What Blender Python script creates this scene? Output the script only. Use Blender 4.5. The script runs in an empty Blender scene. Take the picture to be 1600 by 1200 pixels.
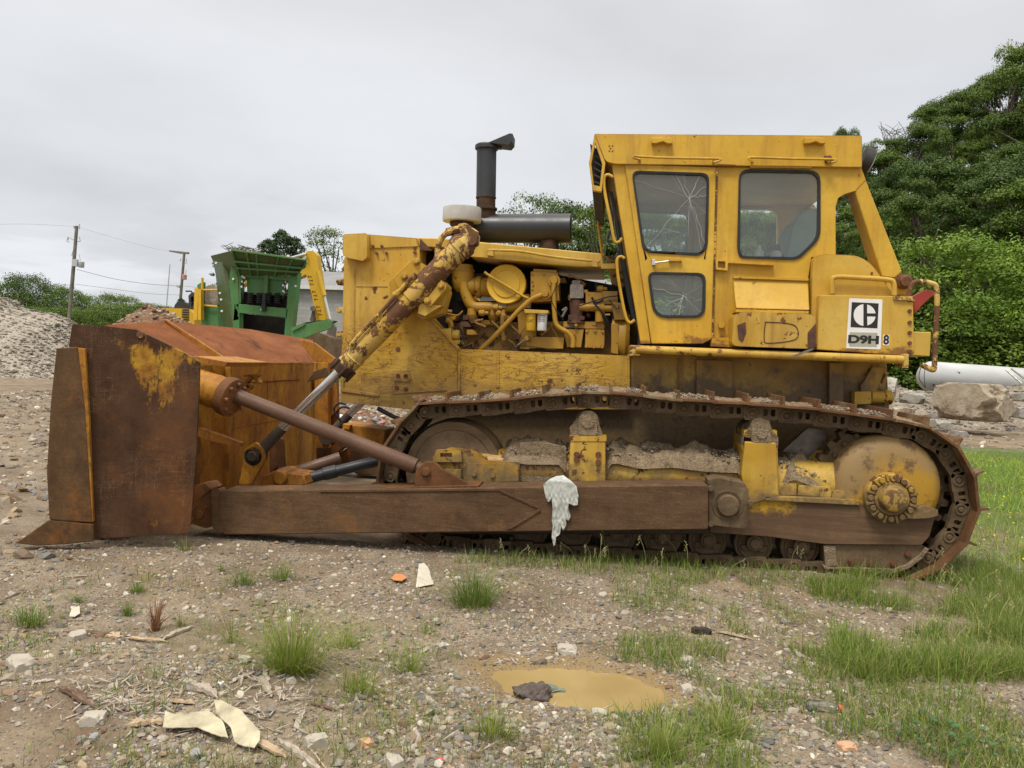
import bpy, bmesh, math, random
import numpy as np
from mathutils import Vector, Matrix, noise
from mathutils.geometry import tessellate_polygon
random.seed(7); np.random.seed(7)
SC = bpy.context.scene; COL = SC.collection
# ------------------------------------------------------------------ camera frame (photo pixels -> metres)
FPX = 1232.0; CAM = Vector((0, -6.0, 1.46))
_y, _p, _r = math.radians(7), math.radians(1.86), math.radians(2.3)
FW = Vector((-math.sin(_y)*math.cos(_p), math.cos(_y)*math.cos(_p), -math.sin(_p)))
_rt = FW.cross(Vector((0, 0, 1))).normalized(); _up = _rt.cross(FW)
RT = _rt*math.cos(_r)+_up*math.sin(_r); UP = -_rt*math.sin(_r)+_up*math.cos(_r)
def ray(px, py): return FW*FPX+RT*(px-800)+UP*(600-py)
def P(px, py, Y=0.0):
    d = ray(px, py); return CAM+d*((Y-CAM.y)/d.y)
def G(px, py, z=0.0):
    d = ray(px, py); return CAM+d*((z-CAM.z)/d.z)
def HP(px, py, A, n):
    d = ray(px, py); return CAM+d*((A-CAM).dot(n)/d.dot(n))
def S(l, px, py, Y): return l*(P(px, py, Y)-CAM).dot(FW)/FPX
YC = 1.45
# ------------------------------------------------------------------ object helpers
def tag(o, label=None, cat=None, group=None, kind=None):
    if label: o['label'] = label
    if cat: o['category'] = cat
    if group: o['group'] = group
    if kind: o['kind'] = kind
    return o
def empty(name, loc, label=None, cat=None, group=None):
    o = bpy.data.objects.new(name, None); o.empty_display_size = .1; COL.objects.link(o); o.location = loc
    return tag(o, label, cat, group)
def world_loc(o):
    v = Vector(o.location)
    while o.parent:
        v = o.matrix_parent_inverse @ v; o = o.parent; v = v+Vector(o.location)
    return v
def link(name, me, mat=None, parent=None):
    o = bpy.data.objects.new(name, me); COL.objects.link(o)
    if mat and not me.materials: me.materials.append(mat)
    if parent is not None:
        o.parent = parent; o.matrix_parent_inverse = Matrix.Translation(-world_loc(parent))
    return o
def local(name, me, mat, parent):
    o = bpy.data.objects.new(name, me); COL.objects.link(o); o.parent = parent
    if mat and not me.materials: me.materials.append(mat)
    return o
def chain(pts, n=6):
    pts = [Vector(p) for p in pts]
    if len(pts) < 3: return pts
    out = []
    for i in range(len(pts)-1):
        p0 = pts[i-1] if i else pts[i]*2-pts[i+1]; p1 = pts[i]; p2 = pts[i+1]
        p3 = pts[i+2] if i+2 < len(pts) else p2*2-p1
        for k in range(n):
            t = k/n
            out.append(.5*((2*p1)+(p2-p0)*t+(2*p0-5*p1+4*p2-p3)*t*t+(3*p1-p0-3*p2+p3)*t**3))
    return out+[pts[-1]]
def rnd(pts, r, n=4):
    """round the corners of a 2-D polygon (photo pixels)"""
    out = []; L = len(pts)
    for i in range(L):
        a = Vector(pts[i-1][:2]); b = Vector(pts[i][:2]); c = Vector(pts[(i+1) % L][:2])
        rr = r if not isinstance(r, (list, tuple)) else r[i]
        d1 = (a-b); d2 = (c-b); rr = min(rr, d1.length*.49, d2.length*.49)
        if rr <= .01: out.append((b.x, b.y)); continue
        p = b+d1.normalized()*rr; q = b+d2.normalized()*rr
        for k in range(n+1):
            t = k/n; v = p*(1-t)**2+b*2*t*(1-t)+q*t*t; out.append((v.x, v.y))
    return out
class M:
    def __init__(s): s.bm = bmesh.new()
    def slab(s, outer, holes=(), off=Vector((0, .1, 0))):
        """outer/holes: lists of 3-D points of the near face; off: extrusion"""
        off = Vector(off); loops = [list(map(Vector, outer))]+[list(map(Vector, h)) for h in holes]
        tris = tessellate_polygon(loops); flat = [v for l in loops for v in l]
        A = [s.bm.verts.new(v) for v in flat]; B = [s.bm.verts.new(v+off) for v in flat]
        for t in tris:
            try: s.bm.faces.new([A[i] for i in t]); s.bm.faces.new([B[i] for i in reversed(t)])
            except ValueError: pass
        k = 0
        for l in loops:
            n = len(l)
            for i in range(n):
                j = (i+1) % n
                try: s.bm.faces.new((A[k+i], A[k+j], B[k+j], B[k+i]))
                except ValueError: pass
            k += n
        return s
    def prism(s, pts, Y0, Y1, holes=()):
        return s.slab([P(x, y, Y0) for x, y in pts], [[P(x, y, Y0) for x, y in h] for h in holes], (0, Y1-Y0, 0))
    def box(s, x0, x1, y0, y1, z0, z1):
        return s.slab([(x0, y0, z0), (x1, y0, z0), (x1, y0, z1), (x0, y0, z1)], (), (0, y1-y0, 0))
    def pbox(s, a, b, Y0, Y1): return s.prism([(a[0], a[1]), (b[0], a[1]), (b[0], b[1]), (a[0], b[1])], Y0, Y1)
    def rings(s, rings, cap0=True, cap1=True, close=False):
        R = [[s.bm.verts.new(v) for v in r] for r in rings]; n = len(R[0])
        for a, b in zip(R, R[1:]+([R[0]] if close else [])):
            for i in range(n):
                s.bm.faces.new((a[i], a[(i+1) % n], b[(i+1) % n], b[i]))
        if not close:
            if cap0: s.bm.faces.new(list(reversed(R[0])))
            if cap1: s.bm.faces.new(R[-1])
        return s
    def lathe(s, c, axis, prof, n=32, cap=True):
        """prof: list of (distance along axis, radius)"""
        c = Vector(c); axis = Vector(axis).normalized(); u = axis.orthogonal().normalized(); w = axis.cross(u)
        return s.rings([[c+axis*d+(u*math.cos(2*math.pi*i/n)+w*math.sin(2*math.pi*i/n))*max(r, 1e-4) for i in range(n)] for d, r in prof], cap, cap)
    def cyl(s, a, b, r, r2=None, n=20):
        a = Vector(a); b = Vector(b); return s.lathe(a, b-a, [(0, r), ((b-a).length, r if r2 is None else r2)], n)
    def tube(s, pts, r, n=8, sm=5, caps=True):
        pts = chain(pts, sm) if sm > 1 else [Vector(p) for p in pts]
        L = len(pts); rs = []; u = None
        for i, p in enumerate(pts):
            t = (pts[min(i+1, L-1)]-pts[max(i-1, 0)]).normalized()
            if u is None: u = t.orthogonal().normalized()
            u = (u-t*u.dot(t)).normalized(); w = t.cross(u)
            rr = r[min(int(i*len(r)/L), len(r)-1)] if isinstance(r, (list, tuple)) else r
            rs.append([p+(u*math.cos(2*math.pi*k/n)+w*math.sin(2*math.pi*k/n))*rr for k in range(n)])
        return s.rings(rs, caps, caps)
    def ptube(s, pts, Y, r, n=8, sm=5):
        return s.tube([P(q[0], q[1], q[2] if len(q) > 2 else Y) for q in pts], r, n, sm)
    def bolt(s, px, py, Y, r=.014, h=.014, n=6): 
        c = P(px, py, Y); return s.cyl(c+Vector((0, .004, 0)), c-Vector((0, h, 0)), r, n=n)
    def each(s, name, mat, parent=None, bevel=.006):
        """one object per separate piece"""
        bmesh.ops.remove_doubles(s.bm, verts=s.bm.verts, dist=1e-5); s.bm.verts.ensure_lookup_table(); left = set(s.bm.verts); out = []
        while left:
            st = [left.pop()]; isl = set(st)
            while st:
                v = st.pop()
                for e in v.link_edges:
                    w = e.other_vert(v)
                    if w in left: left.discard(w); isl.add(w); st.append(w)
            m = M(); mp = {v: m.bm.verts.new(v.co) for v in isl}
            for f in {f for v in isl for f in v.link_faces}: m.bm.faces.new([mp[v] for v in f.verts])
            out.append(m.ob(name, mat, parent, bevel))
        s.bm.free(); return out
    def ob(s, name, mat, parent=None, bevel=.006, label=None, seg=2, ang=.6):
        bmesh.ops.remove_doubles(s.bm, verts=s.bm.verts, dist=1e-5)
        bmesh.ops.recalc_face_normals(s.bm, faces=s.bm.faces)
        for e in s.bm.edges:
            if len(e.link_faces) == 2 and e.calc_face_angle(0) > ang: e.smooth = False
        for f in s.bm.faces: f.smooth = True
        me = bpy.data.meshes.new(name); s.bm.to_mesh(me); s.bm.free()
        o = link(name, me, mat, parent)
        if bevel:
            b = o.modifiers.new('bevel', 'BEVEL'); b.width = bevel; b.segments = seg; b.limit_method = 'ANGLE'; b.angle_limit = .7; b.harden_normals = True
        if label: o['label'] = label
        return o
def mirror(o, name=None, label=None, parent='same', yc=YC):
    """the far-side twin of a part (and of its sub-parts), mirrored about the machine's centre plane"""
    c = o.copy(); COL.objects.link(c); c.scale = (1, -1, 1); c.location = (0, 2*yc, 0)
    if 'label' in c: del c['label']
    if parent != 'same': c.parent = parent
    for ch in list(o.children):
        d = ch.copy(); COL.objects.link(d); d.parent = c; d.matrix_parent_inverse = Matrix.Identity(4)
        if 'label' in d: del d['label']
    return c
# ------------------------------------------------------------------ materials
def C3(c): return (c[0], c[1], c[2], 1)
class N:
    """small node-tree helper"""
    def __init__(s, name, rough=.6, metal=0., spec=.4, bump=0.0):
        s.m = bpy.data.materials.new(name); s.m.use_nodes = True; s.t = s.m.node_tree; s.nd = s.t.nodes; s.b = s.nd['Principled BSDF']
        s.b.inputs['Roughness'].default_value = rough; s.b.inputs['Metallic'].default_value = metal
        s.b.inputs['Specular IOR Level'].default_value = spec; s._co = None; s.hgt = None
    def L(s, a, b): s.t.links.new(a, b)
    def co(s, kind='Object', rndoff=False):
        tc = s.nd.new('ShaderNodeTexCoord'); out = tc.outputs[kind]
        if rndoff:
            oi = s.nd.new('ShaderNodeObjectInfo'); mu = s.nd.new('ShaderNodeMath'); mu.operation = 'MULTIPLY'; mu.inputs[1].default_value = 57
            s.L(oi.outputs['Random'], mu.inputs[0]); va = s.nd.new('ShaderNodeVectorMath'); va.operation = 'ADD'
            s.L(out, va.inputs[0]); s.L(mu.outputs[0], va.inputs[1]); out = va.outputs[0]
        s._co = out; return out
    def vec(s, scale=(1, 1, 1), off=(0, 0, 0)):
        if s._co is None: s.co()
        mp = s.nd.new('ShaderNodeMapping'); mp.inputs['Scale'].default_value = scale; mp.inputs['Location'].default_value = off
        s.L(s._co, mp.inputs[0]); return mp.outputs[0]
    def noise(s, scale=1, detail=6, rough=.6, st=(1, 1, 1), off=(0, 0, 0), dist=0.):
        n = s.nd.new('ShaderNodeTexNoise'); n.inputs['Scale'].default_value = scale; n.inputs['Detail'].default_value = detail
        n.inputs['Roughness'].default_value = rough; n.inputs['Distortion'].default_value = dist
        s.L(s.vec(st, off), n.inputs['Vector']); return n.outputs[0]
    def ramp(s, src, lo, hi, a=0., b=1.):
        m = s.nd.new('ShaderNodeMapRange'); m.inputs[1].default_value = lo; m.inputs[2].default_value = hi
        m.inputs[3].default_value = a; m.inputs[4].default_value = b; s.L(src, m.inputs[0]); return m.outputs[0]
    def op(s, o, a, b=None):
        m = s.nd.new('ShaderNodeMath'); m.operation = o
        for i, v in enumerate((a, b)):
            if v is None: continue
            if isinstance(v, (int, float)): m.inputs[i].default_value = v
            else: s.L(v, m.inputs[i])
        return m.outputs[0]
    def axis(s, ax, lo, hi):
        sx = s.nd.new('ShaderNodeSeparateXYZ'); s.L(s.vec(), sx.inputs[0]); return s.ramp(sx.outputs[ax], lo, hi)
    def mix(s, f, a, b):
        m = s.nd.new('ShaderNodeMix'); m.data_type = 'RGBA'
        if isinstance(f, (int, float)): m.inputs[0].default_value = f
        else: s.L(f, m.inputs[0])
        for i, v in ((6, a), (7, b)):
            if isinstance(v, tuple): m.inputs[i].default_value = C3(v)
            else: s.L(v, m.inputs[i])
        return m.outputs[2]
    def vor(s, scale, feat='F1', st=(1, 1, 1), rnd=1.):
        v = s.nd.new('ShaderNodeTexVoronoi'); v.feature = feat; v.inputs['Scale'].default_value = scale; v.inputs['Randomness'].default_value = rnd
        s.L(s.vec(st), v.inputs['Vector']); return v
    def color(s, c):
        if isinstance(c, tuple): s.b.inputs['Base Color'].default_value = C3(c)
        else: s.L(c, s.b.inputs['Base Color'])
        return s
    def rough(s, v): s.L(v, s.b.inputs['Roughness']); return s
    def bump(s, h, st=.3, dist=.01):
        b = s.nd.new('ShaderNodeBump'); b.inputs['Strength'].default_value = st; b.inputs['Distance'].default_value = dist
        s.L(h, b.inputs['Height']); s.L(b.outputs[0], s.b.inputs['Normal']); return s
MT = {}
def flat(name, c, rough=.6, metal=0., spec=.4, var=.25, sc=9, bump=.0):
    """one colour with some uneven dirt in it"""
    n = N(name, rough, metal, spec); k = n.noise(sc, 5, .6)
    n.color(n.mix(n.ramp(k, .3, .7), tuple(v*(1-var) for v in c), tuple(min(1, v*(1+var)) for v in c)))
    n.rough(n.ramp(k, .2, .8, min(1, rough+.12), max(.05, rough-.12)))
    if bump: n.bump(n.noise(sc*4, 6, .7), bump, .01)
    MT[name] = n.m; return n.m
RUST = (.10, .040, .013); DRUST = (.05, .022, .011); YEL = (.53, .30, .020)
def paint(name, base=YEL, spots=.66, stain=.5, scratch=0., mud=None, rust=RUST, fade=(.6, .40, .08), rough=.45, rndoff=False, mudc=(.2, .145, .085), band=None):
    n = N(name, rough, 0, .35)
    if rndoff: n.co(rndoff=True)
    big = n.noise(1.3, 4, .6); c = n.mix(n.ramp(big, .35, .65), tuple(v*.86 for v in base), fade)
    gr = n.noise(2.2, 6, .65, (1.2, 1.2, .35))                                 # rain-washed grime, runs down the sheet
    c = n.mix(n.op('MULTIPLY', n.ramp(gr, .48, .78), stain), c, (.27, .135, .025))
    fine = n.noise(26, 5, .65)
    c = n.mix(n.ramp(fine, .35, .65, 0, .22), c, (.36, .21, .03))
    dr = n.noise(4.5, 7, .7, (2.2, 2.2, .22), off=(8, 2, 1)); c = n.mix(n.op('MULTIPLY', n.ramp(dr, .51, .66), .75*stain), c, (.30, .15, .03)); ch = n.noise(34, 6, .75, off=(1, 5, 9)); c = n.mix(n.ramp(ch, .64, .67, 0, .8), c, (.15, .07, .025))
    sp = n.noise(13, 9, .66, off=(3, 1, 7)); zone = n.noise(1.1, 3, .5, off=(9, 4, 2)); spots = spots-.025
    m = n.ramp(n.op('ADD', sp, n.ramp(zone, .35, .75, -.10, .12)), spots, spots+.03)
    c = n.mix(m, c, rust); h = m
    bv = n.nd.new('ShaderNodeBevel'); bv.samples = 4; bv.inputs['Radius'].default_value = .014; ge = n.nd.new('ShaderNodeNewGeometry'); dt = n.nd.new('ShaderNodeVectorMath'); dt.operation = 'DOT_PRODUCT'
    n.L(bv.outputs[0], dt.inputs[0]); n.L(ge.outputs['Normal'], dt.inputs[1]); ed = n.ramp(dt.outputs['Value'], .985, .90); ez = n.noise(7, 8, .75, off=(6, 2, 4))
    em = n.ramp(n.op('MULTIPLY', ed, ez), .40, .50); c = n.mix(em, c, n.mix(n.ramp(fine, .4, .6), (.13, .055, .02), (.30, .15, .04)))
    if scratch:
        wv = n.noise(3.0, 9, .68, (.8, 1, 2.6), off=(2, 0, 5), dist=1.8)
        w2 = n.op('ABSOLUTE', n.op('SUBTRACT', wv, .5)); sm = n.ramp(w2, .020, .006, 0, 1)
        wv3 = n.noise(5.0, 7, .7, (.5, 1, 6.5), off=(7, 0, 1), dist=.8)
        s3 = n.ramp(n.op('ABSOLUTE', n.op('SUBTRACT', wv3, .52)), .014, .004, 0, 1)
        sm = n.op('MULTIPLY', n.op('MAXIMUM', sm, s3), n.ramp(n.noise(1.7, 3, .5, off=(1, 2, 3)), .42, .50)); sm = n.op('MULTIPLY', sm, n.axis(2, 1.80, 1.62))
        sm = n.op('MULTIPLY', sm, scratch); c = n.mix(sm, c, (.135, .05, .016))
    if band:
        bz = n.ramp(n.op('ADD', n.axis(2, band[0], band[1]), n.ramp(n.noise(5, 8, .75, (.6, 1, 1.4), off=(2, 7, 3)), .25, .75, -.55, .45)), .62, .80); c = n.mix(n.op('MULTIPLY', bz, .85), c, n.mix(n.ramp(fine, .35, .65), (.20, .085, .025), (.10, .042, .02)))
    if mud:
        g = n.axis(2, mud[0], mud[1]); q = n.noise(4, 8, .7, off=(5, 5, 5))
        mm = n.ramp(n.op('ADD', g, n.ramp(q, .2, .8, -.5, .5)), .45, .75)
        c = n.mix(n.op('MULTIPLY', mm, mud[2] if len(mud) > 2 else .85), c, n.mix(n.ramp(fine, .35, .65), mudc, tuple(v*.6 for v in mudc)))
    n.color(c); n.rough(n.ramp(m, 0, 1, rough, .85)); n.bump(n.op('ADD', n.op('ADD', n.op('MULTIPLY', fine, .3), n.op('MULTIPLY', m, -.6)), n.op('MULTIPLY', n.noise(2.6, 3, .5, off=(3, 8, 3)), 5.0)), .25, .005)
    MT[name] = n.m; return n.m
def steel(name, a, b, c2=None, rough=.62, st=(.3, 1, 5), patch=.6, spec=.25, scr=.5, rndoff=False, metal=0.):
    """bare, brown, rubbed steel: a/b streaks, c2 patches"""
    n = N(name, rough, metal, spec)
    if rndoff: n.co(rndoff=True)
    k = n.noise(5, 9, .68, st); c = n.mix(n.ramp(k, .32, .68), a, b)
    if c2:
        q = n.noise(2.0, 8, .66, off=(4, 8, 1)); c = n.mix(n.ramp(q, patch, patch+.07), c, c2)
    f = n.noise(60, 4, .6); c = n.mix(n.ramp(f, .4, .7, 0, .35), c, tuple(v*.5 for v in a))
    if scr:
        w = n.noise(9, 5, .6, (.25, 1, 7), off=(3, 3, 3), dist=.6); w = n.ramp(n.op('ABSOLUTE', n.op('SUBTRACT', w, .5)), .006, 0)
        c = n.mix(n.op('MULTIPLY', w, scr), c, tuple(min(1, v*2.6+.03) for v in b))
    n.color(c); n.rough(n.ramp(k, .3, .7, rough+.12, rough-.1)); n.bump(n.op('ADD', f, k), .2, .004)
    MT[name] = n.m; return n.m
# ------------------------------------------------------------------ machine materials
paint('hood_yellow', spots=.70, stain=.55)
paint('cab_yellow', (.60, .335, .018), spots=.715, stain=.6, fade=(.64, .40, .045), band=(1.95, 1.56))
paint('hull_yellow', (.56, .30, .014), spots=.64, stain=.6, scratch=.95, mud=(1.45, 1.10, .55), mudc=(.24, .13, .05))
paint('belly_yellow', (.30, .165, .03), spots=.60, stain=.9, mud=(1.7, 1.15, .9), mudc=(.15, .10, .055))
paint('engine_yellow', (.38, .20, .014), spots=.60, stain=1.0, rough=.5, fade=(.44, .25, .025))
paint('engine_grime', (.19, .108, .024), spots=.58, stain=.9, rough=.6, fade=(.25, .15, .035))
def ram_mat():
    n = N('ram_yellow', .55, 0, .3); n.co(); k = n.noise(4.6, 13, .76, (1, 1, 1), off=(1.3, 0, 2.2), dist=.5); f = n.noise(30, 6, .7)
    c = n.mix(n.ramp(n.noise(2, 4, .5), .4, .6), (.54, .31, .03), (.58, .42, .14)); c = n.mix(n.ramp(f, .35, .65, 0, .3), c, (.30, .17, .03))
    m = n.ramp(n.op('ADD', k, n.op('MULTIPLY', f, .10)), .545, .56); c = n.mix(m, c, n.mix(n.ramp(f, .3, .7), (.095, .042, .022), (.16, .075, .032))); m2 = n.ramp(n.noise(22, 8, .65, off=(4, 4, 4)), .62, .64); c = n.mix(m2, c, (.13, .06, .025))
    n.color(c); n.rough(n.ramp(m, 0, 1, .5, .8)); n.bump(n.op('SUBTRACT', n.op('MULTIPLY', f, .2), m), .35, .004); MT['ram_yellow'] = n.m
ram_mat()
paint('frame_yellow', (.50, .28, .018), spots=.60, stain=.6, mud=(.95, .30, .9), mudc=(.165, .11, .06))
paint('board_yellow', (.54, .31, .03), spots=.605, stain=.9, rust=(.15, .06, .025))
paint('frame_dirty', (.40, .22, .018), spots=.56, stain=.9, mud=(1.00, .34, .9), mudc=(.21, .14, .065))
paint('tank_top_yellow', (.60, .34, .020), spots=.73, stain=.45, band=(1.78, 1.585))
def blade_mat():
    n = N('blade_orange', .62, 0, .25); n.co(); s1 = n.noise(2.8, 9, .7, (1.3, 1.3, .6), dist=.4); s2 = n.noise(1.1, 6, .65, off=(2, 3, 4)); f = n.noise(28, 7, .7, (1, 1, .6)); s3 = n.noise(6, 8, .72, (1.2, 1.2, .45), off=(7, 1, 0), dist=.3)
    c = n.mix(n.ramp(s1, .35, .66), (.47, .225, .018), (.27, .10, .016)); c = n.mix(n.ramp(s2, .47, .66, 0, .9), c, n.mix(n.ramp(s1, .4, .6), (.33, .10, .016), (.17, .058, .015)))
    c = n.mix(n.ramp(s3, .53, .64, 0, .8), c, (.10, .038, .013)); c = n.mix(n.ramp(f, .45, .68, 0, .6), c, (.16, .06, .018)); c = n.mix(n.ramp(n.noise(2.4, 7, .7, off=(9, 9, 9)), .60, .68, 0, .7), c, (.48, .28, .03))
    w = n.ramp(n.op('ABSOLUTE', n.op('SUBTRACT', n.noise(5, 6, .7, dist=1), .5)), .008, 0); c = n.mix(n.op('MULTIPLY', w, .6), c, (.07, .03, .013))
    n.color(c); n.bump(n.op('ADD', f, s1), .3, .005); MT['blade_orange'] = n.m
blade_mat()
steel('spill_rust', (.165, .056, .019), (.285, .100, .033), (.085, .034, .014), st=(1, .4, 1.6), rough=.75, scr=.12, spec=.15)
steel('arm_brown', (.066, .036, .018), (.140, .082, .042), (.155, .078, .032), st=(.7, 1, 1.3), patch=.56, rough=.68, scr=.55, spec=.15)
steel('bracket_rust', (.085, .038, .017), (.17, .075, .030), (.22, .09, .028), st=(1, 1, 1), patch=.55, rough=.7, scr=.2, spec=.15)
steel('bit_brown', (.060, .031, .013), (.135, .073, .028), (.19, .075, .020), st=(1.6, 1, 1.2), patch=.56, rough=.55, scr=.2)
steel('strut_brown', (.095, .048, .028), (.15, .082, .050), (.075, .034, .018), st=(.5, 1, .5), patch=.64, rough=.45, scr=.1)
steel('track_dirty', (.065, .042, .022), (.18, .122, .068), (.24, .175, .105), st=(1, 1, 1), patch=.58, rough=.75, scr=0, rndoff=True)
steel('shoe_rust', (.085, .042, .020), (.20, .095, .040), (.22, .16, .09), st=(.6, .6, 1), patch=.52, rough=.7, scr=0, rndoff=True)
steel('rail_dark', (.045, .033, .023), (.085, .062, .042), (.12, .09, .06), st=(1, 1, 1), patch=.6, rough=.7, scr=0)
steel('idler_steel', (.095, .058, .030), (.19, .130, .072), (.085, .042, .020), st=(1, 1, 1), patch=.6, rough=.6, scr=.2)
flat('muffler_black', (.020, .021, .023), .42, 0, .5, .3, 4)
flat('stack_grey', (.028, .030, .033), .5, 0, .45, .35, 3)
flat('stack_rust', (.055, .030, .018), .8, 0, .2, .4, 12)
flat('cleaner_grey', (.45, .435, .40), .5, 0, .4, .15, 8)
flat('grime_shade_black', (.012, .010, .008), .8, 0, .2, .4, 6)  # engine grime, and the painted shade inside the crusher frame
flat('hose_black', (.013, .013, .013), .55, 0, .4, .3, 20)
flat('rubber', (.018, .018, .017), .6)
flat('label_white', (.72, .71, .68), .5, var=.06)
flat('label_black', (.018, .016, .014), .45)
flat('label_grey', (.36, .35, .28), .5, var=.06)
flat('filter_white', (.70, .70, .69), .35, var=.08)
flat('filter_yellow', (.62, .37, .025), .35, var=.08)
flat('rust_bolt', (.13, .05, .02), .75, var=.4, sc=40)
flat('iron_grey', (.20, .17, .14), .6, .3, .5, .35, 30)
flat('magneto', (.085, .036, .020), .7, var=.4, sc=20)
flat('red_paint', (.30, .035, .022), .5, var=.2)
flat('seat_teal', (.22, .36, .33), .8, var=.15)
flat('cab_dark', (.035, .034, .033), .8)
flat('chrome', (.62, .60, .57), .22, .9, .5, .12, 14)
flat('rod_dull', (.19, .165, .14), .4, .5, .5, .3, 10)
flat('lens', (.55, .55, .52), .15, 0, .6)
flat('box_yellow', (.60, .39, .07), .5, var=.08)
def glassmat(name, tint, alpha, rough=.04):
    m = bpy.data.materials.new(name); m.use_nodes = True; t = m.node_tree; nd = t.nodes; nd.remove(nd['Principled BSDF'])
    tr = nd.new('ShaderNodeBsdfTransparent'); tr.inputs[0].default_value = C3(tint)
    gl = nd.new('ShaderNodeBsdfGlossy'); gl.inputs['Roughness'].default_value = rough; gl.inputs[0].default_value = (1, 1, 1, 1)
    df = nd.new('ShaderNodeBsdfDiffuse'); df.inputs[0].default_value = (.46, .50, .49, 1)
    fr = nd.new('ShaderNodeFresnel'); fr.inputs[0].default_value = 1.45
    m1 = nd.new('ShaderNodeMixShader'); m1.inputs[0].default_value = alpha; t.links.new(tr.outputs[0], m1.inputs[1]); t.links.new(df.outputs[0], m1.inputs[2])
    m2 = nd.new('ShaderNodeMixShader'); t.links.new(fr.outputs[0], m2.inputs[0]); t.links.new(m1.outputs[0], m2.inputs[1]); t.links.new(gl.outputs[0], m2.inputs[2])
    t.links.new(m2.outputs[0], nd['Material Output'].inputs[0]); MT[name] = m
glassmat('glass_dusty', (.90, .95, .93), .12); glassmat('glass_clear', (.88, .92, .90), .03)
# brown side plate with its remaining yellow patch (a patch with its own outline)
def plate_mat():
    n = N('plate_brown', .68, 0, .15); n.co()
    k = n.noise(4, 9, .7, (1.3, 1, .9)); c = n.mix(n.ramp(k, .32, .68), (.040, .019, .010), (.088, .044, .022))
    q = n.noise(1.6, 7, .65, off=(6, 1, 1)); c = n.mix(n.ramp(q, .52, .68, 0, .65), c, (.165, .064, .020))
    a = P(240, 590, -.75); sx = n.nd.new('ShaderNodeSeparateXYZ'); n.L(n.vec(), sx.inputs[0])
    # patch: wedge, wide at the top, running down to a point
    dx = n.op('ABSOLUTE', n.op('SUBTRACT', sx.outputs[0], a.x+.03)); top = P(240, 530, -.75).z; bot = P(240, 672, -.75).z
    hz = n.ramp(sx.outputs[2], bot, top, -.03, .30); w = n.op('SUBTRACT', hz, dx)
    w2 = n.op('MINIMUM', w, n.op('MULTIPLY', n.op('SUBTRACT', top, sx.outputs[2]), 1.2))
    nz = n.noise(6, 8, .72, (1.5, 1, .7), off=(1, 9, 2)); m = n.ramp(n.op('ADD', w2, n.ramp(nz, .25, .75, -.17, .15)), .02, .07)
    m = n.op('MULTIPLY', m, n.ramp(n.noise(22, 6, .7, (1, 1, .5)), .36, .46))
    c = n.mix(n.op('MULTIPLY', m, .92), c, n.mix(n.ramp(n.noise(9, 5, .6), .35, .62), (.22, .085, .018), (.43, .24, .022)))
    s = n.op('MAXIMUM', n.ramp(n.op('ABSOLUTE', n.op('SUBTRACT', n.noise(9, 5, .6, (.35, 1, 3.5), off=(2, 2, 2), dist=.3), .5)), .006, 0), n.ramp(n.op('ABSOLUTE', n.op('SUBTRACT', n.noise(7, 5, .6, (3.2, 1, .3), off=(5, 2, 2), dist=.3), .5)), .005, 0)); s = n.op('MULTIPLY', s, n.ramp(n.noise(2.2, 4, .6, off=(3, 3, 8)), .42, .6))
    c = n.mix(n.op('MULTIPLY', s, .5), c, (.36, .25, .15)); n.color(c)
    n.rough(n.ramp(k, .3, .7, .8, .55)); n.bump(n.op('ADD', k, n.noise(50, 4)), .35, .006); MT['plate_brown'] = n.m
plate_mat()
def hub_mat():
    n = N('final_drive', .6, 0, .35); n.co(); c0 = P(1393, 775, .05)
    gx = n.nd.new('ShaderNodeVectorMath'); gx.operation = 'DISTANCE'; n.L(n.vec(), gx.inputs[0]); gx.inputs[1].default_value = (c0.x+.1, c0.y, c0.z-.08)
    nz = n.noise(3, 8, .7); d = n.op('ADD', gx.outputs['Value'], n.ramp(nz, .2, .8, -.16, .16))
    c = n.mix(n.ramp(d, .25, .40), (.40, .225, .022), (.27, .175, .07)); c = n.mix(n.ramp(n.noise(9, 6, .7), .52, .62), c, (.15, .085, .04))
    n.color(c); n.bump(nz, .3, .01); MT['final_drive'] = n.m
hub_mat()
def guard_mat():                                                              # brown rubbed frame, yellow left at its upper front
    n = N('frame_guard', .55, 0, .4); n.co(); k = n.noise(5, 9, .7, (.25, 1, 4))
    c = n.mix(n.ramp(k, .34, .66), (.085, .044, .020), (.19, .115, .060)); c = n.mix(n.ramp(n.noise(1.4, 6, .7), .5, .64, 0, .7), c, (.085, .042, .020))
    a = P(1195, 795, .0); sx = n.nd.new('ShaderNodeSeparateXYZ'); n.L(n.vec(), sx.inputs[0])
    e = n.op('ADD', n.op('MULTIPLY', n.op('ABSOLUTE', n.op('SUBTRACT', sx.outputs[0], a.x+.02)), .62), n.op('MULTIPLY', n.op('SUBTRACT', a.z+.13, sx.outputs[2]), 1.1))
    e2 = n.op('SUBTRACT', a.z+.085, sx.outputs[2])
    q = n.ramp(n.noise(4, 8, .72), .25, .75, -.12, .12)
    m = n.op('MAXIMUM', n.ramp(n.op('ADD', e, q), .27, .20), n.ramp(n.op('ADD', e2, n.op('MULTIPLY', q, .4)), .025, -.01))
    c = n.mix(m, c, n.mix(n.ramp(n.noise(30, 5, .7), .5, .6), (.48, .28, .016), (.24, .12, .02)))
    w = n.ramp(n.op('ABSOLUTE', n.op('SUBTRACT', n.noise(7, 5, .6, (.2, 1, 6), dist=.5), .5)), .006, 0); c = n.mix(n.op('MULTIPLY', w, .4), c, (.27, .19, .12))
    n.color(c); n.rough(n.ramp(k, .3, .7, .7, .48)); n.bump(k, .2, .004); MT['frame_guard'] = n.m
guard_mat()
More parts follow.
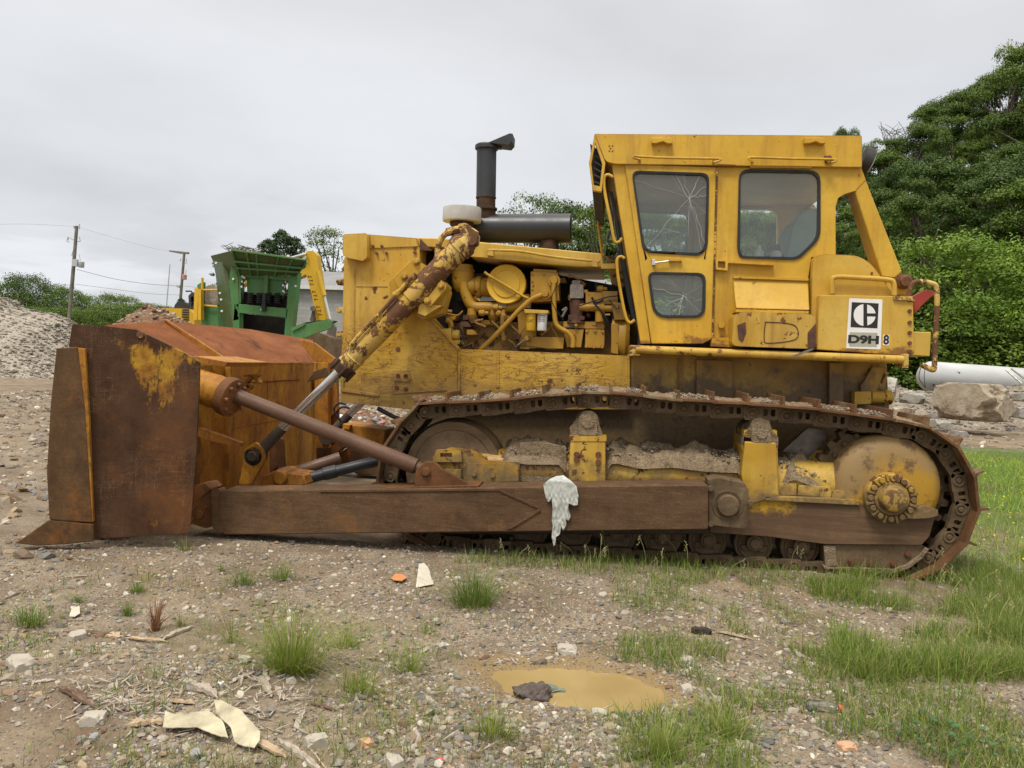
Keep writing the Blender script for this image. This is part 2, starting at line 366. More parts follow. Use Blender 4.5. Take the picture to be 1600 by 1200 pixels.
def soil_mat(name, a, b, c3, sc=8, rough=.95, peb=.7):
    n = N(name, rough, 0, .15); k = n.noise(sc, 8, .7); c = n.mix(n.ramp(k, .35, .65), a, b)
    v = n.vor(sc*6); c = n.mix(n.ramp(v.outputs['Color'], .55, .8, 0, peb), c, c3); n.color(c); n.bump(n.op('ADD', k, n.op('MULTIPLY', v.outputs['Distance'], peb)), .6, .02); MT[name] = n.m
soil_mat('caked_mud', (.13, .092, .052), (.27, .20, .125), (.34, .27, .18), sc=16, peb=.45)
# ------------------------------------------------------------------ the bulldozer
dz = empty('bulldozer', (-.6, YC, 0), 'big old yellow crawler bulldozer with rusty wide blade, parked on gravel', 'bulldozer')
R = {}
# ---- blade ----------------------------------------------------------
A = P(353, 566, .6); T = P(257, 502, .6)
sta = [(-.60, -.24), (.6, 0), (2.3, 0), (3.45, -.24)]
blade = None
def sweep(prof):
    return [[Vector((x+dx, y, z)) for x, z in prof] for y, dx in sta]
m = M(); xb = A.x; prof = [(xb, A.z), (xb+.01, A.z-.5), (xb+.02, .12), (xb-.05, .06), (xb-.22, .03), (xb-.24, .08), (xb-.17, .45), (xb-.15, .8), (xb-.16, 1.0), (xb-.12, A.z)]
m.rings(sweep(prof)); blade = m.ob('blade', MT['blade_orange'], dz, .004)
m = M(); dx = T-A
TW = P(168, 507, -.6)
m.rings([[Vector((xb+.006+dx, y, A.z-.02)), Vector((tx, y, tz_)), Vector((tx-.03, y, tz_-.012)), Vector((xb-.06+dx, y, A.z-.02))] for (y, dx), tx, tz_ in zip(sta, (TW.x, T.x, T.x, TW.x), (TW.z, T.z, T.z, TW.z))]); m.ob('spill_guard', MT['spill_rust'], blade, .005)
m = M(); m.rings([[Vector((x+dx, y, z)) for x, z in [(xb-.30, .09), (xb-.27, .02), (xb-.52, -.03), (xb-.55, -.02)]] for y, dx in sta]); m.ob('cutting_edge', MT['bit_brown'], blade, .003)
def rib(Y, thick, mat):
    m = M(); q = [(T.x-.02, T.z+.02), (T.x+.03, T.z+.012), (A.x+.055, A.z+.005), (A.x+.06, .15), (A.x+.0, .12), (A.x-.01, A.z-.03)]
    m.slab([(x, Y, z) for x, z in q], (), (0, thick, 0)); return m.ob('gusset', MT[mat], blade, .005)
rib(.585, .03, 'blade_orange'); 
m = M()
for z in (A.z-.19, A.z-.60): m.box(xb-.01, xb+.014, .63, 2.28, z, z+.008)
m.box(xb-.01, xb+.010, 1.45, 1.458, .1, A.z-.17)
m.ob('weld_seam', MT['spill_rust'], blade, .002)
m = M()   # wing box behind the end plate: vertical web
m.slab([(xb-.15, -.1, .1), (xb+.03, .28, .1), (xb+.03, .28, A.z-.02), (xb-.15, -.1, A.z-.02)], (), (0, .03, 0)); m.ob('wing_web', MT['blade_orange'], blade, .004)
# flange shelf above the strut housing
m = M(); m.prism([(300, 556), (356, 566), (352, 573), (300, 566)], -.15, .6); m.ob('shelf', MT['blade_orange'], blade, .004)
# end plate (angled slightly outwards towards the front)
pA = Vector((-3.7, -.9, 0)); pN = Vector((.35, -.95, 0)).normalized()
def EP(pts, off=0.0): return [HP(x, y, pA+pN*off, pN) for x, y in pts]
ep = [(113, 506), (160, 509), (213, 515), (262, 538), (305, 560), (312, 567), (311, 600), (307, 700), (298, 822), (290, 833), (240, 835), (190, 840), (148, 841), (120, 841), (112, 700), (106, 560), (109, 530)]
m = M(); m.slab(EP(ep), (), -pN*.05); side = m.ob('end_plate', MT['plate_brown'], blade, .008)
def mirf(o): c = mirror(o); c.location.x -= .42; return c
mirf(side)
m = M(); m.slab(EP([(88, 544), (121, 542), (133, 640), (144, 817), (77, 812), (73, 740), (79, 630)], .05), (), -pN*.045); o = m.ob('wear_plate', MT['bit_brown'], blade, .006); mirf(o)
m = M(); m.slab(EP([(121, 543), (133, 545), (139, 650), (146, 816), (143, 817), (132, 650)], .046), (), -pN*.04); o = m.ob('plate_edge', MT['blade_orange'], blade, .006); mirf(o)
m = M(); m.slab(EP([(22, 849), (40, 838), (75, 813), (146, 819), (147, 846), (100, 851), (58, 853)], .05), (), -pN*.10); o = m.ob('end_bit', MT['bit_brown'], blade, .008); mirf(o)
m = M(); c = HP(219, 523, pA+pN*.004, pN); m.cyl(c-pN*.01, c+pN*.006, .024, n=24); m.ob('pin_hole', MT['ram_yellow'], blade, .002)
# brackets on the back of the blade
m = M(); m.prism([(302, 672), (310, 668), (377, 692), (374, 699), (320, 688), (306, 680)], -.16, -.10); m.ob('step_bar', MT['blade_orange'], blade, .004)
m = M(); m.prism([(380, 586), (406, 584), (405, 587), (400, 588), (406, 598), (402, 599), (393, 589), (384, 600), (380, 599), (389, 588), (381, 589)], .50, .57)
c = P(388, 604, .52); m.lathe(c+Vector((0, .05, 0)), (0, -1, 0), [(0, .030), (.07, .030), (.07, .014), (.02, .012)], 18); m.ob('lifting_hook', MT['blade_orange'], blade, .003)
m = M(); m.prism([(479, 597), (491, 580), (509, 574), (516, 588), (497, 592)], 1.75, 1.80); m.ob('deflector', MT['bit_brown'], blade, .003)
m = M(); m.prism([(466, 531), (475, 531), (492, 536), (523, 560), (528, 640), (512, 655), (512, 567), (491, 565)], 2.45, 2.49)
m.prism([(491, 566), (512, 567), (513, 700), (493, 700)], 2.36, 2.45); m.ob('far_gusset', MT['blade_orange'], blade, .004)
m = M(); m.prism([(512, 567), (527, 572), (530, 690), (512, 700)], 2.5, 2.54); m.ob('far_web', MT['spill_rust'], blade, .004)
# pin lugs low on the blade
for Y0 in (.50, .68):
    m = M(); m.prism(rnd([(376, 745), (384, 700), (398, 690), (412, 702), (412, 722), (392, 757), (372, 757)], 6), Y0, Y0+.05); m.ob('lift_lug', MT['blade_orange'], blade, .004)
for Y0 in (.95, 1.95):
    m = M(); m.prism(rnd([(421, 690), (441, 684), (444, 735), (436, 745), (424, 742), (421, 735)], 5), Y0, Y0+.05); m.cyl(P(430, 728, Y0)+Vector((0, .07, 0)), P(430, 728, Y0)-Vector((0, .03, 0)), .022); m.ob('tilt_lug', MT['bracket_rust'], blade, .003)
# housing of the strut on the near wing
m = M(); a = P(305, 600, -.20); b = P(364, 622, -.25); d = (b-a)
m.lathe(a, d, [(-.25, .12), (-.02, .12), (d.length*.55, .135), (d.length*.80, .125), (d.length*.86, .115)], 28)
m.lathe(a, d, [(d.length*.84, .128), (d.length*1.0, .132), (d.length*1.03, .118)], 28); R['sock'] = m.ob('strut_housing', MT['blade_orange'], blade, .004)
for k in range(6):
    pass
mirf(R['sock'])
m = M(); b0 = a+d*.80; u_ = d.normalized(); m.lathe(b0, d, [(0, .10), (.0, .150), (.035, .155), (.075, .150), (.085, .13), (.085, .07)], 32)
w0 = u_.orthogonal().normalized(); w1 = u_.cross(w0)
for k in range(8): t = k*math.pi/4; q = b0+u_*.08+(w0*math.cos(t)+w1*math.sin(t))*.115; m.cyl(q, q+u_*.03, .017, n=6)
m.ob('strut_flange', MT['bracket_rust'], blade, .003)
# ---- push arm + strut ------------------------------------------------
m = M(); ya = -.30
m.slab([P(x, y, ya) for x, y in [(347, 767), (1103, 757), (1107, 760), (1107, 826), (1103, 828), (352, 836), (336, 826), (333, 815), (334, 778)]], (), (0, .27, 0)); arm = m.ob('push_arm', MT['arm_brown'], dz, .012)
m = M(); m.prism([(330, 765), (340, 763), (346, 769), (341, 778), (341, 820), (349, 832), (342, 834), (331, 824)], ya-.01, ya); m.prism([(500, 765.5), (780, 763.5), (843, 792), (841, 795), (778, 767), (500, 769)], ya-.010, ya-.0005)
m.prism([(843, 792), (845, 798), (800, 826), (792, 827), (838, 797)], ya-.010, ya-.0006); m.ob('reinforcing_plate', MT['arm_brown'], arm, .003)
m = M(); m.prism(rnd([(296, 800), (302, 785), (333, 765), (338, 770), (333, 822), (322, 826), (298, 818)], 4), ya+.03, ya+.2)
m.prism(rnd([(298, 760), (320, 755), (330, 765), (303, 785)], 3), ya+.1, ya+.3)
for q in ((313, 804, .030), (300, 812, .013), (303, 793, .013), (322, 793, .012)): c = P(q[0], q[1], ya+.03); m.cyl(c, c-Vector((0, .02, 0)), q[2], n=14)
m.ob('blade_joint', MT['bracket_rust'], arm, .004)
m = M(); m.prism([(648, 757), (650, 735), (663, 722), (678, 722), (690, 733), (730, 755), (735, 760), (648, 760)], ya+.04, ya+.09); m.prism([(648, 757), (650, 735), (663, 722), (678, 722), (690, 733), (730, 755), (735, 760), (648, 760)], ya+.17, ya+.21)
m.prism([(600, 762), (748, 758), (748, 761), (600, 765)], ya+.01, ya+.24)
c = P(666, 737, ya+.04); m.cyl(c+Vector((0, .2, 0)), c-Vector((0, .02, 0)), .036, n=20); m.cyl(c, c-Vector((0, .035, 0)), .027, n=20); m.ob('strut_bracket', MT['bracket_rust'], arm, .004)
m = M(); a = P(366, 617, -.22); b = P(650, 729, ya+.13); c = P(662, 735, ya+.13)
d = b-a; m.lathe(a, d, [(-.03, .05), (.0, .056), (.05, .060), (.08, .055), (d.length-.02, .061), (d.length, .060)], 28)
m.cyl(b, c, .045); m.ob('brace_strut', MT['strut_brown'], arm, .003)
m = M(); m.lathe(a, d, [(-.05, .085), (.02, .085), (.03, .06)], 24)
for k in range(8):
    u = d.orthogonal().normalized(); w = d.normalized().cross(u); t = 2*math.pi*k/8; q = a+(u*math.cos(t)+w*math.sin(t))*.1-d.normalized()*.05; m.cyl(q, q+d.normalized()*.03, .012, n=6)
m.ob('strut_collar', MT['rust_bolt'], arm, .003)
m = M(); m.prism([(1107, 750), (1120, 747), (1163, 755), (1170, 765), (1168, 822), (1160, 826), (1107, 820)], ya+.06, ya+.27)
m.prism([(1141, 748), (1143, 748), (1143, 823), (1141, 823)], ya+.055, ya+.06)
c = P(1137, 789, ya+.06); m.lathe(c+Vector((0, .05, 0)), (0, -1, 0), [(0, .11), (.055, .11), (.055, .092), (.035, .09), (.035, .078), (.085, .075), (.09, .068)], 32)
for q in ((1110, 763), (1110, 818), (1172, 785)): c = P(*q, ya+.06); m.cyl(c+Vector((0, .1, 0)), c-Vector((0, .03, 0)), .02, n=10)
m.ob('trunnion', MT['track_dirty'], arm, .005)
far_arm = mirror(arm)
# ---- lift cylinders ---------------------------------------------------
yl = .56
m = M(); a = P(538, 574, yl); b = P(728, 378, yl); d = b-a; L = d.length; u = d.normalized()
m.lathe(a, d, [(-.02, .088), (.11, .092), (.115, .098), (.12, .098), (.125, .086), (L*.25, .092), (L*.55, .092), (L*.55, .104), (L*.72, .104), (L*.72, .094), (L-.10, .097), (L-.095, .112), (L-.02, .115), (L, .100), (L+.03, .09)], 36)
lc = m.ob('lift_cylinder', MT['ram_yellow'], dz, .003)
m = M(); m.lathe(a, d, [(-.06, .065), (-.05, .095), (.02, .10), (.03, .09)], 30)
for k in range(6):
    w0 = u.orthogonal().normalized(); w1 = u.cross(w0); t = math.pi*k/3+.3; q = a+(w0*math.cos(t)+w1*math.sin(t))*.098; m.cyl(q-u*.07, q+u*.04, .017, n=8)
m.ob('gland', MT['stack_rust'], lc, .003)
m = M(); e = P(400, 712, yl); m.cyl(a, P(440, 670, yl), .043, n=24); m.ob('piston_rod', MT['chrome'], lc, 0)
m = M(); k0 = P(442, 668, yl); m.lathe(k0, e-k0, [(0, .046), ((e-k0).length*.7, .052), ((e-k0).length*.82, .07), ((e-k0).length, .06)], 20)
m.lathe(e+Vector((0, .06, 0)), (0, -1, 0), [(0, .085), (.12, .085), (.12, .05), (.13, .045), (.15, .04)], 24); m.ob('rod_eye', MT['rail_dark'], lc, .004)
m = M(); m.ptube([(545, 545), (560, 525), (600, 483), (637, 440), (650, 428)], yl-.09, .018); m.ptube([(700, 362), (690, 372), (685, 385), (683, 402), (676, 420), (665, 430)], yl-.03, .026); m.ptube([(698, 363), (712, 360), (724, 358)], yl-.03, .036)
m.cyl(P(722, 360, yl), P(742, 372, yl), .07, .062, 20); m.prism(rnd([(715, 350), (727, 348), (746, 365), (744, 380), (736, 384), (722, 372)], 3), yl-.09, yl+.06); m.ob('oil_pipe', MT['ram_yellow'], lc, .003)
for (pp, qq, nm) in (([(614, 436), (646, 404), (661, 412), (664, 418), (630, 452), (622, 450)], [(651, 409), (632, 432)], 1), ([(664, 470), (689, 437), (698, 446), (697, 452), (672, 480), (664, 476)], [(689, 447), (668, 470)], 2)):
    m = M(); m.prism(pp, yl-.04, yl+.18); m.prism([(x+7, y-7) for x, y in pp] if nm == 9 else pp, yl-.055, yl-.04)
    for q in qq:
        m.bolt(q[0], q[1], yl-.055, .030, .02, 14); m.bolt(q[0], q[1], yl-.07, .02, .02, 6)
    m.ob('trunnion_clamp', MT['hood_yellow'], lc, .006)
m = M(); m.prism([(607, 440), (640, 408), (700, 455), (690, 490), (660, 500), (612, 470)], yl+.10, yl+.30); m.ob('yoke', MT['hood_yellow'], lc, .01)
m = M(); m.prism([(655, 473), (690, 478), (664, 494), (652, 490)], yl-.03, yl+.1); m.ptube([(615, 462), (640, 445)], yl-.04, .028, sm=1); m.ob('clamp_foot', MT['hood_yellow'], lc, .005)
far_lc = mirror(lc)
# ---- radiator guard, hull ------------------------------------------------
yb = .86
m = M(); m.prism([(537, 402), (575, 366), (655, 386), (656, 392), (655, 482), (664, 487), (716, 545), (716, 612), (640, 640), (531, 628), (533, 560)], yb, 2*YC-yb); guard = m.ob('radiator_guard', MT['hull_yellow'], dz, .012)
m = M(); m.prism([(548, 600), (560, 606)] and [(533, 575), (537, 575), (537, 607), (592, 616), (592, 620), (533, 612)], yb-.012, yb); m.prism([(716, 543), (719, 543), (719, 612), (715, 612)], yb-.012, yb)
m.prism([(655, 480), (660, 484), (718, 543), (715, 547)], yb-.03, yb); m.prism([(553, 420), (555, 420), (554, 575), (551, 575)], yb-.006, yb); m.prism([(556, 447), (606, 447), (606, 448), (556, 448)], yb-.006, yb)
m.each('guard_flange', MT['hull_yellow'], guard, .003)
m = M(); m.prism(rnd([(536, 366), (573, 364), (574, 402), (566, 408), (540, 402), (535, 396)], [3, 3, 3, 3, 8, 3]), yb-.10, 2*YC-yb+.10); m.prism([(573, 366), (650, 372), (653, 385), (577, 388), (575, 400)], yb-.012, 2*YC-yb+.012); m.ob('guard_cap', MT['hood_yellow'], guard, .012)
m = M()
for q in ((583, 385), (597, 385), (648, 388), (574, 396), (589, 396), (604, 396), (648, 395)): m.bolt(q[0], q[1], yb-.012, .014, .016)
for q in ((622, 587), (634, 587), (620, 606), (634, 608)): m.bolt(q[0], q[1], yb-.02, .018, .012, 14)
m.bolt(622, 546, yb, .022, .004, 16); m.ob('guard_bolt', MT['rust_bolt'], guard, .001)
m = M(); m.prism(rnd([(614, 580), (638, 578), (643, 590), (640, 597), (614, 596)], 5), yb-.012, yb); m.prism(rnd([(614, 602), (640, 600), (648, 604), (700, 610), (612, 616)], 3), yb-.012, yb); m.each('guard_pad', MT['hull_yellow'], guard, .003)
m = M()   # hinges on the front edge
for y in (438, 482, 520, 560): m.prism([(526, y), (536, y-3), (537, y+8), (527, y+7)], yb, yb+.05); m.cyl(P(529, y+2, yb-.03), P(529, y+2, yb+.06), .022)
m.each('grille_hinge', MT['ram_yellow'], guard, .003)
m = M(); m.prism([(716, 545), (985, 556), (985, 640), (716, 640)], yb, yb+.06); hull = m.ob('hull_side', MT['hull_yellow'], dz, .006)
m = M(); m.prism([(776, 550), (780, 550), (780, 606), (776, 606)], yb-.008, yb); m.prism([(980, 553), (984, 553), (984, 608), (980, 608)], yb-.008, yb)
for q in ((742, 600), (835, 605), (935, 607)): m.bolt(q[0], q[1], yb, .014, .01)
m.ob('seam', MT['hull_yellow'], hull, .002); mirror(hull)
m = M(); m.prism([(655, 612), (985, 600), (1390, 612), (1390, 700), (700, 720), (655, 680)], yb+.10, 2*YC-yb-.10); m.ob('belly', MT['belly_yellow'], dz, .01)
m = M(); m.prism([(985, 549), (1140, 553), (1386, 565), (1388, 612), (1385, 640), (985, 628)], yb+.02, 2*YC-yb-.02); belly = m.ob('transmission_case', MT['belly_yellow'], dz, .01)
m = M(); m.prism([(1060, 560), (1062, 560), (1062, 626), (1060, 626)], yb-.01, yb+.02); m.prism([(1296, 566), (1318, 567), (1318, 634), (1296, 634)], yb-.06, yb+.02); m.prism([(1345, 600), (1347, 600), (1364, 572), (1385, 574), (1372, 605), (1368, 632), (1345, 632)], yb-.03, yb)
m.prism([(1088, 562), (1145, 563), (1145, 624), (1088, 622)], yb-.02, yb+.02)
for q in ((1010, 600), (1022, 592), (1030, 605), (1015, 585), (1330, 612), (1265, 612), (1220, 612)): m.bolt(q[0], q[1], yb+.02, .014, .012)
m.each('case_cover', MT['belly_yellow'], belly, .004)
m = M(); c = P(1384, 622, yb-.05); m.lathe(P(1360, 620, yb-.05), Vector((1, 0, 0)), [(0, .05), (.10, .05), (.11, .062), (.16, .06), (.18, .03)], 20); m.prism([(1335, 612), (1362, 611), (1362, 632), (1335, 632)], yb-.1, yb); m.ob('rear_lug', MT['frame_yellow'], belly, .005)
# ---- hood -----------------------------------------------------------------
yh = .92
m = M(); m.prism([(650, 371), (690, 372), (760, 379), (940, 396), (942, 403), (944, 418), (900, 417), (760, 404), (735, 401), (725, 388), (655, 386)], yh, 2*YC-yh); hood = m.ob('hood', MT['hood_yellow'], dz, .014)
m = M(); m.ptube([(763, 393), (764, 391), (780, 391), (815, 393), (870, 402), (930, 408), (934, 411)], yh-.03, .011); 
for q in ((766, 395), (929, 412)): m.prism([(q[0]-5, q[1]-4), (q[0]+5, q[1]-3), (q[0]+5, q[1]+5), (q[0]-5, q[1]+4)], yh-.04, yh)
m.ob('hood_handrail', MT['hood_yellow'], hood, .002)
m = M(); m.prism([(656, 372), (675, 392), (656, 391)], yh-.02, yh-.004); m.ob('rust_patch', MT['magneto'], hood, .002)
m = M(); m.prism([(939, 412), (962, 411), (962, 420), (939, 420)], yh-.03, yh+.02); m.prism([(655, 478), (700, 500), (655, 384)], yb+.02, yb+.04) if 0 else None; m.ob('hood_bracket', MT['hood_yellow'], hood, .003)
# ---- exhaust, muffler, pre-cleaner ---------------------------------------------
m = M(); a = P(742, 357, YC); b = P(893, 357, YC); r = S(22.5, 800, 357, YC)
m.lathe(a, b-a, [(-.05, r*.97), (0, r), ((b-a).length-.03, r), ((b-a).length-.01, r*1.02), ((b-a).length, r*.97), ((b-a).length+.005, r*.5)], 40); muf = m.ob('muffler', MT['muffler_black'], dz, .003)
m = M(); m.cyl(P(858, 376, YC), P(858, 392, YC), .085, .1, 24); m.ob('muffler_outlet', MT['stack_rust'], muf, .003)
m = M(); a = P(759, 336, YC-.02); b = P(760.5, 228, YC-.02); L = (b-a).length; m.lathe(a, b-a, [(0, .088), (L*.25, .088), (L*.25, .093), (L, .093)], 32); st = m.ob('exhaust_stack', MT['stack_grey'], dz, .002)
m = M(); m.lathe(a, b-a, [(-.04, .094), (L*.06, .094), (L*.07, .108), (L*.10, .108), (L*.11, .09), (L*.235, .09), (L*.24, .097), (L*.26, .097)], 32); m.ob('stack_base', MT['stack_rust'], st, .002)
m = M(); m.lathe(b, (0, 0, 1), [(-.04, .093), (-.035, .11), (0, .11), (.012, .095)], 32); m.prism([(770, 231), (783, 232), (780, 225), (776, 219), (772, 226)], YC-.05, YC+.01)
h0 = P(763, 226, YC-.02); m.slab([P(762, 222.5, YC-.12), P(796, 208, YC-.12), P(801, 208.5, YC-.12), P(800, 221, YC-.12), P(795, 226.5, YC-.12), P(776, 224.5, YC-.12)], (), (0, .2, 0)); m.ob('rain_cap', MT['stack_grey'], st, .004)
m = M(); c = P(721.5, 347, 1.20); r = S(30, 721, 335, 1.2); m.lathe(c, (0, 0, 1), [(0, r*.985), (.006, r*1.0), (.122, r), (.130, r*.985), (.132, r*.90)], 48); pc = m.ob('air_pre_cleaner', MT['cleaner_grey'], dz, .003)
m = M(); m.lathe(c, (0, 0, 1), [(-.16, .09), (-.05, .09), (-.03, .11), (0, .11)], 28); m.ob('cleaner_neck', MT['stack_rust'], pc, .003)
# ---- engine -----------------------------------------------------------------
m = M(); m.prism([(700, 505), (985, 500), (985, 560), (715, 560), (690, 535)], 1.15, 1.75); m.prism([(670, 400), (1000, 412), (1000, 560), (720, 560), (670, 500)], 1.95, 2.0) if 0 else None
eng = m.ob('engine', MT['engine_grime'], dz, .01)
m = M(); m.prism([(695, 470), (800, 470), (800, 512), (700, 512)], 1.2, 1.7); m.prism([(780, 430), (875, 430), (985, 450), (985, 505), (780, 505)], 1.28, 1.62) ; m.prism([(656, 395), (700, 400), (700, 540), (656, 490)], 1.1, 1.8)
m.prism([(650, 388), (870, 398), (870, 430), (650, 425)], 1.4, 1.9); m.ob('engine_core', MT['grime_shade_black'], eng, .01)
m = M(); c = P(791, 444, 1.02); m.lathe(c+Vector((0, .42, 0)), (0, -1, 0), [(0, .168), (.34, .168), (.345, .178), (.42, .178), (.43, .17), (.425, .155), (.42, .14), (.42, .125), (.428, .12), (.428, .05), (.425, .01)], 48); o = m.ob('air_filter', MT['filter_yellow'], eng, .003)
m = M(); m.ptube([(757, 425), (765, 431), (792, 447), (818, 463), (826, 466)], .985, .013, sm=2); m.ob('filter_bar', MT['hood_yellow'], eng, .002)
m = M(); m.lathe(P(724, 414, 1.15), (0, 0, -1), [(0, .09), (.04, .09), (.04, .105), (.06, .105), (.06, .1), (.15, .1), (.22, .08), (.25, .05)], 28); m.lathe(P(735, 448, 1.15), (1, 0, 0), [(-.05, .075), (.05, .085), (.06, .1), (.1, .1), (.11, .085), (.20, .09)], 24)
m.ptube([(724, 440), (728, 460), (738, 478), (760, 480), (800, 480), (820, 474), (822, 460)], 1.10, .048, 12)
for x in (738, 772): m.lathe(P(x, 482, 1.1), (0, 0, -1), [(0, .045), (.06, .045), (.06, .06), (.09, .05), (.13, .02)], 16)
m.ob('turbocharger', MT['engine_yellow'], eng, .004)
m = M(); m.prism([(829, 424), (872, 426), (874, 470), (829, 472)], .98, 1.25); m.prism([(833, 420), (870, 422), (870, 427), (833, 425)], 1.0, 1.2); m.prism([(808, 486), (838, 486), (838, 546), (812, 546)], 1.06, 1.3)
m.prism([(826, 526), (882, 527), (880, 545), (826, 544)], 1.0, 1.3)
for x, y in ((832, 429), (850, 429), (868, 430), (832, 440), (832, 452), (832, 464)): m.bolt(x, y, .98, .01, .01)
m.ob('heat_exchanger', MT['engine_yellow'], eng, .005)
m = M(); m.ptube([(851, 459), (843, 462), (830, 468), (812, 484), (795, 502), (770, 528), (750, 547)], .95, .022, 12); m.lathe(P(852, 459, .98), (0, -1, 0), [(0, .055), (.02, .055), (.02, .035), (.05, .03)], 20)
m.ptube([(866, 440), (865, 455), (866, 480), (868, 503), (874, 512), (888, 520), (895, 530), (895, 543)], .95, .022, 12); m.lathe(P(866, 439, .98), (0, -1, 0), [(0, .055), (.02, .055), (.02, .035), (.05, .03)], 20)
m.ptube([(697, 500), (703, 503), (705, 512), (704, 545)], .98, .024, 10); m.ob('coolant_pipe', MT['engine_yellow'], eng, .002)
m = M(); m.ptube([(768, 502), (785, 518), (782, 522)], .98, .012, 8, 2); m.cyl(P(785, 494, .97), P(785, 524, .97), .020, .022, 14); m.cyl(P(787, 524, .97), P(787, 532, .97), .028, .02, 12); m.ob('dipstick_valve', MT['engine_grime'], eng, .002)
for cx, mt, nm in ((829, 'filter_yellow', 'fuel_filter'), (846.5, 'filter_white', 'oil_filter')):
    r = S(7.6, cx, 500, .92); m = M(); m.lathe(P(cx, 517, .92), (0, 0, 1), [(0, r*.9), (.008, r), (.13, r), (.155, r), (.16, r*.96)], 28); o = m.ob(nm, MT[mt], eng, .003)
    R[nm] = (o, r)
m = M(); m.prism([(818, 483), (857, 485), (857, 489), (854, 490), (820, 489)], .86, 1.05); m.ob('filter_head', MT['hood_yellow'], eng, .004)
m = M(); m.lathe(P(900, 506, 1.05), (0, 0, 1), [(0, .085), (.02, .085), (.02, .062), (.10, .058), (.16, .066), (.21, .066)], 20); m.prism([(888, 492), (914, 494), (913, 500), (888, 500)], 1.0, 1.1); m.ob('magneto', MT['magneto'], eng, .004)
m = M(); m.prism(rnd([(891, 444), (911, 444), (912, 466), (890, 466)], 3), .98, 1.12); m.prism(rnd([(894, 438), (906, 438), (907, 446), (893, 446)], 2), 1.0, 1.1); m.ob('magneto_cap', MT['iron_grey'], eng, .004)
m = M(); m.prism([(915, 456), (944, 457), (944, 483), (915, 486)], 1.0, 1.3); m.lathe(P(905, 480, 1.02), (1, 0, 0), [(0, .035), (.3, .035)], 14); m.cyl(P(937, 486, 1.0), P(937, 503, 1.0), .04, .04, 16)
m.prism([(880, 502), (946, 503), (944, 514), (880, 512)], 1.02, 1.3); m.prism([(880, 514), (912, 515), (908, 543), (886, 542)], 1.0, 1.3); m.prism(rnd([(915, 514), (945, 515), (944, 544), (914, 543)], 3), .98, 1.3)
for x, y in ((917, 517), (930, 517), (942, 518), (916, 541), (928, 542), (941, 542), (884, 508), (900, 508), (897, 520), (897, 536)): m.bolt(x, y, .98, .015, .012)
m.ob('fuel_pump', MT['engine_yellow'], eng, .005)
m = M(); m.lathe(P(955, 531, 1.2), (1, 0, 0), [(0, .24), (.1, .24), (.12, .25), (.16, .23)], 40); m.prism([(955, 505), (966, 506), (966, 554), (955, 552)], .96, 1.2); m.ob('flywheel_housing', MT['engine_yellow'], eng, .005)
m = M(); m.prism([(685, 514), (704, 513), (706, 530), (690, 530)], .93, 1.1); m.lathe(P(711, 523, .97), (1, 0, 0), [(-.02, .04), (.02, .045), (.04, .04)], 20); m.prism([(690, 530), (722, 532), (722, 538), (694, 536)], .95, 1.05); m.ob('alternator', MT['box_yellow'], eng, .003)
m = M(); rr = random.Random(3)
for k in range(16):
    x = rr.uniform(912, 975); y = rr.uniform(440, 500); x2 = rr.uniform(930, 985); y2 = rr.uniform(440, 545)
    m.ptube([(x, y), ((x+x2)/2+rr.uniform(-12, 12), (y+y2)/2+rr.uniform(0, 14)), (x2, y2)], rr.uniform(.95, 1.1), rr.uniform(.004, .010), 6)
m.ptube([(708, 514), (716, 512), (722, 525), (718, 540)], .93, .005, 6); m.ptube([(706, 512), (720, 514), (725, 530), (716, 544)], .93, .005, 6)
m.ptube([(870, 445), (862, 470), (880, 500)], .93, .004, 6); m.ptube([(803, 548), (806, 540), (825, 541), (870, 547)], .93, .004, 6); m.ptube([(905, 478), (945, 465), (965, 462)], .96, .006, 6)
m.each('wiring', MT['hose_black'], eng, 0)
rr = random.Random(17)
for k in range(74):
    x, y = (rr.uniform(690, 975), rr.uniform(478, 545)) if k < 34 else rr.choice(((rr.uniform(690, 880), rr.uniform(486, 540)), (rr.uniform(868, 950), rr.uniform(430, 500)), (rr.uniform(690, 790), rr.uniform(470, 510)))); m = M(); Yk = rr.uniform(1.0, 1.17); c = P(x, y, Yk); t = rr.random()
    if t < .35: m.lathe(c, rr.choice(((0, -1, 0), (1, 0, 0), (0, 0, 1))), [(0, .025), (.03, .03), (.05, .03), (.055, .018), (.09, .016)], 10)
    elif t < .7: m.ptube([(x, y), (x+rr.uniform(-14, 14), y+rr.uniform(-8, 8)), (x+rr.uniform(-26, 26), y+rr.uniform(4, 22))], Yk, rr.uniform(.006, .012), 6)
    else: m.prism(rnd([(x, y), (x+rr.uniform(8, 18), y), (x+rr.uniform(8, 18), y+rr.uniform(5, 12)), (x, y+8)], 2), Yk, Yk+.15)
    m.ob('engine_fitting', MT[rr.choice(('engine_yellow', 'engine_yellow', 'engine_grime', 'iron_grey', 'magneto'))], eng, .003)
m = M(); m.prism([(946, 400), (975, 402), (1000, 545), (985, 556), (968, 500)], 1.30, 1.36); m.prism([(940, 455), (965, 455), (966, 475), (944, 475)], .98, 1.1); m.prism([(955, 472), (975, 474), (978, 500), (960, 500)], .97, 1.05); m.ob('firewall', MT['engine_grime'], eng, .005)
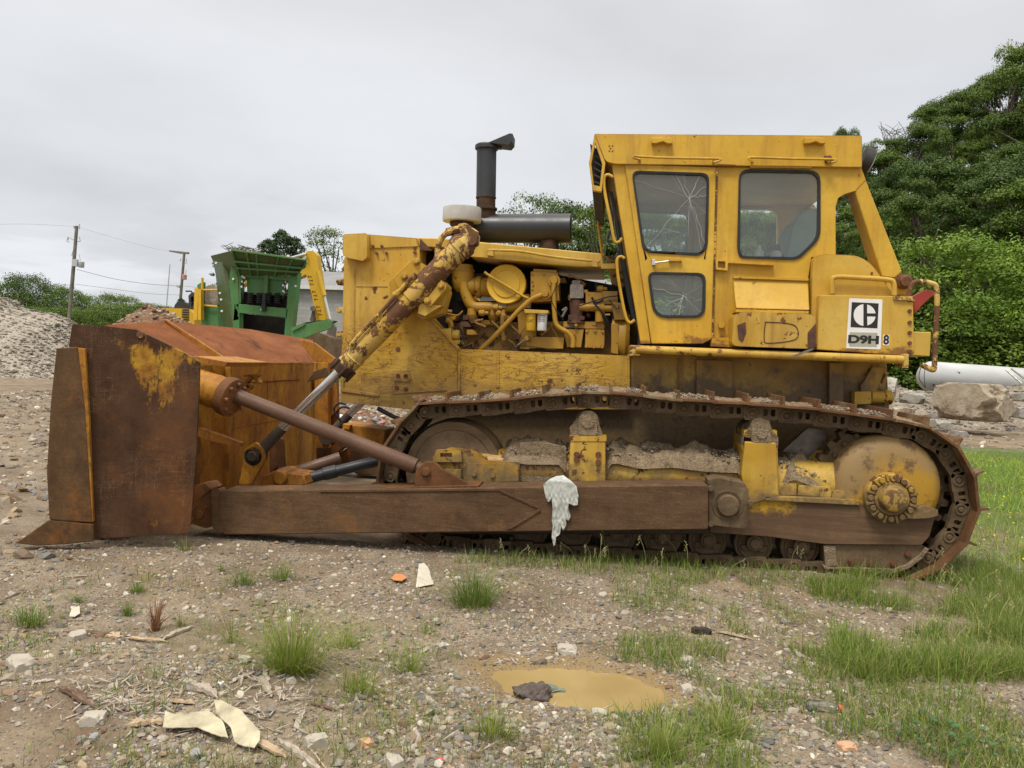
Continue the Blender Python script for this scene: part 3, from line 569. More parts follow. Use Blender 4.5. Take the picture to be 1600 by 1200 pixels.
# ---- cab ---------------------------------------------------------------------
yc = .62; yr = 2*YC-yc
doorp = [(976, 256), (1119, 261), (1112, 530), (1098, 537), (1018, 537)]
win1 = rnd([(988, 268), (1107, 272), (1104, 385), (1094, 398), (1014, 393), (1005, 385)], [12, 12, 12, 12, 14, 8])
win2 = rnd([(1013, 426), (1101, 428), (1100, 495), (1023, 495)], [12, 12, 16, 20])
win3 = rnd([(1156, 266), (1281, 268), (1280, 372), (1247, 404), (1158, 402), (1154, 390)], [16, 18, 14, 10, 18, 6])
open_ = rnd([(1306, 395), (1306, 322), (1312, 308), (1336, 299), (1360, 371), (1375, 420), (1340, 397)], [2, 8, 6, 3, 8, 3, 3])
panel = [(1119, 261), (1344, 262), (1408, 424), (1398, 432), (1378, 432), (1340, 398), (1306, 394), (1268, 398), (1262, 440), (1145, 434), (1143, 487), (1143, 545), (1112, 542)]
m = M(); m.prism([(955, 257), (1347, 262), (1346, 250), (950, 246)], yc+.01, yc+.05)
m.prism([(1119, 261), (1346, 262), (1353, 281), (1337, 298), (1320, 303), (1310, 309), (1306, 322), (1306, 402), (1268, 402), (1262, 440), (1160, 438), (1160, 545), (1111, 542)], yc, yc+.07, [win3])
m.prism([(956, 257), (977, 257), (1017, 537), (1001, 537)], yc, yc+.10)
cab = m.ob('cab', MT['cab_yellow'], dz, .008)
mirror(cab)
# thick rear leg of the rollover frame
m = M(); m.prism([(1335, 264), (1346, 263), (1410, 425), (1400, 434), (1378, 432), (1336, 299)], yc+.004, yc+.22)
m.ob('rollover_leg', MT['cab_yellow'], dz, .014); R['leg'] = bpy.data.objects[-1] if 0 else None
leg = [o for o in dz.children if o.name.startswith('rollover_leg')][0]; mirror(leg)
m = M(); m.lathe(P(1409, 441, yc+.05), (0, -1, 0), [(0, .06), (.08, .06), (.08, .05), (.1, .04)], 20); m.ob('leg_pin', MT['rust_bolt'], leg, .003)
m = M(); m.prism(rnd([(1385, 438), (1400, 428), (1418, 430), (1425, 440), (1425, 462), (1385, 458)], 4), yc+.02, yc+.16, [[(1400, 434), (1418, 434), (1418, 448), (1400, 448)]] if 0 else ()); m.ob('leg_foot', MT['cab_yellow'], leg, .006)
# roof
m = M(); m.prism(rnd([(929, 209), (1347, 212), (1347, 261), (960, 256), (946, 252)], [2, 3, 3, 6, 6]), yc-.04, 2*YC-yc+.04); roof = m.ob('cab_roof', MT['cab_yellow'], dz, .010)
m = M(); vis = [(929, 209), (946, 254), (940, 300), (926, 298), (920, 255)]
# V-shaped louvred visor in front of the roof
for y0, y1 in ((yc-.04, yc+.0), (2*YC-yc, 2*YC-yc+.04)): m.slab([Vector((P(x, y, yc-.04).x, y0, P(x, y, yc-.04).z)) for x, y in vis], [[Vector((P(x, y, yc-.04).x, y0, P(x, y, yc-.04).z)) for x, y in [(930, 224), (941, 256), (937, 291), (928, 289), (924, 256)]]], (0, y1-y0, 0))
m.each('visor_cheek', MT['cab_yellow'], roof, .004)
m = M(); f = lambda x, y: P(x, y, yc-.04)
for k in range(7):
    t = k/6; a = f(922+t*3, 225+t*68); b = f(942+t*0, 236+t*56); m.slab([(a.x, yc, a.z), (b.x, yc, b.z-.03), (b.x, yc, b.z-.015), (a.x, yc, a.z+.015)], (), (0, 2*(YC-yc), 0))
m.ob('visor_louvre', MT['cab_dark'], roof, .002)
m = M(); m.ptube([(1001, 249), (991, 247), (992, 244), (1005, 245), (1060, 247), (1120, 248), (1124, 251), (1115, 254)], yc-.09, .010); m.ptube([(1172, 250), (1170, 247), (1180, 246), (1240, 248), (1300, 249), (1305, 252), (1298, 254)], yc-.09, .010)
for q in ((999, 250), (1115, 252), (1175, 251), (1295, 252)): m.ptube([(q[0], q[1], yc-.09), (q[0], q[1]+1, yc-.03)], yc, .012, sm=1)
m.each('grab_rail', MT['cab_yellow'], roof, .002)
m = M()
for x in (1018, 1257): m.prism([(x, 215), (x+30, 215), (x+33, 218), (x+33, 224), (x+24, 224), (x+18, 221), (x+8, 224), (x, 224)], yc-.09, yc-.04)
m.each('lifting_eye', MT['cab_yellow'], roof, .006)
m = M(); m.prism([(1120, 256), (1150, 257), (1150, 259), (1120, 258)], yc-.048, yc-.042); m.prism([(1289, 243), (1299, 243), (1301, 252), (1290, 254)], yc-.07, yc-.04)
for q in ((952, 228), (957, 228), (954, 232), (952, 236), (957, 236)): m.bolt(q[0], q[1], yc-.04, .007, .004)
m.ob('latch', MT['rust_bolt'], roof, .002)
m = M(); m.prism([(1171, 257), (1269, 258), (1268, 263), (1172, 262)], yc-.03, yc); m.ob('drip_rail', MT['cab_yellow'], cab, .004)
m = M(); c = P(1352, 250, yc+.2); m.lathe(P(1346, 249, yc+.2), (1, 0, -.35), [(0, .05), (.0, .10), (.05, .11), (.075, .105)], 28); wl = m.ob('work_light', MT['cab_dark'], dz, .002)
m = M(); m.lathe(P(1346, 249, yc+.2), (1, 0, -.35), [(.074, .1), (.085, .085), (.092, .03)], 28); m.ob('light_lens', MT['lens'], wl, .001)
# door
m = M(); m.prism(doorp, yc-.02, yc+.02, [win1, win2]); door = m.ob('door', MT['cab_yellow'], dz, .006)
def grow(poly, k):
    cx = sum(p[0] for p in poly)/len(poly); cy = sum(p[1] for p in poly)/len(poly); return [(x+(x-cx)/max(1e-3, math.hypot(x-cx, y-cy))*k, y+(y-cy)/max(1e-3, math.hypot(x-cx, y-cy))*k) for x, y in poly]
def glaze(poly, par, Y, gm='glass_dusty', nm='window'):
    m = M(); m.prism(grow(poly, 2.2), Y-.012, Y+.03, [grow(poly, -2.6)]); o = m.ob('window_seal', MT['rubber'], par, .003)
    m = M(); m.prism(grow(poly, -1.5), Y+.008, Y+.012); g = m.ob('window_pane', MT[gm], par, 0); return g
glaze(win1, door, yc-.02); glaze(win2, door, yc-.02); g3 = glaze(win3, cab, yc, 'glass_dusty')
def cracks(name, c, ends, Y, par, seed):
    r = random.Random(seed); m = M()
    for e in ends:
        p = [c]
        for k in range(1, 7): t = k/6; p.append((c[0]+(e[0]-c[0])*t+r.uniform(-2, 2)*(k < 6), c[1]+(e[1]-c[1])*t+r.uniform(-2, 2)*(k < 6)))
        m.ptube(p, Y, r.choice((.0009, .0015, .0021)), 4, 1)
        if r.random() < .7:
            q = p[3]; m.ptube([q, (q[0]+r.uniform(-12, 12), q[1]+r.uniform(-14, 14)), (q[0]+r.uniform(-25, 25), q[1]+r.uniform(-22, 22))], Y, .0008, 4, 1)
    m.ob(name, MT['cleaner_grey'], par, 0)
cracks('glass_crack', (1077, 310), [(992, 282), (1055, 272), (1066, 272), (1094, 275), (1104, 292), (1105, 335), (1102, 380), (1075, 370), (1010, 385), (1098, 395), (1078, 345), (1104, 305)], yc-.016, door, 4)
cracks('glass_crack', (1068, 462), [(1020, 450), (1040, 432), (1075, 430), (1098, 445), (1098, 470), (1090, 493), (1050, 493), (1040, 480), (1096, 488), (1062, 492)], yc-.016, door, 9)
m = M(); m.ptube([(1021, 411), (1045, 408)], yc-.05, .008, sm=1); m.prism([(1019, 405), (1024, 405), (1024, 414), (1019, 414)], yc-.06, yc-.02); m.ob('door_handle', MT['chrome'], door, .002)
m = M(); m.prism([(1045, 405), (1064, 405), (1066, 408), (1045, 408)], yc-.05, yc-.02); m.ob('door_ledge', MT['cab_yellow'], door, .002)
m = M()
for k in range(24):
    y = 262+k*11.6; x = 1120-k*.30; m.cyl(P(x, y+.8, yc-.012), P(x-.2, y+10.6, yc-.012), .010, n=10)
m.ob('door_hinge', MT['ram_yellow'], door, .001)
# far side of the cab: wall with the same windows (the mirrored parts)
for o in (door, ):
    mirror(o)
# inside
m = M(); m.box(P(1012, 500, yc).x, P(1262, 500, yc).x, yc+.08, yr-.08, 1.62, 1.66); m.box(P(1262, 500, yc).x, P(1266, 500, yc).x, yc+.08, yr-.08, 1.62, 2.35); m.ob('cab_floor', MT['cab_dark'], dz, .003)
m = M(); a = P(970, 290, yc); b = P(1003, 480, yc)
for y in (yc+.04, YC-.02, yr-.08): m.slab([(a.x-.02, y, a.z), (a.x+.03, y, a.z), (b.x+.03, y, b.z), (b.x-.02, y, b.z)], (), (0, .05, 0))
m.box(b.x-.01, b.x+.03, yc+.05, yr-.05, 1.6, b.z+.1); m.ob('windshield_frame', MT['cab_dark'], cab, .003)
m = M(); m.slab([(a.x, yc+.09, a.z), (a.x+.005, yc+.09, a.z), (b.x+.005, yc+.09, b.z), (b.x, yc+.09, b.z)], (), (0, yr-yc-.18, 0)); m.ob('windshield', MT['glass_clear'], cab, 0)
m = M(); m.prism(rnd([(1228, 420), (1232, 395), (1240, 350), (1252, 332), (1272, 325), (1284, 330), (1290, 420)], [4, 4, 10, 12, 8, 8, 4]), YC-.28, YC+.28); seat = m.ob('seat', MT['seat_teal'], dz, .03)
m = M(); m.prism(rnd([(1170, 440), (1172, 418), (1235, 414), (1236, 445)], 5), YC-.28, YC+.28); m.ob('seat_cushion', MT['cab_dark'], seat, .02)
m = M()
for x, y in ((1205, 392), (1215, 388), (1192, 396)): m.ptube([(x+4, 440), (x+2, 415), (x, y)], YC-.45, .008, 8, 2); m.lathe(P(x, y, YC-.45), (0, 0, 1), [(-.03, .012), (-.01, .028), (.02, .028), (.035, .01)], 14)
m.prism([(1192, 398), (1225, 396), (1224, 440), (1196, 440)], YC-.5, YC-.38); m.ob('control_lever', MT['cab_dark'], dz, .004)
m = M(); m.lathe(P(1186, 402, YC-.6), (0, 0, 1), [(0, .04), (.05, .04), (.07, .015), (.1, .012)], 18); m.lathe(P(1212, 403, YC-.6), (0, 0, 1), [(0, .045), (.04, .045), (.06, .02)], 18); m.ob('lever_knob', MT['filter_white'], [o for o in dz.children if o.name.startswith('control_lever')][0], .003)
# front grab rails and hose beside the A pillar
m = M(); m.ptube([(958, 277), (950, 273), (944, 278), (945, 300), (955, 350), (960, 376), (967, 378), (972, 372)], yc-.02, .013); m.ptube([(976, 404), (970, 401), (964, 408), (967, 440), (977, 492), (984, 504), (992, 500)], yc-.02, .013)
m.ptube([(942, 318), (936, 316), (932, 322), (935, 350), (940, 392), (944, 400)], yr-.2, .013); m.each('grab_handle', MT['cab_yellow'], dz, .001)
m = M(); m.ptube([(972, 400), (985, 470), (992, 500)], yc+.06, .022, 8, 2); m.ptube([(955, 300), (966, 360), (975, 430)], yc+.08, .014, 8, 2); m.ptube([(950, 310), (958, 345), (950, 372), (955, 385), (968, 395)], yc+.1, .008, 6); m.prism([(960, 345), (968, 345), (975, 400), (968, 402)], yc+.1, yc+.3); m.ob('hose', MT['hose_black'], dz, 0)
# tool box under the window, step box
m = M(); m.rings([[P(1145, 434, yc-.015), P(1263, 438, yc-.015), P(1264, 436, yc+.05), P(1145, 432, yc+.05)], [P(1148, 468, yc-.085), P(1264, 471, yc-.085), P(1264, 471, yc+.05), P(1148, 468, yc+.05)], [P(1150, 482, yc-.12), P(1265, 485, yc-.12), P(1265, 485, yc+.05), P(1150, 482, yc+.05)]]); tb = m.ob('tool_box', MT['tank_top_yellow'], dz, .01)
m = M(); m.prism([(1146, 431), (1264, 435), (1264, 439), (1146, 435)], yc-.04, yc); m.prism([(1149, 483), (1264, 486), (1264, 490), (1149, 488)], yc-.16, yc); m.prism([(1118, 404), (1128, 405), (1138, 407), (1210, 412), (1210, 415), (1138, 411), (1137, 423), (1119, 421)], yc-.05, yc, [[(1122, 408), (1133, 409), (1133, 419), (1122, 418)]]); m.ob('box_lip', MT['cab_yellow'], tb, .002)
m = M(); m.prism(rnd([(1146, 492), (1160, 487), (1262, 490), (1275, 494), (1276, 540), (1262, 545), (1150, 541), (1143, 536)], [4, 5, 5, 6, 5, 4, 4, 4]), yc-.22, yc+.1); sb = m.ob('battery_box', MT['board_yellow'], dz, .014)
m = M(); m.ptube([(1196, 503), (1230, 505), (1245, 512), (1243, 530), (1200, 536), (1194, 528), (1196, 503)], yc-.222, .004, 6); m.prism([(1152, 508), (1165, 503), (1166, 520), (1160, 535), (1154, 530)], yc-.224, yc-.22); m.prism([(1262, 520), (1275, 505), (1275, 542), (1262, 543)], yc-.224, yc-.22); m.each('dent', MT['magneto'], sb, .001)
m = M(); m.bolt(1127, 508, yc-.02, .028, .02, 16); m.prism([(1113, 528), (1140, 527), (1146, 543), (1111, 541)], yc-.06, yc); m.ob('floor_mount', MT['cab_yellow'], cab, .003)
# walkway tube
m = M(); a = P(988, 545, .42); b = P(1412, 562, .42)
m.prism([(984, 539), (1412, 556), (1412, 568), (984, 552)], .46, .9); m.cyl(P(993, 546, .44), P(1411, 562, .44), .033, n=20); wk = m.ob('running_board', MT['board_yellow'], dz, .006)
m = M(); m.prism([(984, 541), (1000, 541), (1000, 556), (984, 556)], .44, .7); m.prism([(1411, 553), (1420, 553), (1420, 575), (1410, 575)], .43, .6); m.ob('board_end', MT['ram_yellow'], wk, .003)
m = M(); m.prism([(1233, 558), (1268, 544), (1272, 546), (1240, 559)], .38, .385); m.ob('torn_strip', MT['rod_dull'], wk, 0)
# fuel tank / rear box
m = M(); m.prism(rnd([(1266, 545), (1270, 402), (1284, 397), (1340, 399), (1362, 412), (1394, 458), (1394, 550)], [2, 14, 12, 20, 25, 4, 2]), yc-.06, 2*YC-yc+.06); tank = m.ob('fuel_tank', MT['tank_top_yellow'], dz, .02)
m = M(); m.prism([(1280, 461), (1427, 463), (1429, 552), (1420, 557), (1276, 546)], yc-.14, 2*YC-yc+.14); m.ob('tank_box', MT['tank_top_yellow'], tank, .008)
m = M()
for y in (469, 486, 504, 520, 536, 549): m.bolt(1421, y, yc-.14, .016, .014)
m.bolt(1362, 427, yc-.06, .01, .01); m.ob('tank_bolt', MT['rust_bolt'], tank, .001)
m = M(); m.ptube([(1300, 459), (1300, 440), (1306, 433), (1340, 434), (1385, 437), (1396, 442), (1397, 462)], yc-.11, .020, 10); m.ob('tank_rail', MT['tank_top_yellow'], tank, .001)
m = M(); m.prism([(1397, 462), (1430, 464), (1430, 470), (1397, 468)], yc-.16, yc+.1); m.ptube([(1420, 465), (1424, 446), (1434, 440), (1456, 443), (1463, 450), (1464, 480), (1461, 540), (1460, 572)], yc-.10, .020, 10); m.ptube([(1460, 572), (1457, 578), (1440, 570)], yc-.10, .022, 10)
m.ob('rear_rail', MT['ram_yellow'], tank, .001)
m = M(); m.prism([(1424, 518), (1455, 519), (1453, 557), (1422, 555)], yc-.02, 2*YC-yc); m.ob('rear_box', MT['box_yellow'], dz, .006)
m = M(); m.prism([(1426, 463), (1444, 453), (1470, 456), (1456, 463), (1440, 478), (1430, 490)], yc+.3, yc+.33); m.ob('ripper_bracket', MT['red_paint'], dz, .004)
# decal
def flatpoly(name, pts, mat, par, Y, t=.002, holes=()):
    m = M(); m.prism(pts, Y-t, Y, holes); return m.ob(name, MT[mat], par, 0)
yd = yc-.141
dec = flatpoly('decal', rnd([(1327, 466), (1379, 468), (1376, 546), (1322, 544)], 2), 'label_white', tank, yd)
def sub(name, pts, mat, Y, holes=()): return flatpoly(name, pts, mat, dec, Y, .0015, holes)
sub = lambda name, pts, mat, Y, holes=(): (lambda o: o)(flatpoly(name, pts, mat, tank, Y, .0015, holes))
sub('decal_field', [(1331, 472), (1373, 474), (1371, 513), (1329, 511)], 'label_black', yd-.002)
def circ(cx, cy, rx, ry, a0, a1, n=20): return [(cx+rx*math.cos(math.radians(a0+(a1-a0)*k/n)), cy+ry*math.sin(math.radians(a0+(a1-a0)*k/n))) for k in range(n+1)]
sub('decal_mark', [(1349, 475.6)]+circ(1350.6, 492.2, 16.8, 17, -95, -265, 24)+[(1349, 509)], 'label_white', yd-.0035)
sub('decal_mark', [(1355, 476)]+circ(1352, 492.2, 16.2, 16.5, -78, -9, 10)+[(1355, 489.5)], 'label_white', yd-.0035)
sub('decal_mark', [(1355, 494.5)]+circ(1352, 492.2, 16.2, 16.5, 9, 78, 10), 'label_white', yd-.0035)
sub('decal_band', [(1328, 519), (1371, 520), (1370, 542), (1327, 541)], 'label_grey', yd-.002)
flatpoly('number_plate', rnd([(1380, 523), (1390, 523.3), (1389, 540), (1379.5, 539.6)], 1), 'label_white', tank, yd)
def text(body, px, py, hpx, Y, mat, par, name='lettering', sx=1., ux=None, font_off=0.0, ext=.0008, bold=.0):
    cu = bpy.data.curves.new(name, 'FONT'); cu.body = body; cu.align_x = 'CENTER'; cu.align_y = 'CENTER'; h = S(hpx, px, py, Y)
    cu.size = h/.70; cu.extrude = ext; cu.offset = bold; tmp = bpy.data.objects.new('tmp', cu); COL.objects.link(tmp)
    dg = bpy.context.evaluated_depsgraph_get(); me = bpy.data.meshes.new_from_object(tmp.evaluated_get(dg)); bpy.data.objects.remove(tmp)
    c = P(px, py, Y); me.transform(Matrix.Translation(c) @ Matrix.Rotation(math.pi/2, 4, 'X') @ Matrix.Diagonal((sx, 1, 1, 1)))
    me.materials.clear(); return link(name, me, MT[mat] if isinstance(mat, str) else mat, par)
text('D9H', 1349.2, 531, 11.5, yd-.004, 'label_black', tank, sx=1.45, bold=.004)
text('8', 1384.7, 531.5, 14, yd-.003, 'label_black', tank, bold=.003, sx=.85)
o, r = R['fuel_filter']; text('CAT', 829, 501, 4.4, .92-r-.002, 'label_black', o, sx=.9)
m = M(); m.prism([(841, 492), (852, 492), (852, 494), (841, 494)], .92-R['oil_filter'][1]-.003, .92-R['oil_filter'][1]+.004)
for y in (496, 498.5, 501): m.prism([(841, y), (851, y), (851, y+.7), (841, y+.7)], .92-R['oil_filter'][1]-.003, .92-R['oil_filter'][1]+.004)
m.ob('filter_print', MT['rod_dull'], R['oil_filter'][0], 0)
# tilt tubes between blade and hull, cross member
m = M(); m.cyl(P(462, 738, .95), P(532, 715, 1.1), .055, n=18); m.cyl(P(440, 742, .95), P(470, 736, .95), .075, .055, 18); m.ob('tilt_ram', MT['strut_brown'], dz, .004)
m = M(); m.cyl(P(470, 750, .75), P(598, 718, 1.0), .05, n=18); m.lathe(P(505, 741, .82), P(598, 718, 1.0)-P(505, 741, .82), [(0, .06), (.12, .06)], 18); m.ob('tilt_hose_tube', MT['muffler_black'], dz, .004)
m = M(); m.prism([(410, 745), (430, 735), (452, 740), (475, 743), (480, 757), (408, 758)], .6, .9); m.lathe(P(436, 747, .55), (0, 1, 0), [(0, .06), (.3, .07)], 16); m.ob('cross_joint', MT['blade_orange'], dz, .012)
m = M(); m.prism([(535, 662), (602, 672), (598, 702), (560, 700), (540, 688)], 1.35, 1.7); m.prism([(535, 662), (548, 664), (546, 672), (535, 670)], 1.3, 1.36); m.ob('front_crossbar', MT['blade_orange'], dz, .008)
m = M(); m.ptube([(530, 655), (522, 640), (530, 630), (540, 632)], 1.0, .01, 6); m.ptube([(533, 660), (526, 645), (535, 636), (546, 638)], 1.05, .01, 6); m.ptube([(590, 638), (625, 655), (680, 668)], .9, .02, 8); m.ob('brake_hose', MT['hose_black'], dz, 0)
# ---- tracks -----------------------------------------------------------------------
Y0T = 0.0; WT = .62
near_edge = [(652, 629), (720, 626), (790, 622), (850, 616), (905, 611), (950, 611), (1006, 617), (1060, 622), (1112, 626), (1168, 629), (1224, 633), (1285, 639), (1340, 646), (1400, 654), (1448, 663), (1482, 681), (1504, 702), (1521, 730), (1531, 762), (1533, 795), (1526, 826), (1512, 852), (1493, 876), (1470, 893), (1443, 905)]
tp = [P(x, y, Y0T) for x, y in near_edge]
zb = -.105
last = tp[-1]
tp += [Vector((last.x-.25, 0, zb+.01)), Vector((last.x-.6, 0, zb))]
x_id = P(708, 735, .2).x; z_id = P(708, 735, .2).z; rid = .50
for k in range(1, 9): tp.append(Vector((last.x-.6-(last.x-.6-x_id)*k/8, 0, zb)))
cz = (zb+tp[0].z)/2+.02
r_id = (tp[0].z-zb)/2
for k in range(1, 9):
    t = -math.pi/2-math.pi*k/10*1.05; tp.append(Vector((x_id+math.cos(t)*r_id*.97, 0, cz+math.sin(t)*r_id)))
def closed(pts, n=8):
    out = []; L = len(pts)
    for i in range(L):
        p0, p1, p2, p3 = pts[i-1], pts[i], pts[(i+1) % L], pts[(i+2) % L]
        for k in range(n):
            t = k/n; out.append(.5*((2*p1)+(p2-p0)*t+(2*p0-5*p1+4*p2-p3)*t*t+(3*p1-p0-3*p2+p3)*t**3))
    return out
cp = closed(tp); seg = [(cp[(i+1) % len(cp)]-cp[i]).length for i in range(len(cp))]; Ltot = sum(seg)
NS = int(round(Ltot/.252)); pitch = Ltot/NS
def at_len(s):
    s %= Ltot; i = 0
    while s > seg[i]: s -= seg[i]; i += 1
    return cp[i].lerp(cp[(i+1) % len(cp)], s/seg[i])
# shoe mesh in local space: x along travel, z outward, y width
m = M(); m.box(-.01, pitch+.012, 0, WT, -.022, .0); m.slab([(pitch-.035, 0, 0), (pitch-.012, 0, 0), (pitch-.016, 0, .062), (pitch-.03, 0, .062)], (), (0, WT, 0))
m.slab([(-.03, 0, -.02), (.0, 0, -.02), (.0, 0, -.004), (-.035, 0, .014)], (), (0, WT, 0))
shoe0 = m.ob('track_shoe', MT['shoe_rust'], None, .004)
m = M()
for y in (.11, .41):
    out = [(-.015, -.023), (.0, -.115)]+[(.05+.055*math.cos(t), -.082+.055*math.sin(t)) for t in [math.pi*(1.0+.08*k) for k in range(0, 14)]]
    body = [(-.035, -.024), (-.035, -.11), (-.02, -.135), (.10, -.135), (.125, -.128), (.215, -.122), (.225, -.11), (.225, -.024)]
    h1 = [(.112, -.045), (.112, -.085), (.120, -.095), (.135, -.095), (.143, -.085), (.143, -.045)]; h2 = [(x+.055, z) for x, z in h1]
    sc = pitch/.252
    m.slab([(x*sc, y, z) for x, z in body], [[(x*sc, y, z) for x, z in h1], [(x*sc, y, z) for x, z in h2]], (0, .055, 0))
    m.lathe((.03*sc, y+.06, -.082), (0, -1, 0), [(0, .045), (.068, .045), (.068, .030), (.060, .028), (.060, .02), (.07, .018)], 18)
m.box(.10, .16, .15, .44, -.10, -.05)
link0 = m.ob('track_link', MT['track_dirty'], None, .004)
def mk_track(parent, far=False):
    tr = bpy.data.objects.new('track', None); tr.empty_display_size = .1; COL.objects.link(tr); tr.parent = parent; tr.location = Vector((0, 2*YC if far else 0, 0))-parent.location
    if far: tr.scale = (1, -1, 1)
    for k in range(NS):
        a = at_len(k*pitch); b = at_len((k+1)*pitch); d = (b-a); 
        if far and (a.x > 2.6 or a.z < .3) and not (k % 3 == 0 and a.x > 2.6): continue
        ang = math.atan2(-d.z, d.x)
        for src in (shoe0, link0):
            if far and src is link0: continue
            o = src.copy(); COL.objects.link(o); o.parent = tr; o.location = (a.x, 0, a.z); o.rotation_euler = (0, ang, 0)
            if not far and src is shoe0: o.rotation_euler = (random.uniform(-.008, .008), ang+random.uniform(-.03, .03), random.uniform(-.01, .01))
    return tr
trk = mk_track(dz); trk2 = mk_track(dz, True)
for o in (shoe0, link0): bpy.data.objects.remove(o)
# ---- running gear ---------------------------------------------------------------------
parts = []
m = M(); c = P(708, 735, .17); r = S(80, 708, 735, .17)
m.lathe(c+Vector((0, .28, 0)), (0, -1, 0), [(0, r*.9), (.06, r*.9), (.06, r*1.0), (.20, r), (.22, r*.97), (.28, r*.95), (.275, r*.80), (.268, r*.78), (.272, r*.55), (.275, r*.5), (.28, r*.28), (.30, r*.25), (.30, 0)], 64, True); parts.append(m.ob('idler_wheel', MT['idler_steel'], dz, .002))
c = P(1391, 762, .06); rs = .50
m = M(); pts = []
for k in range(25):
    for da, rr in ((-.30, rs*.90), (-.16, rs*.995), (.16, rs*.995), (.30, rs*.90)): t = 2*math.pi*(k+da)/25; pts.append((c.x+rr*math.cos(t), .24, c.z+rr*math.sin(t)))
m.slab(pts, [[(c.x+rs*.4*math.cos(-t*.2618), .24, c.z+rs*.4*math.sin(-t*.2618)) for t in range(24)]], (0, .12, 0))
for k in range(24): t = 2*math.pi*k/24; m.cyl((c.x+rs*.82*math.cos(t), .25, c.z+rs*.82*math.sin(t)), (c.x+rs*.82*math.cos(t), .215, c.z+rs*.82*math.sin(t)), .02, n=8)
parts.append(m.ob('sprocket', MT['track_dirty'], dz, .003))
m = M(); r = S(83, 1391, 765, .05); m.lathe(c+Vector((0, .25, 0)), (0, -1, 0), [(0, r), (.12, r), (.16, r*.985), (.20, r*.93), (.235, r*.80), (.245, r*.6), (.25, r*.3)], 56); fd = m.ob('final_drive', MT['final_drive'], dz, .003); 
c2 = P(1393, 779, .0); m = M(); m.lathe(c2+Vector((0, .06, 0)), (0, -1, 0), [(0, .185), (.05, .18), (.06, .17), (.06, .125), (.075, .12), (.075, .10), (.10, .095), (.14, .085), (.15, .07), (.152, .02)], 40)
for k in range(12): t = 2*math.pi*k/12; q = c2+Vector((math.cos(t)*.148, 0, math.sin(t)*.148)); m.cyl(q+Vector((0, .02, 0)), q-Vector((0, .025, 0)), .022, n=8); q = c2+Vector((math.cos(t+.26)*.155, 0, math.sin(t+.26)*.155)); m.slab([q+Vector((math.cos(t+.26+a)*.03, 0, math.sin(t+.26+a)*.03)) for a in (.3, 2.84, -2.84, -.3)], (), (0, -.02, 0))
m.ob('hub', MT['frame_dirty'], fd, .004); parts.append(fd)
m = M(); m.prism(rnd([(1108, 796), (1168, 790), (1172, 775), (1160, 700), (1163, 672), (1214, 672), (1217, 775), (1290, 779), (1345, 781), (1362, 790), (1372, 806), (1392, 814), (1420, 812), (1464, 797), (1452, 838), (1440, 851), (1290, 850), (1200, 838), (1110, 832)], 2), .06, .50); fr = m.ob('track_frame', MT['frame_guard'], dz, .012)
m = M(); m.prism([(640, 762), (1110, 760), (1110, 835), (700, 835), (640, 820)], .08, .50); m.ob('frame_beam', MT['rail_dark'], fr, .01)
m = M(); m.prism(rnd([(1286, 851), (1442, 851), (1440, 865), (1417, 883), (1395, 890), (1300, 887), (1289, 884)], 3), .09, .5); m.ob('rock_guard', MT['idler_steel'], fr, .008)
m = M(); m.slab([P(x, y, .06) for x, y in [(1286, 884), (1300, 887), (1360, 888), (1395, 890), (1417, 883), (1438, 868), (1447, 856), (1452, 858), (1440, 874), (1420, 889), (1396, 896), (1350, 894), (1288, 889)]], (), (0, .2, 0)); m.prism([(1287, 852), (1306, 853), (1308, 886), (1290, 885)], .07, .1); m.ob('guard_lip', MT['caked_mud'], fr, .004)
m = M()
for x, y in ((1329, 877), (1361, 881), (1395, 881), (1418, 866)): m.bolt(x, y, .09, .024, .015, 12); m.bolt(x, y, .076, .014, .015, 6)
m.ob('guard_bolt', MT['rust_bolt'], fr, .001)
m = M(); m.prism([(1425, 797), (1445, 790), (1466, 797), (1466, 806), (1452, 810), (1400, 812)], .0, .12); m.prism([(1196, 775), (1330, 781), (1345, 790), (1196, 782)], .03, .3); m.prism([(1248, 758), (1297, 761), (1300, 768), (1299, 777), (1246, 774)], .1, .3); m.prism(rnd([(1303, 768), (1333, 763), (1337, 771), (1330, 778), (1300, 779)], 3), .08, .3); m.prism([(1215, 755), (1245, 756), (1245, 774), (1217, 774)], .1, .3); m.each('frame_cap', MT['frame_dirty'], fr, .005)
m = M(); ya_, r = .28, .17; m.cyl(P(735, 728, ya_), P(1300, 752, ya_), .155, n=32); m.ob('recoil_housing', MT['frame_dirty'], fr, .004)
m = M(); m.prism(rnd([(676, 712), (700, 700), (735, 703), (745, 706), (760, 720), (812, 722), (812, 757), (676, 757)], 3), .1, .45); m.prism(rnd([(680, 703), (720, 703), (722, 722), (678, 722)], 2), .06, .12, [[(688, 708), (706, 708), (706, 714), (688, 714)]]); m.prism(rnd([(730, 725), (790, 724), (810, 727), (810, 752), (730, 754)], 3), .07, .1); m.prism([(695, 733), (720, 734), (720, 754), (690, 754)], .05, .1)
for x, y in ((741, 740), (770, 742)): m.bolt(x, y, .07, .02, .015, 10)
m.ob('idler_yoke', MT['frame_dirty'], fr, .006)
m = M(); m.prism([(812, 692), (850, 690), (885, 700), (886, 757), (812, 752)], .13, .2); m.ob('yoke_plate', MT['caked_mud'], fr, .005)
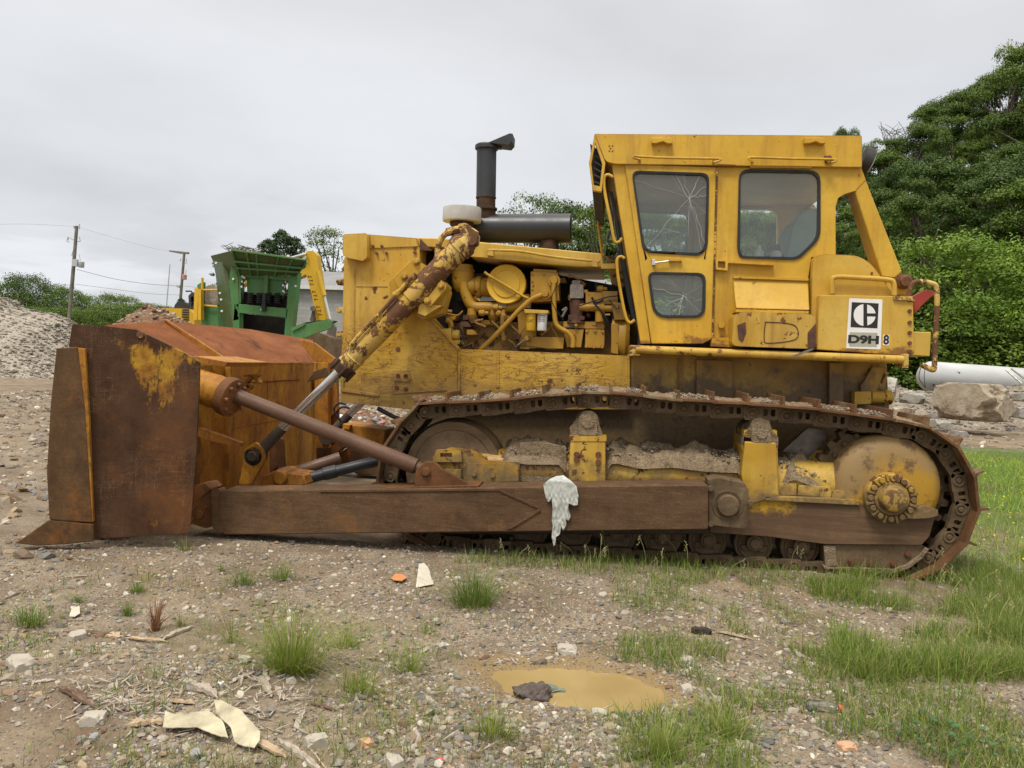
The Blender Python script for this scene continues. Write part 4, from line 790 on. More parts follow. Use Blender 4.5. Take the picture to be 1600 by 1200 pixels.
# carrier roller towers
def tower(sx, pts, pin, yplate, nm, mt):
    m = M(); m.prism(pts, .08, .2); m.ob(nm, MT[mt], fr, .012)
m = M(); m.prism([(891, 684), (946, 684), (946, 757), (888, 757)], .06, .36); m.prism([(889, 681), (948, 681), (948, 690), (889, 690)], .055, .37); tw = m.ob('roller_tower', MT['frame_yellow'], fr, .008)
m = M(); m.prism(rnd([(893, 684), (901, 664), (905, 650), (912, 642), (926, 642), (934, 650), (936, 664), (944, 684)], 4), .09, .22); m.prism(rnd([(906, 648), (931, 648), (934, 680), (903, 680)], 5), .06, .1); m.lathe(P(919, 659, .06), (0, -1, 0), [(0, .05), (.01, .05), (.012, .03), (.014, .01)], 20)
m.prism([(890, 668), (905, 650), (893, 690)], .1, .12); m.ob('roller_bracket', MT['caked_mud'], fr, .006)
m = M()
for x, y in ((901, 710), (935, 710), (935, 722), (901, 718)): m.bolt(x, y, .06, .022, .016, 12)
m.each('tower_bolt', MT['rust_bolt'], fr, .001)
m = M(); m.prism([(1164, 690), (1213, 692), (1217, 775), (1168, 790), (1158, 740)], .03, .36); m.ob('roller_tower', MT['frame_yellow'], fr, .010)
m = M(); m.prism(rnd([(1160, 700), (1162, 678), (1172, 668), (1176, 655), (1186, 652), (1202, 657), (1206, 672), (1216, 682), (1216, 700)], 4), .06, .34); m.prism(rnd([(1176, 662), (1202, 665), (1206, 693), (1174, 691)], 5), .03, .07); m.lathe(P(1190, 677, .03), (0, -1, 0), [(0, .04), (.01, .04), (.012, .02)], 18); m.ob('roller_bracket', MT['caked_mud'], fr, .008)
m = M(); m.lathe(P(919, 657, .40), (0, -1, 0), [(0, .10), (.06, .10), (.06, .08), (.14, .08), (.14, .10), (.2, .10)], 24); m.lathe(P(1170, 672, .40), (0, -1, 0), [(0, .10), (.06, .10), (.06, .08), (.14, .08), (.14, .10), (.22, .10), (.23, .05)], 24); parts += m.each('carrier_roller', MT['track_dirty'], dz, .003)
m = M(); m.prism([(1222, 705), (1262, 668), (1292, 672), (1290, 690), (1257, 721), (1230, 708)], .45, .5); m.ob('support_plate', MT['rod_dull'], fr, .005)
parts.append(fr)
# bottom rollers
xr = [P(1250, 856, .2).x-k*.345 for k in range(7)]; zr = P(1186, 851, .2).z
for i, x in enumerate(xr):
    m = M(); m.lathe((x, .44, zr), (0, -1, 0), [(0, .14), (.05, .14), (.05, .11), (.19, .11), (.19, .145), (.235, .145), (.24, .12), (.25, .115), (.25, .10), (.245, .09)], 36)
    m.lathe((x, .24, zr+.02), (0, -1, 0), [(0, .06), (.10, .06), (.105, .04), (.12, .038)], 20); m.slab([(x-.10, .17, zr-.005), (x+.10, .17, zr-.005), (x+.09, .17, zr-.045), (x+.045, .17, zr-.05), (x+.03, .17, zr-.025), (x-.03, .17, zr-.025), (x-.045, .17, zr-.05), (x-.09, .17, zr-.045)], (), (0, .05, 0))
    parts.append(m.ob('track_roller', MT['idler_steel'], dz, .003))
for o in parts:
    if o.name.startswith('track_roller'): continue
    mirror(o)
# dirt heaped on the frame
def heap(name, line, Ya, Yb, mat, seed, par, rough=.034, nx=150, ny=14, base=-.06, drop=.16):
    """line: photo pixels of the crest at mid depth"""
    Ym = (Ya+Yb)/2; W = [P(*q, Ym) if len(q) == 2 else Vector(q) for q in line]; bm = bmesh.new(); V = []
    for i in range(nx+1):
        x = W[0].x+(W[-1].x-W[0].x)*i/nx; k = 0
        while k < len(W)-2 and W[k+1].x < x: k += 1
        t = (x-W[k].x)/(W[k+1].x-W[k].x); z = W[k].z+(W[k+1].z-W[k].z)*t; row = []
        for j in range(ny+1):
            s = j/ny; y = Ya+(Yb-Ya)*s; prof = math.sin(math.pi*min(max(s, .0), 1))**.6
            p = Vector((x*5+seed, y*6, 0)); h = (noise.fractal(p, 1, 2, 5)*.8+abs(noise.noise(p*2.6))*.9+abs(noise.noise(p*5))*.15-.25)*rough*2.2
            edge = min(1, min(i, nx-i)/6)
            row.append(bm.verts.new((x+random.uniform(-.004, .004), y, z-drop*(1-prof)+h*prof*1.2+base*(1-edge))))
        V.append(row)
    for i in range(nx):
        for j in range(ny): bm.faces.new((V[i][j], V[i+1][j], V[i+1][j+1], V[i][j+1])).smooth = True
    me = bpy.data.meshes.new(name); bm.to_mesh(me); bm.free(); o = link(name, me, MT[mat], par); tag(o, kind='stuff'); return o
heap('caked_dirt', [(790, 690), (800, 686), (830, 690), (888, 690)], .10, .5, 'caked_mud', 3, fr, nx=50)
heap('caked_dirt', [(946, 690), (965, 688), (1000, 696), (1050, 694), (1100, 700), (1160, 702)], .10, .5, 'caked_mud', 9, fr, nx=110)
heap('caked_dirt', [(1216, 715), (1235, 712), (1262, 722), (1290, 736), (1330, 762)], .10, .5, 'caked_mud', 15, fr, nx=70)
heap('caked_dirt', [(p.x, 0, p.z+.012) for p in tp[:19]], .012, .60, 'caked_mud', 23, dz, rough=.014, nx=260, ny=16, base=-.02, drop=.035)
# ------------------------------------------------------------------ terrain
pud = G(900, 1071); MOUND = G(330, 1130)
def sstep(a, b, x):
    t = np.clip((x-a)/(b-a), 0, 1); return t*t*(3-2*t)
def vnoise(x, y, seed=0):
    """smooth value noise, vectorised"""
    xi = np.floor(x).astype(np.int64); yi = np.floor(y).astype(np.int64); fx = x-xi; fy = y-yi; fx = fx*fx*(3-2*fx); fy = fy*fy*(3-2*fy)
    def h(a, b):
        v = np.sin(a*127.1+b*311.7+seed*74.7)*43758.5453; return v-np.floor(v)
    return (h(xi, yi)*(1-fx)+h(xi+1, yi)*fx)*(1-fy)+(h(xi, yi+1)*(1-fx)+h(xi+1, yi+1)*fx)*fy
def fbm(x, y, seed=0, o=4):
    s = 0; a = .5; 
    for k in range(o): s = s+a*(vnoise(x*2**k, y*2**k, seed+k)-.5); a *= .5
    return s
def terr(x, y):
    x = np.asarray(x, float); y = np.asarray(y, float)
    z = .05*fbm(x*.9, y*.9, 1)+.028*fbm(x*5, y*5, 5)+.012*fbm(x*17, y*17, 9, 3)
    near = sstep(-3.0, -1.2, -np.abs(y+.0)*0+y*0-1)            # constant helper (kept flat)
    # trench worn by the near and the far track
    m = sstep(-.03, .06, y)*sstep(.78, .66, y)*sstep(-2.2, -1.6, x)*sstep(2.75, 2.5, x); z = z*(1-m)-.13*m
    m = sstep(2.05, 2.2, y)*sstep(2.95, 2.85, y)*sstep(-2.2, -1.6, x)*sstep(2.75, 2.5, x); z = z*(1-m)-.13*m
    flatm = sstep(-.9, -.5, y)*sstep(3.4, 3.0, y)*sstep(-4.4, -4.1, x)*sstep(2.6, 2.3, x); z = z*(1-.7*flatm)-.02*flatm
    # puddle basin
    dx = (x-pud.x)/.45; dy = (y-pud.y)/.29; d = np.sqrt(dx*dx+dy*dy)+.45*fbm(x*3.1, y*3.1, 21)+.30*fbm(x*16, y*16, 3); b = sstep(1.25, .62, d); z = z*(1-sstep(1.9, 1.0, d)*.85)+.006*sstep(1.9, 1.0, d)-.035*b
    # low mound with the splintered wood, lower left
    dx = (x-MOUND.x)/1.3; dy = (y-MOUND.y)/.5; z = z+.09*np.exp(-(dx*dx+dy*dy))
    # far field: gentle roll, then the wooded slope behind and to the right
    r = sstep(8, 30, np.hypot(x, y)); z = z+r*.5*fbm(x*.07, y*.07, 31, 3)
    hill = np.clip(y-26, 0, 40)*(.05+.0135*np.clip(x+2, 0, 38)); hill = hill*sstep(26, 34, y); z = z+hill
    return z
def tz(x, y): return float(terr(x, y))
G0 = G
def G(px, py, z=0.0):
    g = G0(px, py)
    for _ in range(6): g = G0(px, py, tz(g.x, g.y))
    return g
def axisv(segs):
    out = []
    for a, b, n in segs: out += list(np.linspace(a, b, n, endpoint=False))
    return np.array(out+[segs[-1][1]])
gx = axisv([(-600, -120, 10), (-120, -30, 30), (-30, -8, 60), (-8, -4.2, 60), (-4.2, 5, 300), (5, 12, 70), (12, 40, 60), (40, 120, 40), (120, 600, 10)])
gy = axisv([(-60, -8, 12), (-8, -4.6, 20), (-4.6, 1.0, 220), (1.0, 8, 90), (8, 30, 70), (30, 120, 60), (120, 900, 14)])
XX, YY = np.meshgrid(gx, gy); ZZ = terr(XX, YY); nx, ny = len(gx), len(gy)
def mesh_np(name, verts, faces_flat, nper, smooth=False, mat=None, col=None):
    me = bpy.data.meshes.new(name); nv = len(verts); nf = len(faces_flat)//nper
    me.vertices.add(nv); me.vertices.foreach_set('co', np.asarray(verts, np.float32).ravel())
    me.loops.add(nf*nper); me.loops.foreach_set('vertex_index', np.asarray(faces_flat, np.int32).ravel())
    me.polygons.add(nf); me.polygons.foreach_set('loop_start', np.arange(0, nf*nper, nper, dtype=np.int32))
    me.update(calc_edges=True); me.polygons.foreach_set('use_smooth', np.full(nf, smooth, bool))
    if col is not None:
        ca = me.color_attributes.new('tint', 'FLOAT_COLOR', 'POINT'); ca.data.foreach_set('color', np.asarray(col, np.float32).ravel())
    if mat: me.materials.append(mat)
    me.validate(); return me
idx = np.arange(nx*ny).reshape(ny, nx)
F = np.stack([idx[:-1, :-1], idx[:-1, 1:], idx[1:, 1:], idx[1:, :-1]], -1).reshape(-1, 4)
def ground_mat():
    n = N('ground', .93, 0, .2); n.co()
    big = n.noise(.55, 5, .6, off=(3, 1, 0)); mid = n.noise(2.6, 7, .65, off=(1, 7, 0)); fine = n.noise(38, 6, .7)
    soil = n.mix(n.ramp(mid, .35, .65), (.150, .108, .068), (.300, .238, .160)); soil = n.mix(n.ramp(fine, .4, .7, 0, .5), soil, (.095, .064, .038))
    v = n.vor(85); pc = n.nd.new('ShaderNodeSeparateColor'); n.L(v.outputs['Color'], pc.inputs[0])
    peb = n.mix(n.ramp(pc.outputs[0], 0, 1), (.13, .115, .10), (.42, .37, .29)); peb = n.mix(n.ramp(pc.outputs[1], .86, .9), peb, (.5, .46, .39))
    pm = n.op('MULTIPLY', n.ramp(v.outputs['Distance'], .46, .36), n.ramp(n.op('ADD', n.op('MULTIPLY', pc.outputs[2], .45), n.op('ADD', big, n.op('MULTIPLY', mid, .35))), .82, .98))
    c = n.mix(n.op('MULTIPLY', pm, .9), soil, peb)
    # green turf beyond the machine to the right and far meadow
    sx = n.nd.new('ShaderNodeSeparateXYZ'); n.L(n.vec(), sx.inputs[0])
    turf = n.op('MULTIPLY', n.ramp(n.op('ADD', sx.outputs[0], n.ramp(mid, .2, .8, -1.2, 1.2)), 2.6, 4.4), n.ramp(n.op('ADD', sx.outputs[1], n.ramp(mid, .2, .8, -.8, .8)), -.9, .5))
    turf = n.op('MULTIPLY', turf, n.ramp(n.op('ADD', sx.outputs[1], n.ramp(mid, .2, .8, -1.5, 1.5)), 12.5, 10.5))
    far = n.ramp(n.op('ADD', sx.outputs[1], n.ramp(big, .2, .8, -3, 3)), 26, 30); turf = n.op('MAXIMUM', turf, far)
    c = n.mix(turf, c, n.mix(n.ramp(fine, .3, .7), (.045, .075, .014), (.10, .15, .03)))
    wet = n.noise(.9, 6, .65, off=(8, 2, 0)); c = n.mix(n.ramp(wet, .50, .64, 0, .55), c, (.105, .066, .038)); c = n.mix(n.ramp(n.noise(.7, 4, .6, off=(1, 5, 0)), .56, .66, 0, .5), c, (.27, .19, .10))
    # ochre silt round the puddle
    dd = n.nd.new('ShaderNodeVectorMath'); dd.operation = 'DISTANCE'; n.L(n.vec((1, 1.5, 0)), dd.inputs[0]); dd.inputs[1].default_value = (pud.x, pud.y*1.5, 0)
    c = n.mix(n.ramp(n.op('ADD', dd.outputs['Value'], n.op('ADD', n.ramp(mid, .2, .8, -.2, .2), n.ramp(fine, .2, .8, -.15, .15))), .66, .44, 0, .92), c, (.225, .155, .072))
    n.color(c); h = n.op('ADD', n.op('MULTIPLY', fine, .5), n.op('MULTIPLY', n.ramp(v.outputs['Distance'], .5, .1), pm)); n.bump(h, .8, .012); MT['ground'] = n.m
ground_mat()
gme = mesh_np('ground', np.stack([XX.ravel(), YY.ravel(), ZZ.ravel()], -1), F.ravel(), 4, True, MT['ground'])
go = link('ground', gme); tag(go, 'gravelly brown yard ground with turf beyond', None, kind='structure')
n = N('puddle_water', .03, 0, 1.0); n.co(); k = n.noise(2.5, 3, .5); n.color(n.mix(n.ramp(k, .3, .7), (.285, .20, .080), (.36, .26, .11))); MT['puddle_water'] = n.m; n.bump(n.noise(7, 3, .5), .04, .01)
m = M(); m.slab([(pud.x+math.cos(2*math.pi*k/48)*.85, pud.y+math.sin(2*math.pi*k/48)*.56, -.012) for k in range(48)], (), (0, 0, -.02)); o = m.ob('puddle', MT['puddle_water'], None, 0); tag(o, 'shallow muddy ochre puddle in the gravel', None, kind='structure')
# ------------------------------------------------------------------ stones
def ico():
    t = (1+5**.5)/2; v = np.array([(-1, t, 0), (1, t, 0), (-1, -t, 0), (1, -t, 0), (0, -1, t), (0, 1, t), (0, -1, -t), (0, 1, -t), (t, 0, -1), (t, 0, 1), (-t, 0, -1), (-t, 0, 1)], float)
    f = np.array([(0, 11, 5), (0, 5, 1), (0, 1, 7), (0, 7, 10), (0, 10, 11), (1, 5, 9), (5, 11, 4), (11, 10, 2), (10, 7, 6), (7, 1, 8), (3, 9, 4), (3, 4, 2), (3, 2, 6), (3, 6, 8), (3, 8, 9), (4, 9, 5), (2, 4, 11), (6, 2, 10), (8, 6, 7), (9, 8, 1)])
    return v/np.linalg.norm(v[0]), f
IV, IF = ico()
PAL = np.array([(.33, .29, .235), (.225, .20, .17), (.42, .365, .28), (.15, .135, .12), (.28, .215, .14), (.54, .49, .40), (.20, .13, .08), (.165, .155, .14), (.31, .225, .14), (.24, .195, .14), (.18, .13, .085)])
def stones(pos, size, rs, flatk=.55, pal=PAL, jit=.32, w=None):
    n_ = len(pos); V = np.repeat(IV[None], n_, 0)*(1+rs.uniform(-jit, jit, (n_, 12, 1)))
    sc = np.stack([rs.uniform(.7, 1.35, n_), rs.uniform(.6, 1.1, n_), rs.uniform(.35, .8, n_)*flatk/.55], -1); V = V*sc[:, None]
    a = rs.uniform(0, 2*np.pi, n_); b = rs.uniform(-.5, .5, n_); ca, sa, cb, sb = np.cos(a), np.sin(a), np.cos(b), np.sin(b)
    x, y, z = V[..., 0], V[..., 1], V[..., 2]; z2 = z*cb[:, None]+x*sb[:, None]; x2 = x*cb[:, None]-z*sb[:, None]
    X = x2*ca[:, None]-y*sa[:, None]; Y = x2*sa[:, None]+y*ca[:, None]
    V = np.stack([X, Y, z2], -1)*size[:, None, None]+pos[:, None]
    Fi = (IF[None]+(np.arange(n_)*12)[:, None, None]).reshape(-1)
    c = pal[rs.choice(len(pal), n_, p=w)]*rs.uniform(.65, 1.3, (n_, 1)); c = np.clip(c, 0, .8); c = np.concatenate([c, np.ones((n_, 1))], 1)
    return V.reshape(-1, 3), Fi, np.repeat(c, 12, 0)
n = N('stone_mix', .85, 0, .25); at = n.nd.new('ShaderNodeAttribute'); at.attribute_name = 'tint'; n.co(); k = n.noise(60, 4, .6)
n.color(n.mix(n.ramp(k, .3, .7, 0, .35), at.outputs['Color'], (.10, .08, .06))); n.bump(k, .4, .004); MT['stone_mix'] = n.m
rs = np.random.RandomState(11)
def vis_pts(n_, x0, x1, y0, y1, rs):
    """random ground points inside the photographed strip (with a margin)"""
    px = rs.uniform(x0, x1, n_); py = rs.uniform(y0, y1, n_); f = np.array(FW); r_ = np.array(RT); u_ = np.array(UP)
    d = f*FPX+r_*(px-800)[:, None]+u_*(600-py)[:, None]; t = (-1.46)/d[:, 2]; return np.array(CAM)+d*t[:, None]
def in_puddle(p, k=1.0): return (((p[:, 0]-pud.x)/.48)**2+((p[:, 1]-pud.y)/.27)**2) < k
p1 = vis_pts(120000, -150, 1750, 835, 1320, rs)
dens = fbm(p1[:, 0]*.9, p1[:, 1]*.9, 41)+.5*fbm(p1[:, 0]*4, p1[:, 1]*4, 44); keep = (dens > rs.uniform(-.24, .10, len(p1))) & ~in_puddle(p1, .80); p1 = p1[keep]
sz = .0031*np.exp(rs.normal(0, .62, len(p1)))*1.35; sz = np.clip(sz, .002, .022)
p1[:, 2] = terr(p1[:, 0], p1[:, 1])+sz*.15
V, Fi, c = stones(p1, sz*1.15, rs, w=np.array([.17, .15, .10, .11, .14, .04, .09, .06, .07, .04, .03]))
o = link('gravel', mesh_np('gravel', V, Fi, 3, False, MT['stone_mix'], c)); tag(o, 'loose grey and tan gravel scattered over the ground', 'gravel', kind='stuff')
p2 = vis_pts(6000, -150, 1750, 850, 1300, rs); p2 = p2[~in_puddle(p2, 1.3)]; dens = fbm(p2[:, 0]*1.3, p2[:, 1]*1.3, 51); p2 = p2[dens > rs.uniform(-.25, .2, len(p2))]
sz = np.clip(.0105*np.exp(rs.normal(0, .42, len(p2))), .006, .032); p2[:, 2] = terr(p2[:, 0], p2[:, 1])+sz*.12
V, Fi, c = stones(p2, sz, rs, w=np.array([.18, .14, .16, .08, .10, .10, .06, .08, .05, .03, .02]))
o = link('pebbles', mesh_np('pebbles', V, Fi, 3, False, MT['stone_mix'], c)); tag(o, 'larger pebbles lying among the gravel', 'pebbles', kind='stuff')
# rubble over the yard beyond, left of and behind the blade
def yard(n_, x0, x1, y0, y1, s0, s1, rs, w=None, pal=PAL):
    p = np.stack([rs.uniform(x0, x1, n_), y0+(y1-y0)*rs.uniform(0, 1, n_)**1.3, np.zeros(n_)], -1); s = s0*np.exp(rs.normal(0, .5, n_)); s = np.clip(s, s0*.4, s1); 
    ok = ~((p[:, 0] > -4.6) & (p[:, 0] < 2.9) & (p[:, 1] > -1) & (p[:, 1] < 3.6)); p = p[ok]; s = s[ok]; p[:, 2] = terr(p[:, 0], p[:, 1])+s*.1; return p, s
a1, s1 = yard(9000, -16, -3.4, -1.2, 16, .028, .16, rs); a2, s2 = yard(3500, -6, 12, 3.6, 16, .03, .14, rs); ok2 = ~((a2[:, 0] > 3) & (a2[:, 1] < 11)); a2, s2 = a2[ok2], s2[ok2]
a3 = np.stack([rs.uniform(-2.0, 2.4, 900), rs.uniform(.7, 2.2, 900), np.zeros(900)], -1); a3[:, 2] = terr(a3[:, 0], a3[:, 1]); s3 = rs.uniform(.008, .03, 900)
V, Fi, c = stones(np.concatenate([a1, a2, a3]), np.concatenate([s1, s2, s3]), rs)
o = link('yard_rubble', mesh_np('yard_rubble', V, Fi, 3, False, MT['stone_mix'], c)); tag(o, 'broken stone and brick scattered over the yard beyond the blade', 'rubble', kind='stuff')
# gravel lying on the upper run of the track and on the frame: parts of the machine
q = []; ss = []
for k in range(4200):
    x = rs.uniform(P(650, 620, 0).x, P(1400, 650, 0).x); i = 0
    while tp[i+1].x < x: i += 1
    t = (x-tp[i].x)/(tp[i+1].x-tp[i].x); z = tp[i].z+(tp[i+1].z-tp[i].z)*t
    if vnoise(np.array(x*5.0), np.array(3.3), 5) < .30: continue
    q.append((x, rs.uniform(.01, .56)**1.0, z+rs.uniform(0, .028))); ss.append(rs.uniform(.003, .013))
V, Fi, c = stones(np.array(q), np.array(ss), rs, pal=PAL[[0, 2, 4, 9, 8, 9]]*.9)
o = link('loose_gravel', mesh_np('loose_gravel', V, Fi, 3, False, MT['stone_mix'], c), None, trk); o.parent = dz; o.matrix_parent_inverse = Matrix.Translation(-world_loc(dz)); tag(o, kind='stuff')
q = []; ss = []
for k in range(3000):
    px = rs.uniform(800, 1330); y = rs.uniform(.12, .46); cl = np.interp(px, [800, 830, 888, 946, 1000, 1100, 1160, 1216, 1262, 1290, 1330], [690, 691, 692, 691, 699, 703, 705, 714, 724, 738, 764])
    w = P(px, cl, .3); s = (y-.3)/.22; q.append((w.x, y, w.z-.10*s*s-.0)); ss.append(.005*float(np.exp(rs.normal(0, .55))) )
V, Fi, c = stones(np.array(q), np.array(ss), rs, pal=PAL[[0, 2, 4, 8, 9, 10]]*.9)
o = link('loose_gravel', mesh_np('loose_gravel', V, Fi, 3, False, MT['stone_mix'], c), None, None); o.parent = dz; o.matrix_parent_inverse = Matrix.Translation(-world_loc(dz)); tag(o, kind='stuff')
# single stones that stand out
def soil_stone(name, c, sc, seed, mat, par=None, sub=3, rough=.5):
    bm = bmesh.new(); bmesh.ops.create_icosphere(bm, subdivisions=sub, radius=1)
    for v in bm.verts:
        p = v.co.copy(); d = .30*noise.noise(p*1.1+Vector((seed, 0, 0)))+.16*noise.noise(p*2.7+Vector((0, seed, 0)))+.06*noise.noise(p*7+Vector((0, 0, seed)))
        q = p*(1+d*rough*2); q = Vector([max(-.72, min(.72, t)) for t in q]); v.co = Vector((q.x*sc[0], q.y*sc[1], q.z*sc[2]))
    me = bpy.data.meshes.new(name); bm.to_mesh(me); bm.free(); o = link(name, me, mat, par)
    if par is None: o.location = c
    return o
def rockmat(name, a, b, c3=(.1, .07, .05), bd=.05):
    n = N(name, .88, 0, .25); k = n.noise(3.2, 8, .7); c = n.mix(n.ramp(k, .35, .65), a, b); q = n.noise(1.4, 8, .7, off=(4, 4, 4)); c = n.mix(n.ramp(q, .5, .62, 0, .8), c, c3); n.color(c); n.bump(n.noise(8 if bd > .01 else 30, 6, .65), .6, bd); MT[name] = n.m
rockmat('boulder', (.27, .205, .135), (.42, .36, .275), (.13, .08, .045)); rockmat('concrete', (.25, .23, .195), (.37, .345, .30), (.19, .155, .12)); rockmat('pale_stone', (.32, .28, .22), (.46, .42, .345), (.33, .26, .18), bd=.002); rockmat('grey_stone', (.22, .21, .2), (.34, .32, .3), (.17, .14, .11), bd=.002); rockmat('orange_stone', (.42, .24, .13), (.52, .33, .2), (.3, .17, .09), bd=.002)
spec = [(886, 1012, 17, 'pale_stone', 'whitish angular stone just above the muddy puddle'), (120, 1080-90, 16, 'pale_stone', 'whitish block of stone beside the dark stick at far left'), (33, 1030, 26, 'pale_stone', 'crumbly cream stone at the left edge below the grass tuft'), (493, 1152, 19, 'pale_stone', 'long pale stone next to the split plank at the bottom'), (306, 1175, 14, 'grey_stone', 'light grey stone below the torn cream panels'), (146, 1118, 19, 'pale_stone', 'chalky lump among the splintered wood at lower left'), (147, 1150, 9, 'grey_stone', 'bluish grey stone below the chalky lump'), (383, 1028, 11, 'pale_stone', 'squarish pale stone left of the tall grass clump'), (943, 928, 9, 'pale_stone', 'tan stone in front of the crawler track'), (615, 1185, 19, 'pale_stone', 'light stone left of the red bottle cap'), (1323, 1164, 15, 'orange_stone', 'orange brown stone near the bottom edge'), (1072, 1073, 13, 'pale_stone', 'cream stone pair right of the puddle'), (936, 1112, 14, 'pale_stone', 'chalky stone at the lower rim of the puddle'), (1072, 1030, 14, 'pale_stone', 'pale half buried stone above right of the puddle'), (573, 1158, 12, 'orange_stone', 'reddish brown stone fragment near the bottom'), (1008, 1172, 15, 'boulder', 'brown stone inside the grass at the bottom')]
for i, (px, py, r, mt, lab) in enumerate(spec):
    g = G(px, py+r*.5); g.z = tz(g.x, g.y); s = S(r, px, py, g.y)*1.05
    o = soil_stone('stone', (g.x, g.y, g.z+s*.2), (s*1.15, s*.8, s*.62), i*3.7, MT[mt], sub=3, rough=.75); o.rotation_euler = (0, 0, i*1.3); tag(o, lab, 'stone', 'single stones lying on the gravel')
# ------------------------------------------------------------------ grass
def blades(base, h, w, rs, lean=.35, curl=.5, tint=None, segs=3, ang=None):
    """base: (n,3); every blade a tapering bent ribbon"""
    n_ = len(base); a = rs.uniform(0, 2*np.pi, n_) if ang is None else ang; l = np.abs(rs.normal(0, 1, n_))*lean; dx, dy = np.cos(a), np.sin(a); b = a+np.pi/2+rs.uniform(-.6, .6, n_); wx, wy = np.cos(b), np.sin(b)
    rows = []
    for k in range(segs+1):
        t = k/segs; out = (l*t+curl*l*t*t)*h; z = h*t*(1-.28*l*t); ww = w*(1-t)**.7*.5 if k < segs else w*0
        c = base+np.stack([dx*out, dy*out, z], -1); o = np.stack([wx*ww, wy*ww, ww*0], -1); rows.append(c-o); rows.append(c+o)
    V = np.stack(rows, 1); m_ = 2*(segs+1); f = []
    for k in range(segs): f.append([2*k, 2*k+1, 2*k+3, 2*k+2])
    Fi = (np.array(f)[None]+(np.arange(n_)*m_)[:, None, None]).reshape(-1)
    if tint is None: tint = GT[rs.choice(len(GT), n_)]
    c = tint*rs.uniform(.7, 1.25, (n_, 1)); c = np.concatenate([c, np.ones((n_, 1))], 1); return V.reshape(-1, 3), Fi, np.repeat(c, m_, 0)
GT = np.array([(.12, .20, .022), (.19, .27, .035), (.085, .16, .020), (.25, .29, .05), (.15, .23, .03), (.34, .30, .12)])
n = N('grass_blade', .5, 0, .3); at = n.nd.new('ShaderNodeAttribute'); at.attribute_name = 'tint'; n.color(at.outputs['Color'])
tr = n.nd.new('ShaderNodeBsdfTranslucent'); n.L(at.outputs['Color'], tr.inputs[0]); mx = n.nd.new('ShaderNodeMixShader'); mx.inputs[0].default_value = .35; n.L(n.b.outputs[0], mx.inputs[1]); n.L(tr.outputs[0], mx.inputs[2]); n.L(mx.outputs[0], n.nd['Material Output'].inputs[0]); MT['grass_blade'] = n.m
def grass_ob(name, packs, label, cat, kind=None, group=None):
    V = []; Fq = []; Cc = []; off = 0
    for v, f, c in packs: V.append(v); Fq.append(f+off); Cc.append(c); off += len(v)
    o = link(name, mesh_np(name, np.concatenate(V), np.concatenate(Fq), 4, True, MT['grass_blade'], np.concatenate(Cc))); return tag(o, label, cat, group, kind)
def disc(c, r, n_, rs): a = rs.uniform(0, 2*np.pi, n_); q = np.sqrt(rs.uniform(0, 1, n_))*r; x = c[0]+np.cos(a)*q*1.3; y = c[1]+np.sin(a)*q; return np.stack([x, y, terr(x, y)-.004], -1)
tufts = [(740, 945, 84, 48, 420, 'thick bright green grass tuft in front of the push arm'), (455, 1052, 125, 60, 620, 'tallest yellow green grass clump beside the broken wood'), (48, 977, 50, 40, 170, 'spreading green grass tuft at the left edge'), (200, 962, 36, 12, 70, 'small dark green grass tuft above the sticks'), (214, 926, 30, 16, 80, 'light green grass tuft in front of the brown end plate'), (122, 941, 22, 12, 50, 'small pale tuft near the left edge'), (283, 978, 30, 12, 50, 'small yellowish tuft right of the dead red weed'), (348, 893, 20, 8, 40, 'tiny tuft below the front of the push arm'), (380, 912, 30, 30, 120, 'low green tuft in the gravel below the push arm'), (440, 905, 34, 34, 160, 'wide green tuft nearest the front of the push arm'), (362, 1005, 70, 14, 40, 'sparse tall grass stems left of the tallest clump'), (540, 1010, 52, 34, 110, 'thin dark weedy tuft right of the tallest clump'), (560, 1085, 66, 50, 150, 'loose sprawling tuft below the tallest clump'), (640, 1050, 60, 40, 110, 'thin tuft of pale stems in bare gravel'), (770, 1150, 70, 48, 150, 'sparse wispy tuft at the bottom left of the puddle'), (1030, 1185, 90, 50, 220, 'grass tuft growing round a brown stone at the bottom'), (1135, 1150, 66, 44, 200, 'leafy green tuft near the bottom right of the puddle'), (290, 860, 30, 16, 50, 'small tuft under the blade corner'), (668, 990, 34, 18, 40, 'low weedy rosette below the thick tuft')]
for px, py, hp, rp, nb, lab in tufts:
    g = G(px, py); h = S(hp, px, py, g.y); r = S(rp, px, py, g.y); dry = py > 985 or 'yellow' in lab
    b = disc(g, r*.62, int(nb*1.1), rs); k = len(b); t = (GT[[0, 2, 4]] if not dry else GT[[1, 3, 4, 3]]); t = t[rs.choice(len(t), k)]; cc_ = np.array([g.x, g.y]); dd_ = b[:, :2]-cc_; b[:, :2] = cc_+dd_*(.25+.75*rs.uniform(0, 1, (k, 1))); dq = np.hypot(dd_[:, 0], dd_[:, 1])/(r+1e-6); an = np.arctan2(dd_[:, 1], dd_[:, 0])+rs.normal(0, .7, k); dead = rs.uniform(0, 1, k) < .16; t = np.where(dead[:, None], np.array([.36, .30, .14]), t)
    grass_ob('grass_tuft', [blades(b, h*rs.uniform(.25, 1.15, k)*(1.05-.35*dq), np.full(k, .0034), rs, .55, 1.0, t, 4, an)], lab, 'grass tuft', group='grass tufts in the gravel')
